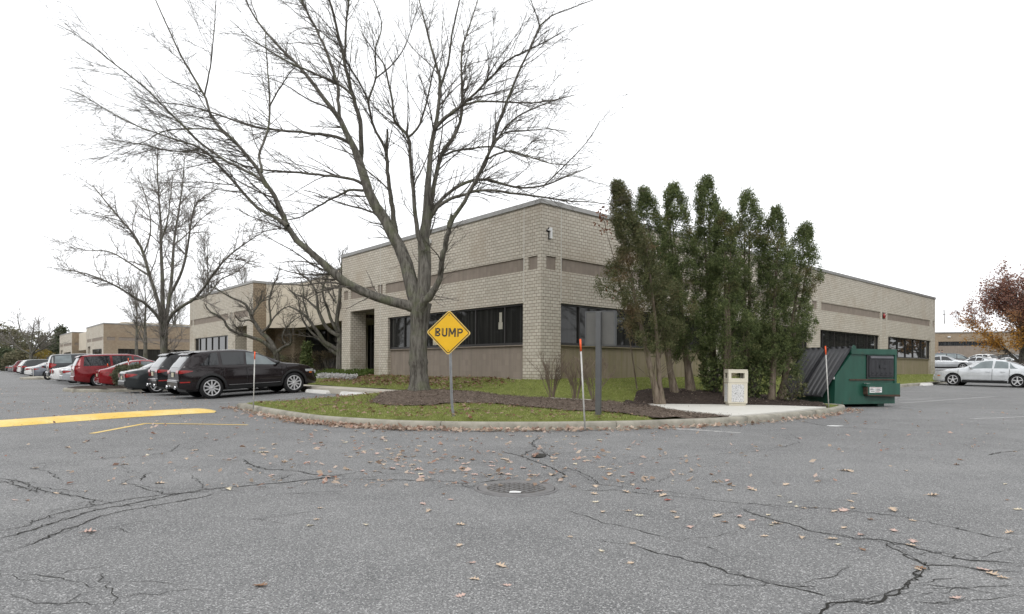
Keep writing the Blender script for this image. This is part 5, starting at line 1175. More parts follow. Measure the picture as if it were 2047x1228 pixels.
for y0, y1 in ((.0, Ld / 2 - .02), (Ld / 2 + .02, Ld + .02)):
    mb = MB(); dirx, dirz = bx2 - hx, bz2 - hz_; L = math.hypot(dirx, dirz); ux, uz = dirx / L, dirz / L; nxn, nzn = uz, -ux
    rows = []; n = 30
    for i in range(n + 1):
        y = y0 + (y1 - y0) * i / n; ph = (i / n * 5) % 1.0; rib = .035 * (ss(0, .15, ph) - ss(.5, .65, ph)) if 0 < i < n else -.0
        rows.append([(hx + ux * t_ - abs(nxn) * rib * ss(0.05, .14, t_ / L) * (1 - ss(.93, .99, t_ / L)), y, hz_ + uz * t_ + .02 * math.sin(t_ * 2.2) + .02 * rib) for t_ in np.linspace(0, L, 13)])
    mb.grid(rows, 0, False)
    mb.box(bx2 - .02, bx2 + .03, y0, y1, bz2 - .03, bz2 + .01)
    for yy in (y0 + .005, y1 - .025): mb.grid([[(hx + ux * t_ - .03, yy + e, hz_ + uz * t_ + .02 * math.sin(t_ * 2.2)) for t_ in np.linspace(0, L, 9)] for e in (0, .02)], 0, False); mb.grid([[(hx + ux * t_ - dx_, yy, hz_ + uz * t_ + .02 * math.sin(t_ * 2.2)) for t_ in np.linspace(0, L, 9)] for dx_ in (-.02, .045)], 0, False)
    mb.tube([(hx + .03, y0, hz_ - .01), (hx + .03, y1, hz_ - .01)], .022, 8)
    for q in range(4): yy = y0 + (y1 - y0) * (q + .5) / 4; mb.box(hx - .03, hx + .08, yy - .05, yy + .05, hz_ - .01, hz_ + .025)
    mb.build('lid', M['lid'], dm)
mb = MB(); mb.box(-.012, -.002, -.004, .10, .83, .90); mb.build('reflective_tag', M['white'], dm)
mb = MB(); mb.prism([(.46, HT - .03), (.60, HT - .03), (.58, HT + .06), (.52, HT + .09)], -.04, -.01, 0, 'y'); mb.build('hinge_bracket', M['green'], dm)
# wheel stops
def wstop(x, y, rz, lab):
    st = thing('wheel_stop', lab, 'wheel stop', (x, y, g(x, y)), rz, 'concrete wheel stops'); mb = MB(); rows = []
    for xx, sc in ((-.90, .45), (-.86, .9), (-.80, 1), (.80, 1), (.86, .9), (.90, .45)): rows.append([(xx, -.085, 0), (xx, -.075, .05), (xx, -.05, .125 * sc), (xx, .05, .125 * sc), (xx, .075, .05), (xx, .085, 0)])
    mb.grid(rows, 0, False); mb.af([mb.av(p) for p in rows[0]]); mb.af([mb.av(p) for p in rows[-1]]); mb.build('block', M['stop'], st)
for s_, lab in ((10.6, 'white concrete wheel stop just in front of the dark brown SUV'), (8.05, 'white wheel stop in the empty bay, between the dark SUV and the next stop'), (5.2, 'white wheel stop beside the mulch of the big bare tree'), (13.4, 'white wheel stop at the nose of the black SUV'), (16.6, 'white wheel stop at the nose of the charcoal sedan')): wstop(*ws(s_, -3.62), BANG + PI / 2, lab)
for px_, lab in ((1812, 'white wheel stop right of the dumpster along the lawn edge'), (1852, 'white wheel stop by the nose of the silver sedan')):
    x, y = on(px_, 771, g); wstop(x, y, BANG, lab)
# ------------------------------------------------------------------ vehicles on the lot
BIN_ = 'cars parked along the left row'
park('suv', 'deep_brown', 'dark brown SUV parked nearest in the left row, seen in full side view', 'car', 9.05, -7.93, group=BIN_, spokes=10, light_glass=(2, 'r'))
park('suv', 'black', 'black SUV parked right behind the dark brown one, only its tail showing', 'car', 11.95, -7.95, group=BIN_, light_glass=('r',))
park('sedan', 'charcoal', 'charcoal sedan with orange-red tail lamps next to the black SUV', 'car', 15.1, -8.45, group=BIN_, light_glass=('r',))
park('coupe', 'cherry', 'bright red low sedan behind the juniper bush on the mulch island', 'car', 22.3, -8.3, group=BIN_, light_glass=(0, 1, 'r'))
park('minivan', 'crimson', 'tall crimson minivan beside the bright red sedan', 'car', 25.9, -8.9, group=BIN_, light_glass=('r',))
park('sedan', 'silver', 'silver sedan with its tail showing just left of the crimson minivan', 'car', 29.9, -9.0, group=BIN_, detail=1, light_glass=('r',))
park('sedan', 'white', 'white car with a big round red tail lamp left of the silver sedan', 'car', 33.6, -9.1, group=BIN_, detail=1, lamp_round=True, light_glass=('r',))
park('truck', 'charcoal', 'tall dark SUV with a pale rear window standing behind the motorcycle', 'car', 38.2, -8.9, group=BIN_, detail=1, light_glass=('r', 0))
park('coupe', 'steel_grey', 'blue-grey coupe with a silver wheel left of the motorcycle', 'car', 50.5, -8.9, group=BIN_, detail=1, light_glass=(0, 1, 'r'))
park('sedan', 'white', 'white sedan half hidden by the blue-grey coupe', 'car', 57.5, -8.9, group=BIN_, detail=1, light_glass=('r',))
park('crossover', 'charcoal', 'dark grey hatchback between the white sedan and the white SUV', 'car', 62.5, -8.9, group=BIN_, detail=1, light_glass=('r',))
park('suv', 'white', 'white SUV with a long pale roof in the far left row', 'car', 70.5, -8.7, group=BIN_, detail=1)
park('crossover', 'maroon', 'dark red hatchback left of the far white SUV', 'car', 80.0, -8.6, group=BIN_, detail=1)
park('sedan', 'grey', 'grey sedan at the far left end of the row', 'car', 89.0, -8.6, group=BIN_, detail=1)
park('sedan', 'black', 'dark car cut by the left edge of the picture', 'car', 98.0, -8.5, group=BIN_, detail=1)
# silver sedan on the right: front wheel on pixel 1905, nose to the lawn
RG = 'cars parked in the right-hand lot'
V_ = Vector((-UY, UX)); d = KIND['sedan']; fw = Vector(at_y(1905, 770, 33.9).xy[:]); rw_ = fw - V_ * 2.75; nrm = Vector((-V_.y, V_.x)); ctr_ = rw_ - nrm * (d['W'] - .1) 
make_car('sedan', 'pale_silver', 'silver sedan in side view with its nose to the lawn at the right edge', 'car', (ctr_.x, ctr_.y, g(rw_.x, rw_.y)), math.atan2(V_.y, V_.x), math.atan2(g(*fw) - g(*rw_), 2.75), group=RG, light_glass=(0, 1, 2), name='silver_sedan')
T0 = math.atan2(V_.y, V_.x)
park_px('sedan', 'silver', 'silver car with a dark bonnet edge peeking past the building corner', 'car', 1888, 62, T0 + PI + .25, group=RG, detail=1)
park_px('minivan', 'charcoal', 'dark grey minivan facing us behind the silver sedan', 'car', 1908, 77, T0 + PI + .3, group=RG, detail=1, light_glass=(0, 1, 2))
park_px('crossover', 'white', 'white SUV with its tail to us against the low brown building', 'car', 1953, 82, T0 - .35, group=RG, detail=1, name='parked_crossover')
park_px('sedan', 'pale_silver', 'pale silver sedan with red tail lamps in front of the white SUV', 'car', 1954, 69, T0 - .35, group=RG, detail=1, light_glass=('r',))
park_px('crossover', 'grey', 'grey wagon with a dark rear window right of the white SUV', 'car', 2004, 82, T0 - .35, group=RG, detail=1)
park_px('sedan', 'white', 'white sedan with only its roof showing above the silver sedan', 'car', 2012, 72, T0 - .35, group=RG, detail=1, light_glass=('r', 0, 1, 2))
park_px('sedan', 'charcoal', 'dark car behind the boot of the silver sedan', 'car', 2045, 60, T0 - .3, group=RG, detail=1)
park_px('crossover', 'white', 'white car under the autumn tree at the right edge', 'car', 2056, 80, T0 - .3, group=RG, detail=1)
# motorcycle
v = at_y(96, 752, 47.5); mo = thing('motorcycle', 'black and white sports motorcycle parked between the cars in the far left row', 'motorcycle', (v.x, v.y, g(v.x, v.y)), BANG + .5)
for xw in (0, 1.4):
    e = bpy.data.objects.new('wheel', None); link(e, mo); e.location = (xw, 0, .31)
    mb = MB(); mb.lathe([(.2, -.05), (.29, -.06), (.31, -.03), (.31, .03), (.29, .06), (.2, .05)], 24, 0, 'y', close=False); mb.build('tyre', M['tyre'], e)
    mb = MB(); mb.lathe([(.03, -.06), (.05, -.03), (.05, .03), (.03, .06)], 12, 0, 'y'); mb.lathe([(.19, -.04), (.21, -.03), (.21, .03), (.19, .04)], 20, 0, 'y', close=False)
    for k in range(5): a = k * 2 * PI / 5; mb.tube([(0, 0, 0), (.2 * math.cos(a), 0, .2 * math.sin(a))], .018, 5)
    mb.build('rim', M['rim_dark'], e)
mb = MB(); mb.prism([(.75, .45), (1.25, .55), (1.55, .80), (1.45, .98), (1.2, 1.02), (.95, .85), (.6, .62)], -.17, .17, 0, 'y'); mb.build('fairing', M['p_white'], mo)
mb = MB(); mb.prism([(1.15, 1.02), (1.45, .99), (1.28, 1.20)], -.12, .12, 0, 'y'); mb.build('windshield', M['car_glass'], mo)
mb = MB(); mb.prism([(.55, .75), (1.0, .84), (1.1, .98), (.9, 1.04), (.6, .92)], -.14, .14, 0, 'y'); mb.build('fuel_tank', M['p_black'], mo)
mb = MB(); mb.prism([(-.35, .95), (.0, .86), (.55, .78), (.6, .88), (.1, .98), (-.38, 1.06)], -.13, .13, 0, 'y'); mb.build('seat', M['trim'], mo)
mb = MB(); mb.prism([(.4, .25), (1.0, .22), (1.05, .5), (.7, .7), (.35, .6)], -.15, .15, 0, 'y'); mb.build('engine', M['iron_dark'], mo)
mb = MB(); mb.tube([(.5, -.2, .35), (.1, -.22, .42), (-.3, -.22, .62)], [.04, .055, .06], 10); mb.build('exhaust_pipe', M['chrome'], mo)
mb = MB()
for sg in (1, -1): mb.tube([(1.4, sg * .09, .31), (1.18, sg * .09, .98)], .025, 6); mb.tube([(1.2, sg * .05, 1.0), (1.08, sg * .33, 1.0)], .018, 6)
mb.build('front_fork', M['chrome'], mo)
mb = MB(); mb.box(-.43, -.37, -.08, .08, .93, 1.0); mb.build('tail_light', M['tail'], mo)
# two people by the building corner, far across the lot
def person(label, loc, rz, jacket, trousers, hair, pose=0.0):
    root = thing('person', label, 'person', loc, rz, None)
    def skin(name, verts, edges, mat, rootv=0, sub=1):
        me = bpy.data.meshes.new(name); me.from_pydata([v[:3] for v in verts], edges, []); o = bpy.data.objects.new(name, me); link(o, root)
        bm = bmesh.new(); bm.from_mesh(me); L = bm.verts.layers.skin.verify(); bm.verts.ensure_lookup_table()
        for v, s_ in zip(bm.verts, verts): v[L].radius = (s_[3], s_[4] if len(s_) > 4 else s_[3])
        bm.verts[rootv][L].use_root = True; bm.to_mesh(me); bm.free()
        md = o.modifiers.new('skin', 'SKIN'); md.use_smooth_shade = True; md = o.modifiers.new('sub', 'SUBSURF'); md.levels = md.render_levels = sub; me.materials.append(mat); return o
    sk = plain('skin_tone', (.38, .23, .16), .6)
    B = [(0, 0, .95, .10, .13), (0, 0, 1.15, .10, .13), (0, 0, 1.38, .10, .16), (0, 0, 1.50, .05), (0, .01, 1.60, .085, .078), (0, .012, 1.72, .075, .07)]
    E = [(0, 1), (1, 2), (2, 3), (3, 4), (4, 5)]
    for sg in (1, -1):
        n = len(B); B += [(sg * .09, 0, .88, .075), (sg * .10, .01, .50, .055), (sg * .10, -.01, .09, .04), (sg * .11, .12, .04, .035)]; E += [(0, n), (n, n + 1), (n + 1, n + 2), (n + 2, n + 3)]
        n = len(B); B += [(sg * .19, 0, 1.40, .05), (sg * .25, -.02, 1.12, .04), (sg * .24, .10 + pose, .90 + pose, .032), (sg * .235, .13 + pose, .82 + pose, .030), (sg * .23, .15 + pose, .76 + pose, .016)]; E += [(2, n), (n, n + 1), (n + 1, n + 2), (n + 2, n + 3), (n + 3, n + 4)]
    skin('body', B, E, sk)
    J = [(0, 0, .98, .12, .16), (0, 0, 1.2, .12, .155), (0, 0, 1.42, .11, .17)]; EJ = [(0, 1), (1, 2)]
    for sg in (1, -1): n = len(J); J += [(sg * .20, 0, 1.40, .065), (sg * .255, -.02, 1.12, .055), (sg * .245, .10 + pose, .90 + pose, .045)]; EJ += [(2, n), (n, n + 1), (n + 1, n + 2)]
    skin('jacket', J, EJ, jacket)
    T = [(0, 0, 1.0, .105, .145)]; ET = []
    for sg in (1, -1): n = len(T); T += [(sg * .095, 0, .86, .09), (sg * .10, .01, .50, .068), (sg * .10, -.005, .10, .058)]; ET += [(0, n), (n, n + 1), (n + 1, n + 2)]
    skin('trousers', T, ET, trousers)
    mb = MB(); mb.T = Matrix.Translation((0, -.015, 1.69)) @ Matrix.Diagonal((.088, .10, .085, 1)); bm = bmesh.new(); bmesh.ops.create_icosphere(bm, subdivisions=2, radius=1); mb.take(bm, 0, True); mb.build('hair', hair, root)
    mb = MB()
    for sg in (1, -1): mb.bbox(sg * .105 - .045, sg * .105 + .045, -.06, .19, 0, .08, .02)
    mb.build('shoes', M['trim'], root); return root
hairm = plain('dark_hair', (.03, .022, .018), .6)
v = at_y(1877, 730, 87.5); person('person in a grey-blue jacket and khaki trousers by the building corner, farther left', (v.x, v.y, g(v.x, v.y)), 2.2, plain('grey_blue_cloth', (.16, .18, .23), .9), plain('khaki_cloth', (.30, .25, .15), .9), hairm)
v = at_y(1883.5, 730, 86.8); person('person in a dark jacket over a white shirt facing the one in khaki trousers', (v.x, v.y, g(v.x, v.y)), 1.0 + PI, plain('navy_cloth', (.03, .035, .06), .9), plain('dark_trousers', (.03, .03, .035), .9), hairm, .03)
# shed with a sloping slate roof beyond the left row
v = at_y(90, 725, 112); sh = thing('shed', 'small shed with a blue-grey sloping roof beyond the far left cars', 'shed', (v.x, v.y, 0), .3)
mb = MB(); mb.box(-1.3, 1.3, -1, 1, 0, 1.75); mb.build('wall', plain('shed_wall', (.25, .24, .22), .8), sh); mb = MB(); mb.prism([(-1.2, 1.7), (1.2, 1.7), (0, 2.75)], -1.45, 1.45, 0, 'x'); mb.build('roof', plain('slate_roof', (.13, .145, .18), .7), sh)
# ------------------------------------------------------------------ the big bare tree, limbs traced from the photograph, each with its own depth
TY = 17.5; TB = np.array([TREE[0], TREE[1], hI(TREE[0], TREE[1])])
LIMBS = [  # (depth offset at the end in metres, [(px, py, half width in px) ...], depth at start)
 (0.0, [(838, 792, 30), (838, 779, 24), (838, 765, 20.5), (837, 740, 19), (836, 700, 18.5), (838, 660, 18), (840, 628, 20), (842, 606, 22)], 0),
 (-1.6, [(842, 622, 12), (815, 611, 11), (790, 605, 10), (740, 590, 9.3), (700, 571, 9), (660, 540, 8.2), (626, 510, 7.6), (596, 485, 7.2), (578, 458, 6.8), (566, 437, 6.2), (555, 400, 5.6), (536, 379, 5), (527, 350, 4.6), (513, 335, 4.2), (473, 285, 3.6), (428, 245, 3.2), (412, 200, 2.8), (390, 160, 2.4), (365, 117, 2), (338, 60, 1.6), (311, 0, 1.2)], 0),
 (1.2, [(576, 452, 5.5), (559, 440, 4.6), (530, 425, 4.2), (502, 405, 3.8), (473, 370, 3.4), (433, 325, 3), (399, 296, 2.6), (342, 276, 2), (279, 254, 1.6), (217, 222, 1.2), (160, 188, .9), (120, 175, .7)], -.9),
 (-3.0, [(534, 376, 4.2), (513, 353, 3.6), (456, 325, 3.0), (420, 300, 2.8), (393, 279, 2.6), (342, 228, 2.2), (285, 171, 1.8), (228, 128, 1.5), (194, 100, 1.2), (150, 68, .9), (114, 48, .7)], -1.2),
 (-.4, [(524, 345, 3.2), (518, 308, 3), (527, 285, 2.8), (536, 257, 2.6), (539, 205, 2.2), (536, 150, 1.7), (533, 108, 1.4), (530, 57, 1.0)], -1.3),
 (-2.2, [(539, 212, 2), (560, 175, 1.7), (575, 152, 1.4), (593, 131, 1)], -1.0),
 (-2.6, [(409, 190, 2.2), (416, 155, 1.8), (422, 125, 1.6), (428, 60, 1.2), (432, 0, .9)], -1.7),
 (-2.4, [(470, 283, 2.4), (440, 262, 2), (400, 258, 1.7), (330, 262, 1.4), (285, 285, 1.0), (210, 300, .7)], -1.3),
 (1.6, [(400, 297, 2.2), (370, 303, 1.9), (330, 300, 1.6), (290, 290, 1.3), (240, 283, 1.0), (210, 278, .7)], .2),
 # left-centre limb
 (1.8, [(838, 622, 15), (828, 590, 14.5), (815, 540, 14), (803, 505, 13), (778, 454, 11.5), (752, 414, 10.5), (732, 369, 9.5), (717, 323, 8.5), (702, 283, 7.4), (682, 242, 6.2), (651, 202, 5.2), (616, 156, 4.2), (591, 126, 3.4), (545, 81, 2.6), (500, 20, 1.8), (480, -40, 1.2)], 0),
 (-.8, [(720, 330, 6.5), (723, 305, 6), (722, 283, 5.8), (715, 222, 5.2), (699, 172, 4.6), (687, 116, 4.0), (672, 50, 3.2), (659, 0, 2.6), (645, -70, 1.6)], 1.0),
 (-1.4, [(688, 118, 3), (692, 50, 2.6), (697, 0, 2.2), (700, -60, 1.4)], -.4),
 (2.6, [(680, 240, 4.6), (677, 200, 4.2), (674, 167, 4), (657, 116, 3.4), (636, 66, 2.8), (601, 0, 2), (585, -40, 1.4)], 1.4),
 (3.4, [(702, 288, 4.4), (667, 273, 3.8), (611, 265, 3.2), (551, 260, 2.8), (500, 252, 2.3), (433, 228, 1.8), (371, 211, 1.2), (320, 205, .8)], 1.2),
 (-.6, [(737, 378, 4), (712, 361, 3.6), (667, 353, 3.2), (601, 346, 2.7), (540, 341, 2.2), (490, 332, 1.6), (440, 310, 1.0)], .8),
 (2.8, [(729, 381, 3.6), (705, 380, 3), (687, 386, 2.8), (646, 407, 2.2), (601, 434, 1.5), (570, 440, .9)], .8),
 (-1.2, [(704, 190, 3.4), (680, 170, 3), (651, 157, 2.8), (611, 139, 2.4), (576, 124, 2), (530, 96, 1.5), (500, 76, 1.1), (460, 40, .8)], -.2),
 # thin upright limb with a broken stub
 (-.6, [(806, 508, 8), (796, 485, 7.2), (790, 465, 6.8), (783, 404, 5.6), (775, 354, 4.8), (773, 303, 4.2), (774, 280, 3.4), (774, 258, 2.4)], .7),
 (-1.8, [(772, 308, 3.6), (763, 283, 3.4), (747, 252, 3), (737, 202, 2.6), (752, 152, 2.2), (750, 101, 1.8), (763, 50, 1.4), (747, 0, 1)], -.4),
 (-2.6, [(737, 204, 2.3), (717, 162, 2), (697, 131, 1.7), (680, 100, 1.2), (655, 60, .8)], -1),
 (-2.6, [(752, 156, 1.9), (783, 131, 1.6), (808, 96, 1.3), (823, 55, 1), (835, 10, .7)], -1.2),
 # centre limb
 (.6, [(842, 615, 15), (846, 580, 14), (848, 545, 13.5), (848, 505, 13), (848, 470, 11.5), (852, 435, 9.5), (854, 400, 8.2), (856, 354, 7), (861, 303, 6), (871, 252, 5), (876, 217, 4.4), (881, 172, 3.8), (871, 126, 3), (859, 86, 2.4), (848, 40, 1.9), (838, 0, 1.4), (830, -50, 1)], 0),
 (-.8, [(880, 175, 3.2), (896, 126, 2.6), (904, 66, 2.1), (919, 0, 1.5), (925, -40, 1)], .4),
 (-1.6, [(846, 500, 7), (838, 475, 6), (828, 404, 5), (821, 328, 4.4), (816, 273, 4), (788, 242, 3.2), (785, 202, 2.8), (775, 162, 2.3), (768, 130, 1.8), (742, 95, 1.2), (720, 60, .8)], -.2),
 (-2.4, [(816, 275, 3), (838, 252, 2.6), (853, 202, 2.1), (864, 152, 1.6), (874, 110, 1.1)], -1),
 (2.0, [(852, 436, 6.5), (859, 414, 6), (871, 354, 5.4), (884, 303, 4.8), (904, 278, 4.3), (919, 247, 3.8), (924, 202, 3.2), (923, 152, 2.6), (922, 101, 2.2), (934, 66, 1.8), (955, 0, 1.2), (965, -30, .9)], .2),
 (-2.8, [(868, 262, 4), (885, 240, 3.6), (904, 227, 3.4), (944, 192, 3), (980, 157, 2.6), (1015, 121, 2.2), (1056, 101, 1.6), (1096, 81, 1.1), (1130, 60, .7)], .3),
 (2.6, [(872, 250, 3.4), (914, 217, 3), (955, 204, 2.6), (995, 203, 2.3), (1056, 206, 1.8), (1106, 200, 1.2), (1150, 190, .7)], .3),
 (3.2, [(884, 312, 3), (910, 302, 2.6), (939, 298, 2.3), (980, 293, 1.8), (1010, 300, 1.3), (1060, 318, .8)], .8),
 # right limb: low elbow, sawn-off top, long leader
 (-1.6, [(840, 622, 9), (848, 605, 8.5), (861, 590, 8), (874, 570, 7.6), (881, 545, 7), (886, 510, 6.6), (894, 471, 6.2), (900, 446, 6), (904, 430, 5.2)], -.5),
 (-3.4, [(898, 455, 5.4), (908, 430, 5), (929, 404, 4.8), (949, 364, 4.4), (970, 328, 4), (982, 293, 3.7), (997, 247, 3.3), (1010, 212, 3), (1025, 172, 2.8), (1045, 126, 2.5), (1066, 86, 2.2), (1081, 50, 1.9), (1106, 30, 1.5), (1146, 15, 1.1), (1187, 0, .8)], -1.5),
 (-3.6, [(955, 352, 2.8), (975, 310, 2.6), (1005, 263, 2.4), (1030, 237, 2), (1056, 222, 1.7), (1106, 202, 1.2), (1136, 194, .8)], -2),
 (1.4, [(856, 432, 5), (868, 414, 4.6), (894, 389, 4.2), (934, 364, 3.7), (970, 359, 3.4), (1005, 369, 3), (1045, 376, 2.6), (1086, 371, 2.1), (1131, 354, 1.5), (1182, 333, .9)], .3),
 (-1.8, [(858, 440, 5), (879, 412, 4.4), (905, 396, 4), (929, 389, 3.7), (965, 380, 3.3), (1005, 384, 3), (1061, 391, 2.5), (1096, 396, 2.1), (1136, 402, 1.6), (1180, 404, 1.1), (1225, 410, .7)], .2),
 (-4.4, [(974, 318, 2.6), (1000, 306, 2.3), (1025, 303, 2.1), (1071, 318, 1.6), (1106, 328, 1.2), (1150, 330, .8)], -2.2),
 (-3.8, [(1079, 54, 1.5), (1072, 30, 1.2), (1061, 0, .9)], -3.1),
 (-3.2, [(985, 285, 2.2), (1010, 265, 1.9), (1050, 262, 1.6), (1090, 258, 1.2), (1130, 262, .8)], -2.3),
 (-1.0, [(1086, 372, 1.8), (1115, 345, 1.5), (1150, 310, 1.2), (1180, 275, .9), (1200, 240, .6)], 1.2),
]
def traced(seed=3):
    rng = np.random.default_rng(seed); root = thing('bare_tree', 'big spreading bare tree with a grey furrowed trunk in the mulch behind the BUMP sign', 'tree', tuple(TB)); thick = []; PK = []; RK = []
    for k, (dz, pts, d0) in enumerate(LIMBS):
        n = len(pts); L = [0.0]
        for a, b in zip(pts, pts[1:]): L.append(L[-1] + math.hypot(b[0] - a[0], b[1] - a[1]))
        P = []; R = []
        for (px, py, hw), l in zip(pts, L):
            f = l / L[-1]; Y = TY + d0 + (dz - d0) * f; P.append(np.array(at_y(px, py, Y)[:])); R.append(max(.0055, hw * Y / F * (0.80 if hw < 8 else .97)))
        K = 26 if n > 5 else 14; p, r = smooth_path(P, R, K)
        if k: p[1:-1] += rng.normal(size=(K - 2, 3)) * np.minimum(r[1:-1, None] * .22, .012)
        else: r = r * (1 + .03 * rng.normal(size=K))
        thick.append((p[None], r[None], 20 if k == 0 else (14 if pts[0][2] > 8 else 9)))
        if k: q, s_ = resample(p, r, 16); PK.append(q); RK.append(s_)
    PK = np.array(PK); RK = np.array(RK); o = TB + (0, 0, 3.0)
    # side branches leave the limbs and sweep outwards; twigs in turn
    P1, R1 = spawn(PK, RK, 560, .16, .88, .9, 3.0, 58, -.02, 9, .085, rng, .005, .28, .42, o, 1.05)
    P2, R2 = spawn(np.concatenate([resample_many(PK, 9), P1]), np.concatenate([RK[:, np.linspace(0, 15, 9).astype(int)], R1]), 4000, .15, .95, .30, 1.2, 50, 0.0, 6, .12, rng, .0038, .5, .5, o, .6)
    P3, R3 = spawn(P2, R2, 11500, .08, 1.0, .12, .55, 52, 0.0, 4, .14, rng, .003, .7, .75, o, .3)
    rng2 = np.random.default_rng(5); kn = []
    join_tubes('trunk', thick, M['bark'], root, TB); join_tubes('crown', [(P1, R1, 5), (P2, R2, 3), (P3, R3, 3)], M['twig'], root, TB)
def resample_many(P, K): return P[:, np.linspace(0, P.shape[1] - 1, K).astype(int)]
traced()
# the other bare trees
gz_ = lambda x, y: (x, y, g(x, y))
for i, (px, Y, hgt, sp, lab) in enumerate(((272, 58, 9.5, 3.6, 'slender bare tree in front of the second office building, left one of the pair'), (289, 47, 8.0, 3.2, 'slim bare tree beside the thicker trunk, right one of the pair'))):
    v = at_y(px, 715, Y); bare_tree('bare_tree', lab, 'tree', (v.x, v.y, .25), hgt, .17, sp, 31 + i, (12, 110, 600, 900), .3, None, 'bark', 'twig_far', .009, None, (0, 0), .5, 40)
for i, (px, Y, hgt, sp, lab) in enumerate(((415, 66, 15.0, 5.0, 'hazy bare tree showing above the roof of the far wing, near its left end'), (490, 75, 14.0, 5.0, 'hazy bare tree showing above the roof of the far wing, near the chimney-like pier'), (350, 88, 15, 5.5, 'hazy bare tree far behind the second largest bare tree'))):
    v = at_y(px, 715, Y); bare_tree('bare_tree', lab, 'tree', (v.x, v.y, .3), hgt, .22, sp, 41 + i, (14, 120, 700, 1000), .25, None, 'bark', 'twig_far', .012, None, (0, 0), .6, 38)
# two crooked ornamental trees at the entrance court
def court_tree(lab, limbs, Y, seed, base, nm='ornamental_tree', cnt=(110, 620, 900), ln=(.4, 1.8, .2, .8), up=.22, rs=.9):
    rng = np.random.default_rng(seed); b = np.array(at_y(*base, Y)[:]); root = thing(nm, lab, 'tree', tuple(b)); thick = []; PK = []; RK = []
    for dz, pts in limbs:
        n = len(pts); P = [np.array(at_y(px, py, Y + dz * i / (n - 1))[:]) for i, (px, py, hw) in enumerate(pts)]; R = [hw * Y / F * rs for _, _, hw in pts]; p, r = smooth_path(P, R, 18)
        thick.append((p[None], r[None], 9)); q, s_ = resample(p, r, 12); PK.append(q); RK.append(s_)
    PK, RK = np.array(PK), np.array(RK); P1, R1 = spawn(PK, RK, cnt[0], .3, 1, ln[0], ln[1], 45, up, 8, .13, rng, .008, .35, .55); P2, R2 = spawn(P1, R1, cnt[1], .1, 1, ln[2], ln[3], 45, up * .8, 5, .15, rng, .006, .6, .7); P3, R3 = spawn(P2, R2, cnt[2], .1, 1, .1, .4, 45, up * .8, 4, .15, rng, .005, .7, .8)
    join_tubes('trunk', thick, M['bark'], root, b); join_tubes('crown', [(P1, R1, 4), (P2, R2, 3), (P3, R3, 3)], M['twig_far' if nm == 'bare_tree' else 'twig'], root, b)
court_tree('tall bare tree rising behind the parked cars, second largest, left of the far wing', [
 (0, [(329, 765, 14), (329, 735, 12.5), (328, 700, 11.5), (328, 660, 12), (329, 640, 12)]), (-1.2, [(327, 655, 7), (321, 625, 6.5), (312, 590, 5.6), (298, 547, 5), (285, 502, 4.2), (268, 470, 3.6), (251, 450, 3), (217, 410, 2.2), (185, 370, 1.2)]), (.8, [(328, 650, 8), (325, 600, 7), (325, 560, 6), (322, 500, 4.6), (322, 456, 3.8), (318, 400, 2.8), (315, 350, 2), (315, 302, 1.1)]),
 (1.6, [(330, 650, 7.5), (338, 600, 6), (343, 560, 5.2), (348, 484, 4), (356, 430, 3), (365, 370, 2.2), (369, 313, 1.1)]), (-1, [(340, 590, 5), (356, 560, 4.4), (366, 535, 4), (374, 500, 3.4), (380, 460, 2.8), (388, 416, 2.2), (405, 395, 1.6), (430, 380, 1)]), (-2.2, [(331, 655, 6.5), (342, 630, 5.6), (365, 612, 5), (388, 598, 4.6), (408, 575, 3.8), (422, 553, 3.4), (456, 513, 2.6), (502, 479, 1.6), (530, 462, .9)]),
 (1.5, [(386, 600, 3), (415, 590, 2.6), (440, 560, 2.2), (470, 545, 1.6), (500, 520, 1)]), (-2.6, [(326, 652, 6), (313, 630, 5.2), (290, 607, 4.2), (274, 598, 3.6), (228, 570, 2.8), (171, 547, 1.8), (108, 536, .9)]), (1.4, [(300, 552, 3.4), (280, 540, 3), (256, 524, 2.5), (217, 503, 1.9), (165, 500, 1.2), (130, 480, .7)]),
 (-.5, [(323, 480, 2.6), (335, 440, 2), (340, 400, 1.6), (345, 350, .9)]), (1.2, [(287, 508, 2.8), (300, 470, 2.3), (300, 430, 1.8), (290, 390, 1.4), (275, 350, .8)]), (-1.6, [(250, 450, 1.8), (235, 440, 1.5), (200, 432, 1.1), (165, 425, .7)]), (2, [(348, 490, 2.4), (372, 470, 2), (400, 440, 1.6), (420, 425, 1)])], 30.0, 63, (329, 765), 'bare_tree', (340, 2600, 4200), (.8, 2.6, .3, 1.1), .08, .60)
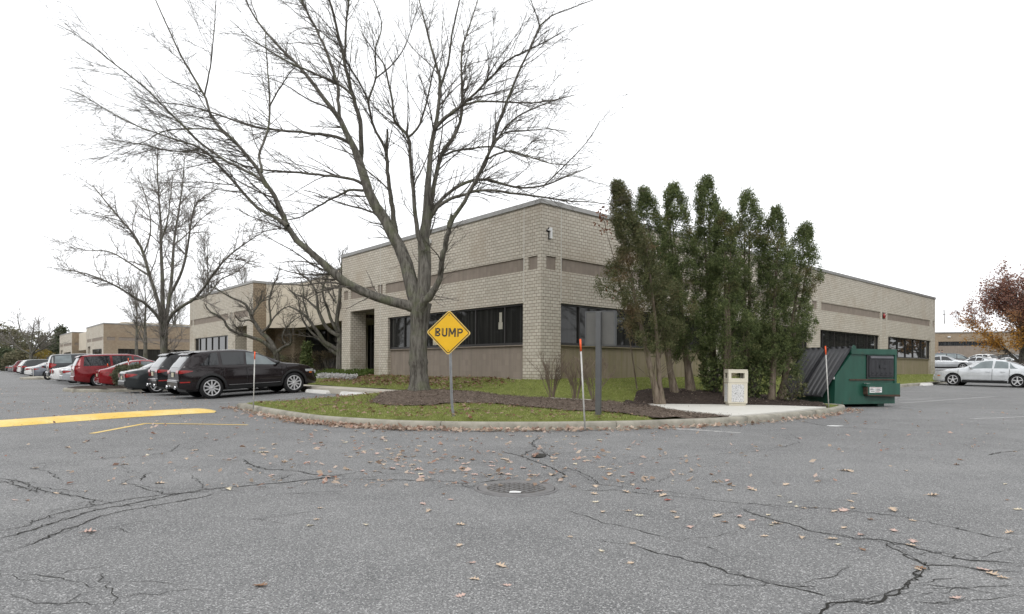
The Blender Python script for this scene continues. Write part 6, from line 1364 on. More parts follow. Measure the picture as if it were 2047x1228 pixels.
court_tree('crooked low-branching bare tree behind the bonnet of the dark brown SUV', [
 (0, [(552, 748, 8), (553, 730, 7), (553, 712, 6.5), (551, 702, 6)]), (-1.5, [(552, 704, 5), (540, 694, 4.5), (520, 680, 4), (505, 676, 3.6), (490, 670, 3.6), (478, 668, 3), (456, 656, 2.8), (448, 640, 2.3), (434, 630, 2), (418, 622, 1.6), (409, 607, 1)]),
 (.8, [(551, 704, 5.5), (545, 690, 5), (535, 676, 5), (522, 665, 4.4), (512, 650, 4.2), (505, 640, 3.8), (497, 618, 3.2), (486, 605, 2.6), (462, 595, 2), (440, 582, 1.5), (420, 572, 1)]), (-.5, [(524, 664, 3), (535, 655, 2.6), (541, 645, 2.4), (540, 625, 2), (538, 600, 1.8), (545, 575, 1.5), (556, 550, 1.1), (560, 530, .8)]),
 (1.5, [(541, 645, 2), (550, 632, 1.7), (565, 618, 1.4), (580, 612, 1)]), (-1, [(554, 704, 4), (565, 695, 3.4), (575, 690, 3), (581, 687, 2.6), (581, 670, 1.8), (578, 660, 1.5)]), (0, [(575, 690, 2.2), (565, 680, 1.6), (566, 668, 1.4), (572, 655, 1.3), (588, 640, 1.1), (600, 632, .9)]), (-1.2, [(508, 646, 2.4), (498, 640, 1.8), (480, 642, 1.5), (470, 630, 1.1)]), (1, [(503, 630, 2.4), (515, 612, 1.8), (528, 598, 1.3), (540, 590, .9)])], 33.0, 61, (552, 746))
court_tree('crooked multi-stemmed bare tree rising beside the brick end pier of the portico', [
 (0, [(679, 742, 8.5), (679, 725, 8), (679, 705, 7.5), (678, 690, 7)]), (.6, [(678, 695, 6.5), (679, 670, 5.5), (673, 645, 4.6), (676, 622, 4.2), (679, 600, 4), (680, 570, 3.4), (682, 545, 2.8), (684, 520, 2), (686, 500, 1.2)]), (-.8, [(676, 665, 4), (662, 640, 3.4), (655, 617, 3), (648, 600, 2.4), (645, 575, 2), (655, 555, 1.4), (660, 535, 1)]),
 (-.4, [(678, 672, 5), (660, 662, 4.4), (648, 648, 4), (640, 630, 3.6), (635, 618, 3.2), (634, 595, 2.6), (628, 575, 2.2), (615, 558, 1.8), (600, 548, 1.4), (590, 530, .9)]), (1, [(636, 620, 2.6), (622, 607, 2.2), (608, 595, 1.8), (590, 588, 1.4), (575, 575, .9)]), (-1.2, [(676, 702, 6), (662, 692, 5.2), (648, 684, 4.6), (638, 668, 4.2), (628, 655, 3.6), (618, 640, 3.2), (606, 628, 2.6), (590, 618, 2), (575, 612, 1.3)]), (-.6, [(674, 708, 5), (660, 698, 4), (650, 690, 3.4), (636, 676, 2.8), (622, 664, 2.3), (608, 645, 1.8), (602, 630, 1.3), (596, 600, .9)]),
 (.5, [(617, 640, 2.4), (612, 620, 2), (606, 600, 1.6), (606, 575, 1.2), (600, 555, .8)]), (-.9, [(660, 560, 1.4), (668, 590, 1.6), (672, 606, 1.8)]), (.4, [(672, 606, 2), (664, 595, 1.8), (650, 575, 1.5), (632, 560, 1.1)])], 30.6, 67, (679, 745))
# arborvitae group with bare lower stems
TOPW = [(0, .42), (.12, .62), (.35, .63), (.55, .52), (.72, .46), (.86, .33), (.95, .19), (1, .05)]
def arb(px, py, Y, tpx, tpy, wpx, seed, lab, mat='cedar', trunks=((0, 0, .09),), n=150, zpx=None, prof=TOPW, size=.060, cr=.135, lump=.34, per=42):
    v = at_y(px, py, Y); b = (v.x, v.y, hI(v.x, v.y) - .02); t = at_y(tpx, tpy, Y); z0 = at_y(px, zpx or 720, Y).z; k = wpx / 2 * Y / F / .60
    return evergreen('arborvitae', lab, b, t.z, [(a, w * k) for a, w in prof], z0, seed, mat, int(n * 2.6), per, cr, size, trunks, 'arborvitae in the mulch mound', 'tree', 2, .9, lean=(t.x - v.x, 0), aspect=.26, lump=lump)
SL = [(0, .3), (.15, .6), (.4, .62), (.58, .34), (.75, .22), (.9, .14), (1, .04)]
arb(1318, 793, 17.0, 1232, 366, 165, 71, 'leftmost rust-tinged arborvitae with a thin bare leader on two pale forking stems', 'cedar_rust', ((.0, 0, .085), (.62, .05, .07)), 240, 700, SL)
arb(1352, 784, 17.9, 1286, 382, 108, 72, 'round-topped arborvitae second from the left in the clump', 'cedar', ((0, 0, .09), (.1, .1, .07)), 175, 708)
arb(1383, 785, 18.3, 1346, 372, 118, 73, 'narrow arborvitae third from the left, behind the reddish stems', 'cedar', ((-.08, 0, .10), (.08, .05, .09)), 190, 722)
arb(1428, 786, 18.6, 1413, 358, 104, 74, 'tallest arborvitae in the middle of the clump', 'cedar', ((-.05, 0, .08), (.06, .05, .08), (.14, 0, .06)), 190, 736)
arb(1455, 787, 17.7, 1446, 428, 104, 75, 'shorter brown-flecked arborvitae directly behind the litter bin', 'cedar', ((0, 0, .08), (.12, 0, .07)), 170, 738)
arb(1490, 789, 18.5, 1494, 388, 118, 76, 'broad arborvitae right of the litter bin', 'cedar', ((0, 0, .09), (-.1, .05, .08)), 190, 750)
arb(1540, 792, 18.2, 1550, 418, 100, 77, 'second arborvitae from the right with a visible dark trunk', 'cedar', ((0, 0, .085), (.1, 0, .07)), 165, 748)
arb(1562, 794, 18.7, 1612, 452, 100, 78, 'rightmost arborvitae leaning over the black dumpster lids', 'cedar', ((0, 0, .09), (.12, 0, .07)), 175, 757)
# low skirts of foliage at the trunks, and the red-tipped bush by the lids
for px, py, Y, r, h, sd, lab, mt in ((1425, 788, 18.2, .42, 1.0, 82, 'dark green shrub left of the litter bin', 'cedar'), (1508, 789, 18.2, .45, 1.15, 83, 'dark bushy shrub right of the litter bin', 'cedar'), (1585, 797, 17.9, .40, .75, 84, 'straggly red-tipped bush in front of the black dumpster lids', 'cedar_rust')):
    v = at_y(px, py, Y); shrub('shrub', lab, (v.x, v.y, hI(v.x, v.y)), (r, r * .8), h, sd, mt, 950 if mt == 'cedar' else 190, .09)
# rusty oak leaves on a thin branch at the left of the clump
v = at_y(1232, 560, 18.9); rng = np.random.default_rng(90); b = np.array([at_y(1262, 790, 18.9).x, 18.9, .42]); root = thing('sapling', 'thin sapling with a few rust-coloured leaves against the brick wall left of the evergreens', 'tree', tuple(b))
P = [np.array(at_y(px, py, 18.9)[:]) for px, py in ((1275, 790), (1262, 700), (1246, 600), (1228, 520), (1214, 470), (1205, 430))]; p, r = smooth_path(P, [.035, .03, .024, .018, .012, .006], 16); P1, R1 = spawn(p[None], r[None], 34, .35, 1, .3, .9, 50, .3, 6, .12, rng, .005, .4, .6)
join_tubes('trunk', [(p[None], r[None] * .7, 7), (P1, R1, 4)], M['cedar_bark'], root, b); src = P1[:, 2:].reshape(-1, 3); C = src[rng.choice(len(src), 230)] + rng.normal(size=(230, 3)) * .05; C = C[C[:, 2] > 3.2]; V_q, Q_q = rhombs(C - b, .10, rng, -.2, .6); np_mesh('foliage', V_q, Q_q, M['rust_leaf'], root)
# leafless shrubs at the corner
for i, (px, py, lab) in enumerate(((1103, 797, 'leafless vase-shaped shrub at the building corner, first from the left'), (1150, 800, 'leafless vase-shaped shrub between the first shrub and the orange-tipped stake'), (1188, 803, 'leafless vase-shaped shrub half hidden by the grey sign post'))):
    x, y = on(px, py, hI); b = np.array([x, y, hI(x, y)]); rng = np.random.default_rng(100 + i); root = thing('bare_shrub', lab, 'shrub', tuple(b)); A = []; R = []
    for k in range(13 if i < 2 else 9):
        a = rng.random() * 6.28; sp = .28 + .33 * rng.random(); h = .85 + .2 * rng.random(); A.append(np.stack([b[0] + np.array([.03, .25, .6, 1]) * sp * math.cos(a), b[1] + np.array([.03, .25, .6, 1]) * sp * math.sin(a) * .8, b[2] + np.array([-.05, .35, .72, 1]) * h], 1) + rng.normal(size=(4, 3)) * .025); R.append([.017, .013, .009, .005])
    A = np.array([resample(a, r, 9)[0] for a, r in zip(A, R)]); R = np.array([np.linspace(.013, .004, 9)] * len(A)); P1, R1 = spawn(A, R, 130, .3, 1, .15, .5, 32, .5, 6, .12, rng, .0035, .5, .6); P2, R2 = spawn(P1, R1, 420, .2, 1, .06, .2, 32, .4, 4, .12, rng, .0028, .6, .7)
    join_tubes('stem', [(A, R, 6)], M['shrub_bark'], root, b); join_tubes('crown', [(P1, R1, 4), (P2, R2, 3)], M['shrub_bark'], root, b)
# hedges, flowers and evergreens by the portico
def bld(x, y): return (CXW + UX * x - UY * y, CYW + UY * x + UX * y)
for (lx, ly, rx, ry, h, lab, bx, mt, n) in ((.5, 15.75, .7, .85, 1.3, 'clipped brown hedge against the left end pier of the portico', True, 'hedge', 3600), (1.8, 11.7, .5, 1.0, 1.3, 'clipped brown hedge inside the portico', True, 'hedge', 3000), (.8, 20.0, 1.0, 1.6, 1.3, 'rounded brown hedge behind the nose of the dark brown SUV', False, 'hedge', 3800), (.9, 23.6, .7, .8, 1.3, 'dark green rounded shrub by the far wing pier', False, 'cedar', 1500)):
    x, y = bld(lx, ly); o = shrub('hedge', lab, (x, y, .55), (rx, ry), h, int(lx * 100 + ly), mt, n, .055, 'hedge', None, bx); o.rotation_euler.z = BANG
x, y = bld(.2, 17.9); evergreen('young_evergreen', 'small conical evergreen between the two brown hedges at the entrance', (x, y, .5), 2.2, [(0, .38), (.3, .36), (.7, .2), (1, .03)], .6, 111, 'cedar', 60, 30, .2, .12, ((0, 0, .04),), None, 'shrub')
rng = np.random.default_rng(120)
def patch(name, label, cat, cl, n, size, mat, up, hgt=.1, kind=None, asp=.6):
    C = []
    for lx, ly in cl(n): x, y = bld(lx, ly); C.append((x, y, hI(x, y) + hgt * rng.random()))
    V_, Q_ = rhombs(np.array(C), size, rng, up, asp, 2); o = np_mesh(name, V_, Q_, M[mat]); return tag(o, label, cat, None, kind)
patch('ground_cover', 'low green ivy in front of the portico', 'ground cover', lambda n: [(-.75 + 1.5 * rng.random(), 10.5 + 4.8 * rng.random()) for _ in range(n)], 2600, .075, 'ivy', .5, .22, 'stuff')
patch('flower_border', 'low border of white flowers along the mulch in front of the portico', 'flowers', lambda n: [(-1.05 + .28 * rng.random(), 10.4 + 3.5 * rng.random()) for _ in range(n)], 1500, .07, 'white_flower', .4, .16, 'stuff', .9)
# juniper in the small island
x, y = ws(18.7, -7.6); shrub('juniper_bush', 'feathery grey-green juniper in the small mulch island before the red sedan', (x, y, g(x, y) + .15), (.95, .85), 1.0, 131, 'juniper', 2600, .12)
# autumn tree at the right edge and one behind the low building
v = at_y(2046, 740, 50); bare_tree('autumn_tree', 'spreading autumn tree with maroon and orange leaves at the right edge', 'tree', (v.x, v.y, g(v.x, v.y)), 6.4, .36, 5.4, 141, (24, 330, 1500, 0), .14, None, 'bark', 'twig', .01, ('autumn', 24000, .14, 2.3), (0, 0), .30, 60, .22)
v = at_y(1945, 730, 118); bare_tree('autumn_tree', 'faded reddish tree showing over the white roof', 'tree', (v.x, v.y, 1.5), 11.8, .3, 5.0, 145, (12, 90, 400, 0), .3, None, 'bark', 'twig_far', .02, ('autumn', 1500, .3), (0, 0), .4, 45, .3)
v = at_y(1891, 700, 115); po = thing('antenna_pole', 'thin pole standing above the white roof', 'pole', (v.x, v.y, 1.5)); mb = MB(); mb.tube([(0, 0, 0), (-.4, 0, 10.6)], .07, 6); mb.build('pole', M['twig'], po); mb = MB(); mb.box(-.65, -.1, -.03, .03, 9.6, 9.7); mb.build('crossarm', M['twig'], po)
# far left: bare tree, conifers, scrub
court_tree('wide bare tree with low spreading limbs at the far left', [
 (0, [(62, 738, 4.6), (62, 722, 4), (62.5, 708, 4)]), (-1, [(62, 710, 2.6), (57, 706, 2.4), (41, 698, 2), (30, 688, 1.7), (22, 677, 1.4), (17, 665, .9)]), (1.5, [(63, 709, 2.6), (80, 700, 2.1), (100, 690, 1.6), (112, 684, .9)]), (-1.5, [(64, 708, 2.4), (70, 700, 2), (78, 690, 1.7), (95, 673, 1.2), (115, 654, .7)]), (.6, [(62, 707, 2.4), (59, 692, 1.9), (54, 680, 1.7), (46, 669, 1.5), (38, 651, 1.1), (35, 627, .7)]),
 (.2, [(63, 706, 2.2), (70, 692, 1.7), (76, 680, 1.4), (78, 660, 1.1), (77, 637, .7)]), (-.8, [(62, 704, 1.9), (63, 685, 1.5), (66, 665, 1.1), (68, 645, .7)]), (1, [(30, 688, 1.3), (18, 684, 1), (5, 672, .6)])], 92.0, 66, (62, 738), 'bare_tree', (150, 600, 700), (1.2, 4.2, .6, 2.0), .15, .8)
CON = [(0, .9), (.2, 1.0), (.6, .6), (1, .05)]
def far_tree(px, Y, tpy, w, seed, lab, mat, prof=CON, n=110, per=30, size=.5, cr=.75, nm='evergreen_tree', lump=.3):
    v = at_y(px, 730, Y); t = at_y(px, tpy, Y).z; return evergreen(nm, lab, (v.x, v.y, 0), t, [(a, k * w) for a, k in prof], .3, seed, mat, n, per, cr, size, ((0, 0, .25),), 'trees beyond the far left of the lot', 'tree', 1, .3, 'bark', lump=lump)
RND = [(0, .8), (.25, 1), (.6, .95), (.85, .6), (1, .2)]
far_tree(122, 128, 657, 3.6, 161, 'pointed dark conifer just left of the farthest brick block', 'conifer'); far_tree(100, 132, 690, 4.5, 162, 'low dark green tree below the pointed conifer', 'conifer', RND)
far_tree(10, 120, 655, 5.2, 163, 'olive tree at the very left edge, tallest of the scrub', 'scrub', RND, 90, 26); far_tree(-30, 118, 640, 6, 164, 'olive tree cut by the left edge', 'scrub', RND, 90, 26); far_tree(40, 126, 662, 5, 165, 'olive-green tree behind the wide bare tree, left of its trunk', 'scrub', RND, 85, 26); far_tree(78, 130, 664, 4.6, 166, 'dull green tree behind the wide bare tree, right of its trunk', 'scrub', RND, 85, 26)
far_tree(6, 106, 700, 3.4, 167, 'dark green hedge-like bush at the left edge', 'conifer', RND, 80, 30, .4, .6); far_tree(38, 104, 708, 3.2, 168, 'grey-green rounded bush left of the wide bare tree', 'scrub', RND, 80, 30, .4, .6); far_tree(62, 108, 703, 2.4, 169, 'yellow-leaved bush under the wide bare tree', 'yellow_leaf', RND, 50, 24, .35, .6); far_tree(84, 112, 702, 3.0, 170, 'yellow-green bush right of the wide bare tree', 'yellow_leaf', RND, 50, 22, .35, .6)
# woods across the drive and behind the camera: outside the frame, mirrored in the windows and car panels
rngw = np.random.default_rng(300); C = []
for az in np.linspace(math.radians(-57), math.radians(-318), 190):
    d = 62 + 8 * rngw.random(); x, y = d * math.sin(az), d * math.cos(az)
    if y > 0 and abs(x / y) < .93: continue
    if 68 < (math.degrees(az) % 360) < 104: continue
    h = 8.5 + 4.5 * rngw.random(); n = 150; q = rngw.normal(size=(n, 3)) * np.array([1.5, 1.5, h * .26]) + np.array([x, y, h * .48]); q[:, 2] = np.abs(q[:, 2]); C.append(q)
C = np.concatenate(C); Vw, Qw = rhombs(C, 1.5, rngw, .3, .6); tag(np_mesh('woods', Vw, Qw, M['woods']), 'belt of dark trees across the drive, mirrored in the ribbon windows', 'woods', None, 'stuff')

for i, (x, y, h, lab) in enumerate(((46, 21, 10.5, 'bare tree off to the right, mirrored in the first window right of the corner'), (50, 31, 9.0, 'smaller bare tree off to the right, mirrored in the windows beyond the corner'), (44, 12, 9.5, 'leafless tree off to the right beside the mirrored pair'))):
    bare_tree('bare_tree', lab, 'tree', (x, y, .2), h, .30, 5.2, 310 + i, (16, 140, 500, 0), .2, None, 'bark', 'twig', .012, None, (0, 0), .4, 50)
# ------------------------------------------------------------------ grass, wood chips, leaves
def scatter(poly, n, ok=None, seed=0):
    r = np.random.default_rng(seed); xs = [p[0] for p in poly]; ys = [p[1] for p in poly]; out = []
    while len(out) < n:
        x, y = r.uniform(min(xs), max(xs)), r.uniform(min(ys), max(ys))
        if inside(poly, x, y) and (ok is None or ok(x, y, r)): out.append((x, y))
    return out
rng = np.random.default_rng(200)
GP = spline([LEFT[-1]] + FRONT[:14], 3)
GA = [(x, y) for x, y in GP] + [BED1[14], BED1[10], BED1[8], BED1[5], BED1[2], BED1[0], ws(3.3, -3.3)] + LEFT[:-1]
def inset(p, x, y, d):
    q, e = nearest(p, x, y); return e > d
blades = []
kin = lambda x, y, r: near_kerb(x, y) > .165 and not inside(BED1, x, y) and not inside(PAD, x, y) and not inside(SWALK, x, y)
for x, y in scatter(GA, 15000, kin, 1): blades.append((x, y, 1.0))
for x, y in scatter([ws(-3.1, .1), ws(.2, -3.4), ws(3.0, -2.2), ws(13, -2.2), ws(13, -.15), ws(0, -.15), ws(-.15, 0), ws(-.15, 8), ws(-3.8, 8)], 16000, lambda x, y, r: kin(x, y, r) and not inside(BED2, x, y), 2): blades.append((x, y, 1.15))
for x, y in scatter([ws(-.15, 8), ws(-.15, 40), ws(-3.1, 40), ws(-3.1, 14)], 5000, None, 3): blades.append((x, y, 1.5))
B = np.array(blades); n = len(B); z = np.array([hlawn(x, y) for x, y in B[:, :2]]); h = (.025 + .03 * rng.random(n)) * B[:, 2]; a = rng.random(n) * 6.28; w = .006 * B[:, 2] ** 1.5
base = np.stack([B[:, 0], B[:, 1], z - .004], 1); sd = np.stack([np.cos(a), np.sin(a), 0 * a], 1) * w[:, None]; ln = rng.normal(size=(n, 3)) * .022; ln[:, 2] = 0; tip = base + ln + np.stack([0 * a, 0 * a, h], 1)
V = np.stack([base - sd, base + sd, tip], 1).reshape(-1, 3); tag(np_mesh('grass', V, np.arange(n * 3).reshape(n, 3), M['grass']), 'short green grass of the kerbed island and the lawn by the building', 'grass', None, 'stuff')
def flat_bits(name, label, cat, pts, hf, size, mat, asp=.35, tilt=.25, lift=.02, kind='stuff'):
    n = len(pts); P = np.array([(x, y, hf(x, y) + lift * rng.random()) for x, y in pts]); a = rng.random(n) * 6.28; s = size * (.5 + rng.random(n)); D = np.stack([np.cos(a), np.sin(a), rng.normal(size=n) * tilt], 1) * s[:, None] * .5; E = np.stack([-np.sin(a), np.cos(a), rng.normal(size=n) * tilt], 1) * s[:, None] * .5 * asp
    u = np.array([0, 0, .15]) * s[:, None]
    V = np.stack([P - D, P + E + u, P + D, P - E + u], 1).reshape(-1, 3); V[:, 2] = np.maximum(V[:, 2], np.repeat(P[:, 2], 4) - .004); return tag(np_mesh(name, V, np.arange(n * 4).reshape(n, 4), M[mat]), label, cat, None, kind)
flat_bits('wood_chips', 'shredded brown wood chips on the front mulch bed', 'wood chips', scatter(BED1, 5200, None, 5), lambda x, y: hI(x, y) + .03, .045, 'chips', .3, .5)
bd = dense(BED1, .05); edge = [(bd[i][0] + a, bd[i][1] + b) for i, a, b in ((r2_.randrange(len(bd)), r2_.gauss(0, .09), r2_.gauss(0, .09)) for r2_ in [random.Random(4)] for _ in range(1500))]
flat_bits('wood_chips', 'loose wood chips spilling from the front mulch bed into the grass', 'wood chips', [p for p in edge if inside(ISLAND, *p) and inset(KERB, p[0], p[1], .17)], lambda x, y: hI(x, y) + .012, .05, 'chips', .3, .5)
flat_bits('wood_chips', 'dark shredded wood chips on the mound under the evergreens', 'wood chips', scatter(BED2, 1800, None, 6), lambda x, y: hI(x, y) + .03, .045, 'chips', .3, .5)
flat_bits('leaf_litter', 'drift of dry brown leaves on the lawn below the long window', 'fallen leaves', scatter([ws(.5, -.1), ws(12.5, -.15), ws(12.5, -2.0), ws(2.2, -2.0), ws(.5, -1.4)], 1900, lambda x, y, r: inset([ws(4, -.2), ws(12, -.2), ws(12, -1.9), ws(4, -1.9)], x, y, -1) and r.random() < (.25 + .75 * ss(0, 5, sw(x, y)[0]) * ss(-2.2, -.9, sw(x, y)[1] * 1.0 if sw(x, y)[1] < -.5 else -.9)), 7), hI, .10, 'litter', .6, .5, .05)
flat_bits('leaf_litter', 'scattered dry leaves lying in the island grass', 'fallen leaves', scatter(GA, 700, kin, 8), hI, .085, 'litter', .55, .4, .05)
# oak leaves on the asphalt, each its own object
def leaf_mesh(seed):
    r = random.Random(seed); pts = [(x + r.uniform(-.02, .02), w * r.uniform(.75, 1.2)) for x, w in ((0, .02), (.13, .05), (.25, .27), (.36, .08), (.50, .42), (.62, .09), (.79, .30), (.87, .09), (1.0, .03))]; curl = r.uniform(.10, .42); tw = r.uniform(-.25, .25); lift = r.uniform(.0, .12); mb = MB(); rows = []
    for x, w in pts:
        rows.append([(x - .5, w * k, curl * abs(w * k) * (1.4 if r.random() < .5 else .7) + lift * (x - .5) ** 2 * 3 + tw * w * k * (x - .5) + .012) for k in (1, .5, 0, -.5, -1)])
    mb.grid(rows, 0, True); mb.tube([(-.49, 0, .012 + lift * .75), (-.62, .02, .02), (-.72, .03, .012)], .008, 4, sm=False); return mb
LM = {}
for c in LEAFC:
    for k in range(4):
        o = leaf_mesh(hash(c) % 7 * 0 + k * 13 + len(c)).build('oak_leaf', M['leaf_' + c], None, False); LM[c, k] = o.data; bpy.data.objects.remove(o)
LF = [('brown', 521, 1173, 36), ('pink', 920, 1192, 24), ('pink', 943, 1126, 19), ('tan', 1002, 1133, 28), ('tan', 948, 1159, 24), ('pink', 1013, 1171, 13), ('tan', 918, 1092, 24), ('tan', 921, 1050, 22), ('pale', 731, 1051, 10), ('tan', 857, 1023, 18), ('pink', 845, 1009, 17), ('brown', 886, 989, 10), ('pink', 901, 1000, 16), ('pale', 620, 1052, 19), ('tan', 633, 1040, 13), ('tan', 640, 1017, 14), ('pink', 178, 1065, 30), ('pink', 580, 976, 14), ('pale', 457, 979, 20), ('tan', 320, 967, 22), ('tan', 248, 969, 14), ('tan', 218, 962, 11), ('tan', 112, 987, 17), ('tan', 172, 983, 10), ('pink', 30, 1000, 12), ('brown', 55, 1001, 14), ('tan', 137, 943, 11), ('tan', 264, 954, 10), ('tan', 389, 903, 14), ('pale', 295, 912, 13), ('brown', 175, 884, 14), ('brown', 150, 908, 14), ('tan', 136, 897, 15), ('brown', 193, 905, 10),
      ('tan', 1140, 1075, 13), ('tan', 1265, 1088, 16), ('pale', 1203, 1103, 14), ('tan', 1260, 1127, 16), ('tan', 1205, 1025, 17), ('tan', 1256, 1023, 18), ('pale', 1278, 1032, 20), ('tan', 1346, 1026, 20), ('tan', 1353, 1036, 18), ('pink', 1380, 1056, 20), ('tan', 1435, 1033, 30), ('brown', 1449, 1045, 17), ('pink', 1478, 1034, 22), ('pink', 1504, 1041, 16), ('tan', 1483, 1055, 28), ('pale', 1536, 1032, 16), ('tan', 1552, 1048, 22), ('pale', 1542, 1051, 14), ('tan', 1528, 1073, 18), ('tan', 1603, 1076, 22), ('tan', 1664, 1078, 24), ('pale', 1676, 1090, 18), ('brown', 1724, 1100, 14), ('pink', 1721, 1071, 19), ('tan', 1687, 1057, 17), ('pink', 1686, 1022, 36), ('tan', 1668, 1024, 20), ('tan', 1705, 1017, 18), ('brown', 1740, 1040, 12), ('tan', 1785, 1022, 30), ('pink', 1787, 1062, 22), ('tan', 1825, 1042, 16), ('pink', 1825, 1084, 28), ('tan', 1822, 1091, 22), ('brown', 1840, 1137, 26), ('tan', 1835, 1140, 18), ('pink', 1968, 1141, 34), ('tan', 1985, 1150, 30), ('tan', 2005, 1157, 26), ('tan', 2018, 1066, 24), ('pale', 2035, 1020, 18), ('brown', 2013, 1000, 12), ('tan', 1865, 992, 25), ('pale', 2010, 969, 10), ('tan', 1811, 942, 14), ('tan', 1780, 933, 10), ('brown', 1920, 921, 14), ('brown', 1912, 931, 12), ('pink', 1910, 1197, 26), ('tan', 1633, 964, 14), ('brown', 1637, 962, 12), ('tan', 1688, 942, 30), ('tan', 1700, 943, 24), ('tan', 1708, 988, 16), ('tan', 1700, 1003, 18), ('tan', 1503, 980, 26), ('pink', 1500, 976, 18), ('brown', 1422, 949, 14), ('pink', 1454, 962, 18), ('tan', 1430, 965, 16), ('tan', 1466, 972, 15), ('tan', 1459, 981, 16), ('tan', 1394, 978, 11), ('tan', 1363, 949, 14), ('tan', 1571, 970, 20), ('pale', 1557, 993, 13), ('pale', 1579, 1006, 14), ('pale', 1592, 1014, 14), ('tan', 1607, 1017, 14), ('tan', 1629, 1016, 9),
      ('red', 1263, 945, 14), ('red', 1275, 978, 9), ('red', 1335, 1002, 18), ('pink', 1317, 984, 28), ('tan', 1325, 992, 26), ('tan', 1252, 985, 20), ('tan', 1188, 989, 19), ('tan', 1190, 973, 20), ('pale', 1190, 1005, 16), ('tan', 1242, 964, 14), ('tan', 1264, 970, 16), ('tan', 1290, 955, 20), ('brown', 1217, 946, 18), ('tan', 1217, 938, 16), ('tan', 1246, 953, 20), ('tan', 1347, 941, 14), ('tan', 1240, 933, 10), ('pink', 1060, 950, 14), ('tan', 1000, 947, 24), ('tan', 1018, 950, 16), ('tan', 1105, 950, 24), ('tan', 1130, 953, 12), ('pink', 843, 954, 18), ('pink', 824, 947, 16), ('tan', 930, 938, 11), ('tan', 931, 953, 12), ('pale', 1030, 987, 15), ('pink', 988, 980, 8), ('pink', 1070, 981, 11), ('tan', 1005, 917, 20), ('tan', 1013, 919, 16), ('pink', 1068, 909, 12), ('tan', 1104, 922, 16), ('tan', 1113, 907, 12), ('tan', 1090, 936, 12), ('pink', 798, 894, 13), ('tan', 838, 892, 18), ('brown', 810, 914, 12), ('tan', 776, 916, 14), ('tan', 783, 919, 14), ('tan', 825, 930, 18), ('tan', 804, 933, 9), ('tan', 870, 939, 10), ('tan', 890, 900, 12), ('pink', 880, 874, 14), ('tan', 768, 875, 22), ('brown', 764, 879, 14), ('pink', 1013, 889, 9), ('pink', 1022, 870, 13), ('tan', 1055, 872, 14), ('brown', 1215, 868, 18), ('tan', 1256, 898, 14), ('tan', 1308, 878, 9), ('pale', 1345, 962, 10), ('tan', 1060, 872, 13)]
PLACE = [((0, 0, 640, 960), 'left of the manhole, far off across the drive'), ((0, 960, 640, 1230), 'on the cracked asphalt at the lower left'), ((640, 0, 1150, 960), 'between the manhole and the kerb'), ((640, 960, 1150, 1230), 'around or in front of the manhole cover'), ((1150, 0, 1480, 960), 'in front of the mulch end of the island'), ((1150, 960, 1480, 1230), 'right of the manhole cover'), ((1480, 0, 2050, 960), 'on the open asphalt before the dumpster'), ((1480, 960, 2050, 1230), 'along the long cracks at the lower right')]
LN = {'tan': 'tan', 'pink': 'pinkish', 'brown': 'dark brown', 'red': 'red', 'pale': 'pale cream'}
r2 = random.Random(31); cnt = 0
def put_leaf(c, x, y, size, px, py, hf=g, lift=.003):
    global cnt
    cnt += 1; o = bpy.data.objects.new('oak_leaf', LM[c, r2.randrange(4)]); COL.objects.link(o); o.location = (x, y, hf(x, y) + lift); o.scale = (size, size * r2.uniform(.8, 1.2), size * r2.uniform(.7, 1.5)); o.rotation_euler = (r2.uniform(-.12, .12), r2.uniform(-.12, .12), r2.uniform(0, 6.28))
    pl = next((p for (a, b, c_, d_), p in PLACE if a <= px < c_ and b <= py < d_), 'on the asphalt'); tag(o, 'dry %s oak leaf lying %s' % (LN[c], pl), 'leaf', 'fallen oak leaves %s' % pl)
for c, px, py, wpx in LF:
    x, y = at(px, py); put_leaf(c, x, y, min(.12, max(.055, wpx * y / F)) * .95, px, py)
GUT = spline([LEFT[-1]] + FRONT, 6); pool = []
tries = 0
while cnt < 300 and tries < 9000:
    tries += 1; px = r2.uniform(0, 1650); py = r2.uniform(856, 955) if px > 500 else r2.uniform(825, 950); x, y = at(px, py)
    if inside(KERB + INNER_BACK, x, y) or nearest(GUT, x, y)[1] < .12: continue
    if r2.random() > math.exp(-((px - 850) / 420) ** 2) * (1.1 if py < 930 else .6) + .10: continue
    put_leaf(r2.choice(['tan'] * 5 + ['pink'] * 3 + ['pale', 'brown']), x, y, r2.uniform(.065, .11), px, py)
far = []
for _ in range(9000):
    k = r2.random() ** .8; i = int(k * (len(GUT) - 2)); p = GUT[i]; q = GUT[i + 1]; f = r2.random(); x, y = p[0] + (q[0] - p[0]) * f, p[1] + (q[1] - p[1]) * f; d = abs(r2.gauss(0, .16)) + .03
    dens = math.exp(-((x + 4.2) / 2.6) ** 2) + .22
    if r2.random() > dens: continue
    tx, ty = q[0] - p[0], q[1] - p[1]; L = math.hypot(tx, ty) + 1e-9; far.append((x + ty / L * d, y - tx / L * d))
    if len(far) > 1500: break
drift = [(x, y) for x, y in far if not inside(KERB + INNER_BACK, x, y)]; far = []
flat_bits('leaf_litter', 'drift of reddish-tan leaves caught along the foot of the kerb', 'fallen leaves', drift, g, .085, 'litter_pale', .6, .6, .05)
far = [(x, y) for x, y in far if not inside(KERB + INNER_BACK, x, y)]
for _ in range(3200):
    px = r2.uniform(-40, 620); py = r2.uniform(775, 860); x, y = at(px, py)
    if inside(KERB + INNER_BACK, x, y): continue
    if r2.random() < .10 + .75 * math.exp(-((px - 235) / 70) ** 2 - ((py - 803) / 18) ** 2): far.append((x, y))
for _ in range(420):
    x, y = at(r2.gauss(880, 330), r2.uniform(858, 975))
    if not inside(KERB + INNER_BACK, x, y): far.append((x, y))
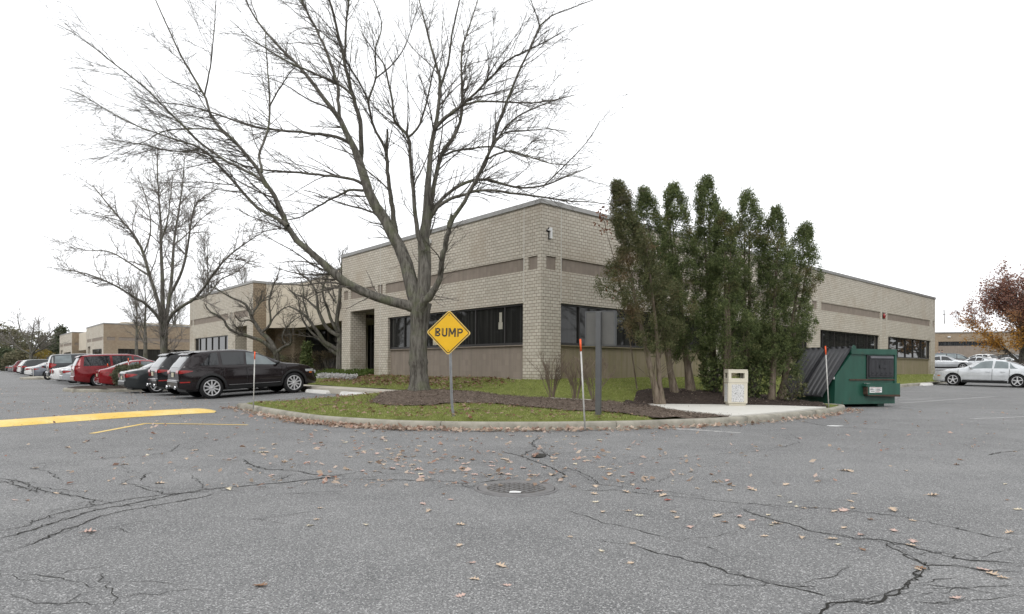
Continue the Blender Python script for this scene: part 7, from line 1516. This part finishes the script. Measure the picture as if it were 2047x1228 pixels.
for _ in range(70): far.append(at(r2.uniform(1650, 2047), r2.uniform(812, 905)))
flat_bits('leaf_litter', 'many small fallen leaves in the gutter and farther off on the asphalt', 'fallen leaves', far, g, .062, 'litter_pale', .6, .5, .03)
# white scraps and a paint blot
for i, (px, py, s_, lab) in enumerate(((1668, 852.5, .16, 'flat white scrap of paper right of the kerb end'), (1030, 987.5, .07, 'small white scrap lying on the manhole cover'), (936, 803, .05, 'pale scrap in the mulch behind the BUMP sign post'))):
    hf = g if i != 2 else (lambda x, y: hI(x, y) + .02); x, y = on(px, py, hf); rr = random.Random(i); mb = MB(); P = [(s_ * (.7 + .5 * rr.random()) * math.cos(a) , s_ * .55 * (.7 + .5 * rr.random()) * math.sin(a)) for a in np.linspace(0, 6.28, 9)[:-1]]; mb.prism(P, .014 if i == 1 else .006, .02 if i == 1 else .012); o = mb.build('paper_scrap', M['white']); o.location = (x, y, hf(x, y)); tag(o, lab, 'litter')
# sticks in the grass
for px, py, l, lab in ((937, 821, .22, 'pale stick lying in the grass right of the BUMP post'), (655, 812, .2, 'pale stick lying in the left part of the grass')):
    x, y = on(px, py, hI); mb = MB(); mb.tube([(-l, 0, .02), (0, .01, .035), (l, -.01, .03)], [.008, .01, .006], 6); o = mb.build('stick', M['chips']); o.location = (x, y, hI(x, y)); tag(o, lab, 'stick')
# ------------------------------------------------------------------ light, camera
W = bpy.data.worlds.new('World'); S.world = W; W.use_nodes = True; nt = W.node_tree; bg = nt.nodes['Background']
sky = nt.nodes.new('ShaderNodeTexSky'); sky.sky_type = 'NISHITA'; sky.sun_disc = False; sky.sun_elevation = math.radians(42); sky.sun_rotation = math.radians(200); sky.dust_density = 4; sky.air_density = 1
hs = nt.nodes.new('ShaderNodeHueSaturation'); hs.inputs['Saturation'].default_value = .12; nt.links.new(sky.outputs[0], hs.inputs['Color'])
mx = nt.nodes.new('ShaderNodeMix'); mx.data_type = 'RGBA'; mx.inputs[0].default_value = .8; nt.links.new(hs.outputs[0], mx.inputs[6]); mx.inputs[7].default_value = (15.0, 15.2, 15.5, 1)   # even cloud cover over the sky
nt.links.new(mx.outputs[2], bg.inputs['Color']); bg.inputs['Strength'].default_value = .105
sun = bpy.data.lights.new('sun', 'SUN'); sun.energy = .9; sun.angle = math.radians(24); sun.color = (1.0, .97, .93); so = link(bpy.data.objects.new('sun', sun)); az = math.radians(200); el = math.radians(42)
so.rotation_euler = Vector((math.sin(az) * math.cos(el), math.cos(az) * math.cos(el), math.sin(el))).to_track_quat('Z', 'Y').to_euler(); so.location = (0, 0, 30)
cam = bpy.data.cameras.new('camera'); co = link(bpy.data.objects.new('camera', cam)); cam.sensor_width = 36; cam.lens = 36 * F / 2047; cam.shift_y = (HY - 614) / 2047; cam.clip_end = 3000; cam.clip_start = .05
co.matrix_world = Matrix.Translation((0, 0, H)) @ Matrix.Rotation(PI / 2, 4, 'X') @ Matrix.Rotation(ROLL, 4, 'Z'); S.camera = co
S.view_settings.view_transform = 'Standard'; S.view_settings.look = 'None'; S.view_settings.exposure = 0.06; S.view_settings.gamma = 1.0
S.cycles.max_bounces = 6; S.cycles.use_denoising = True
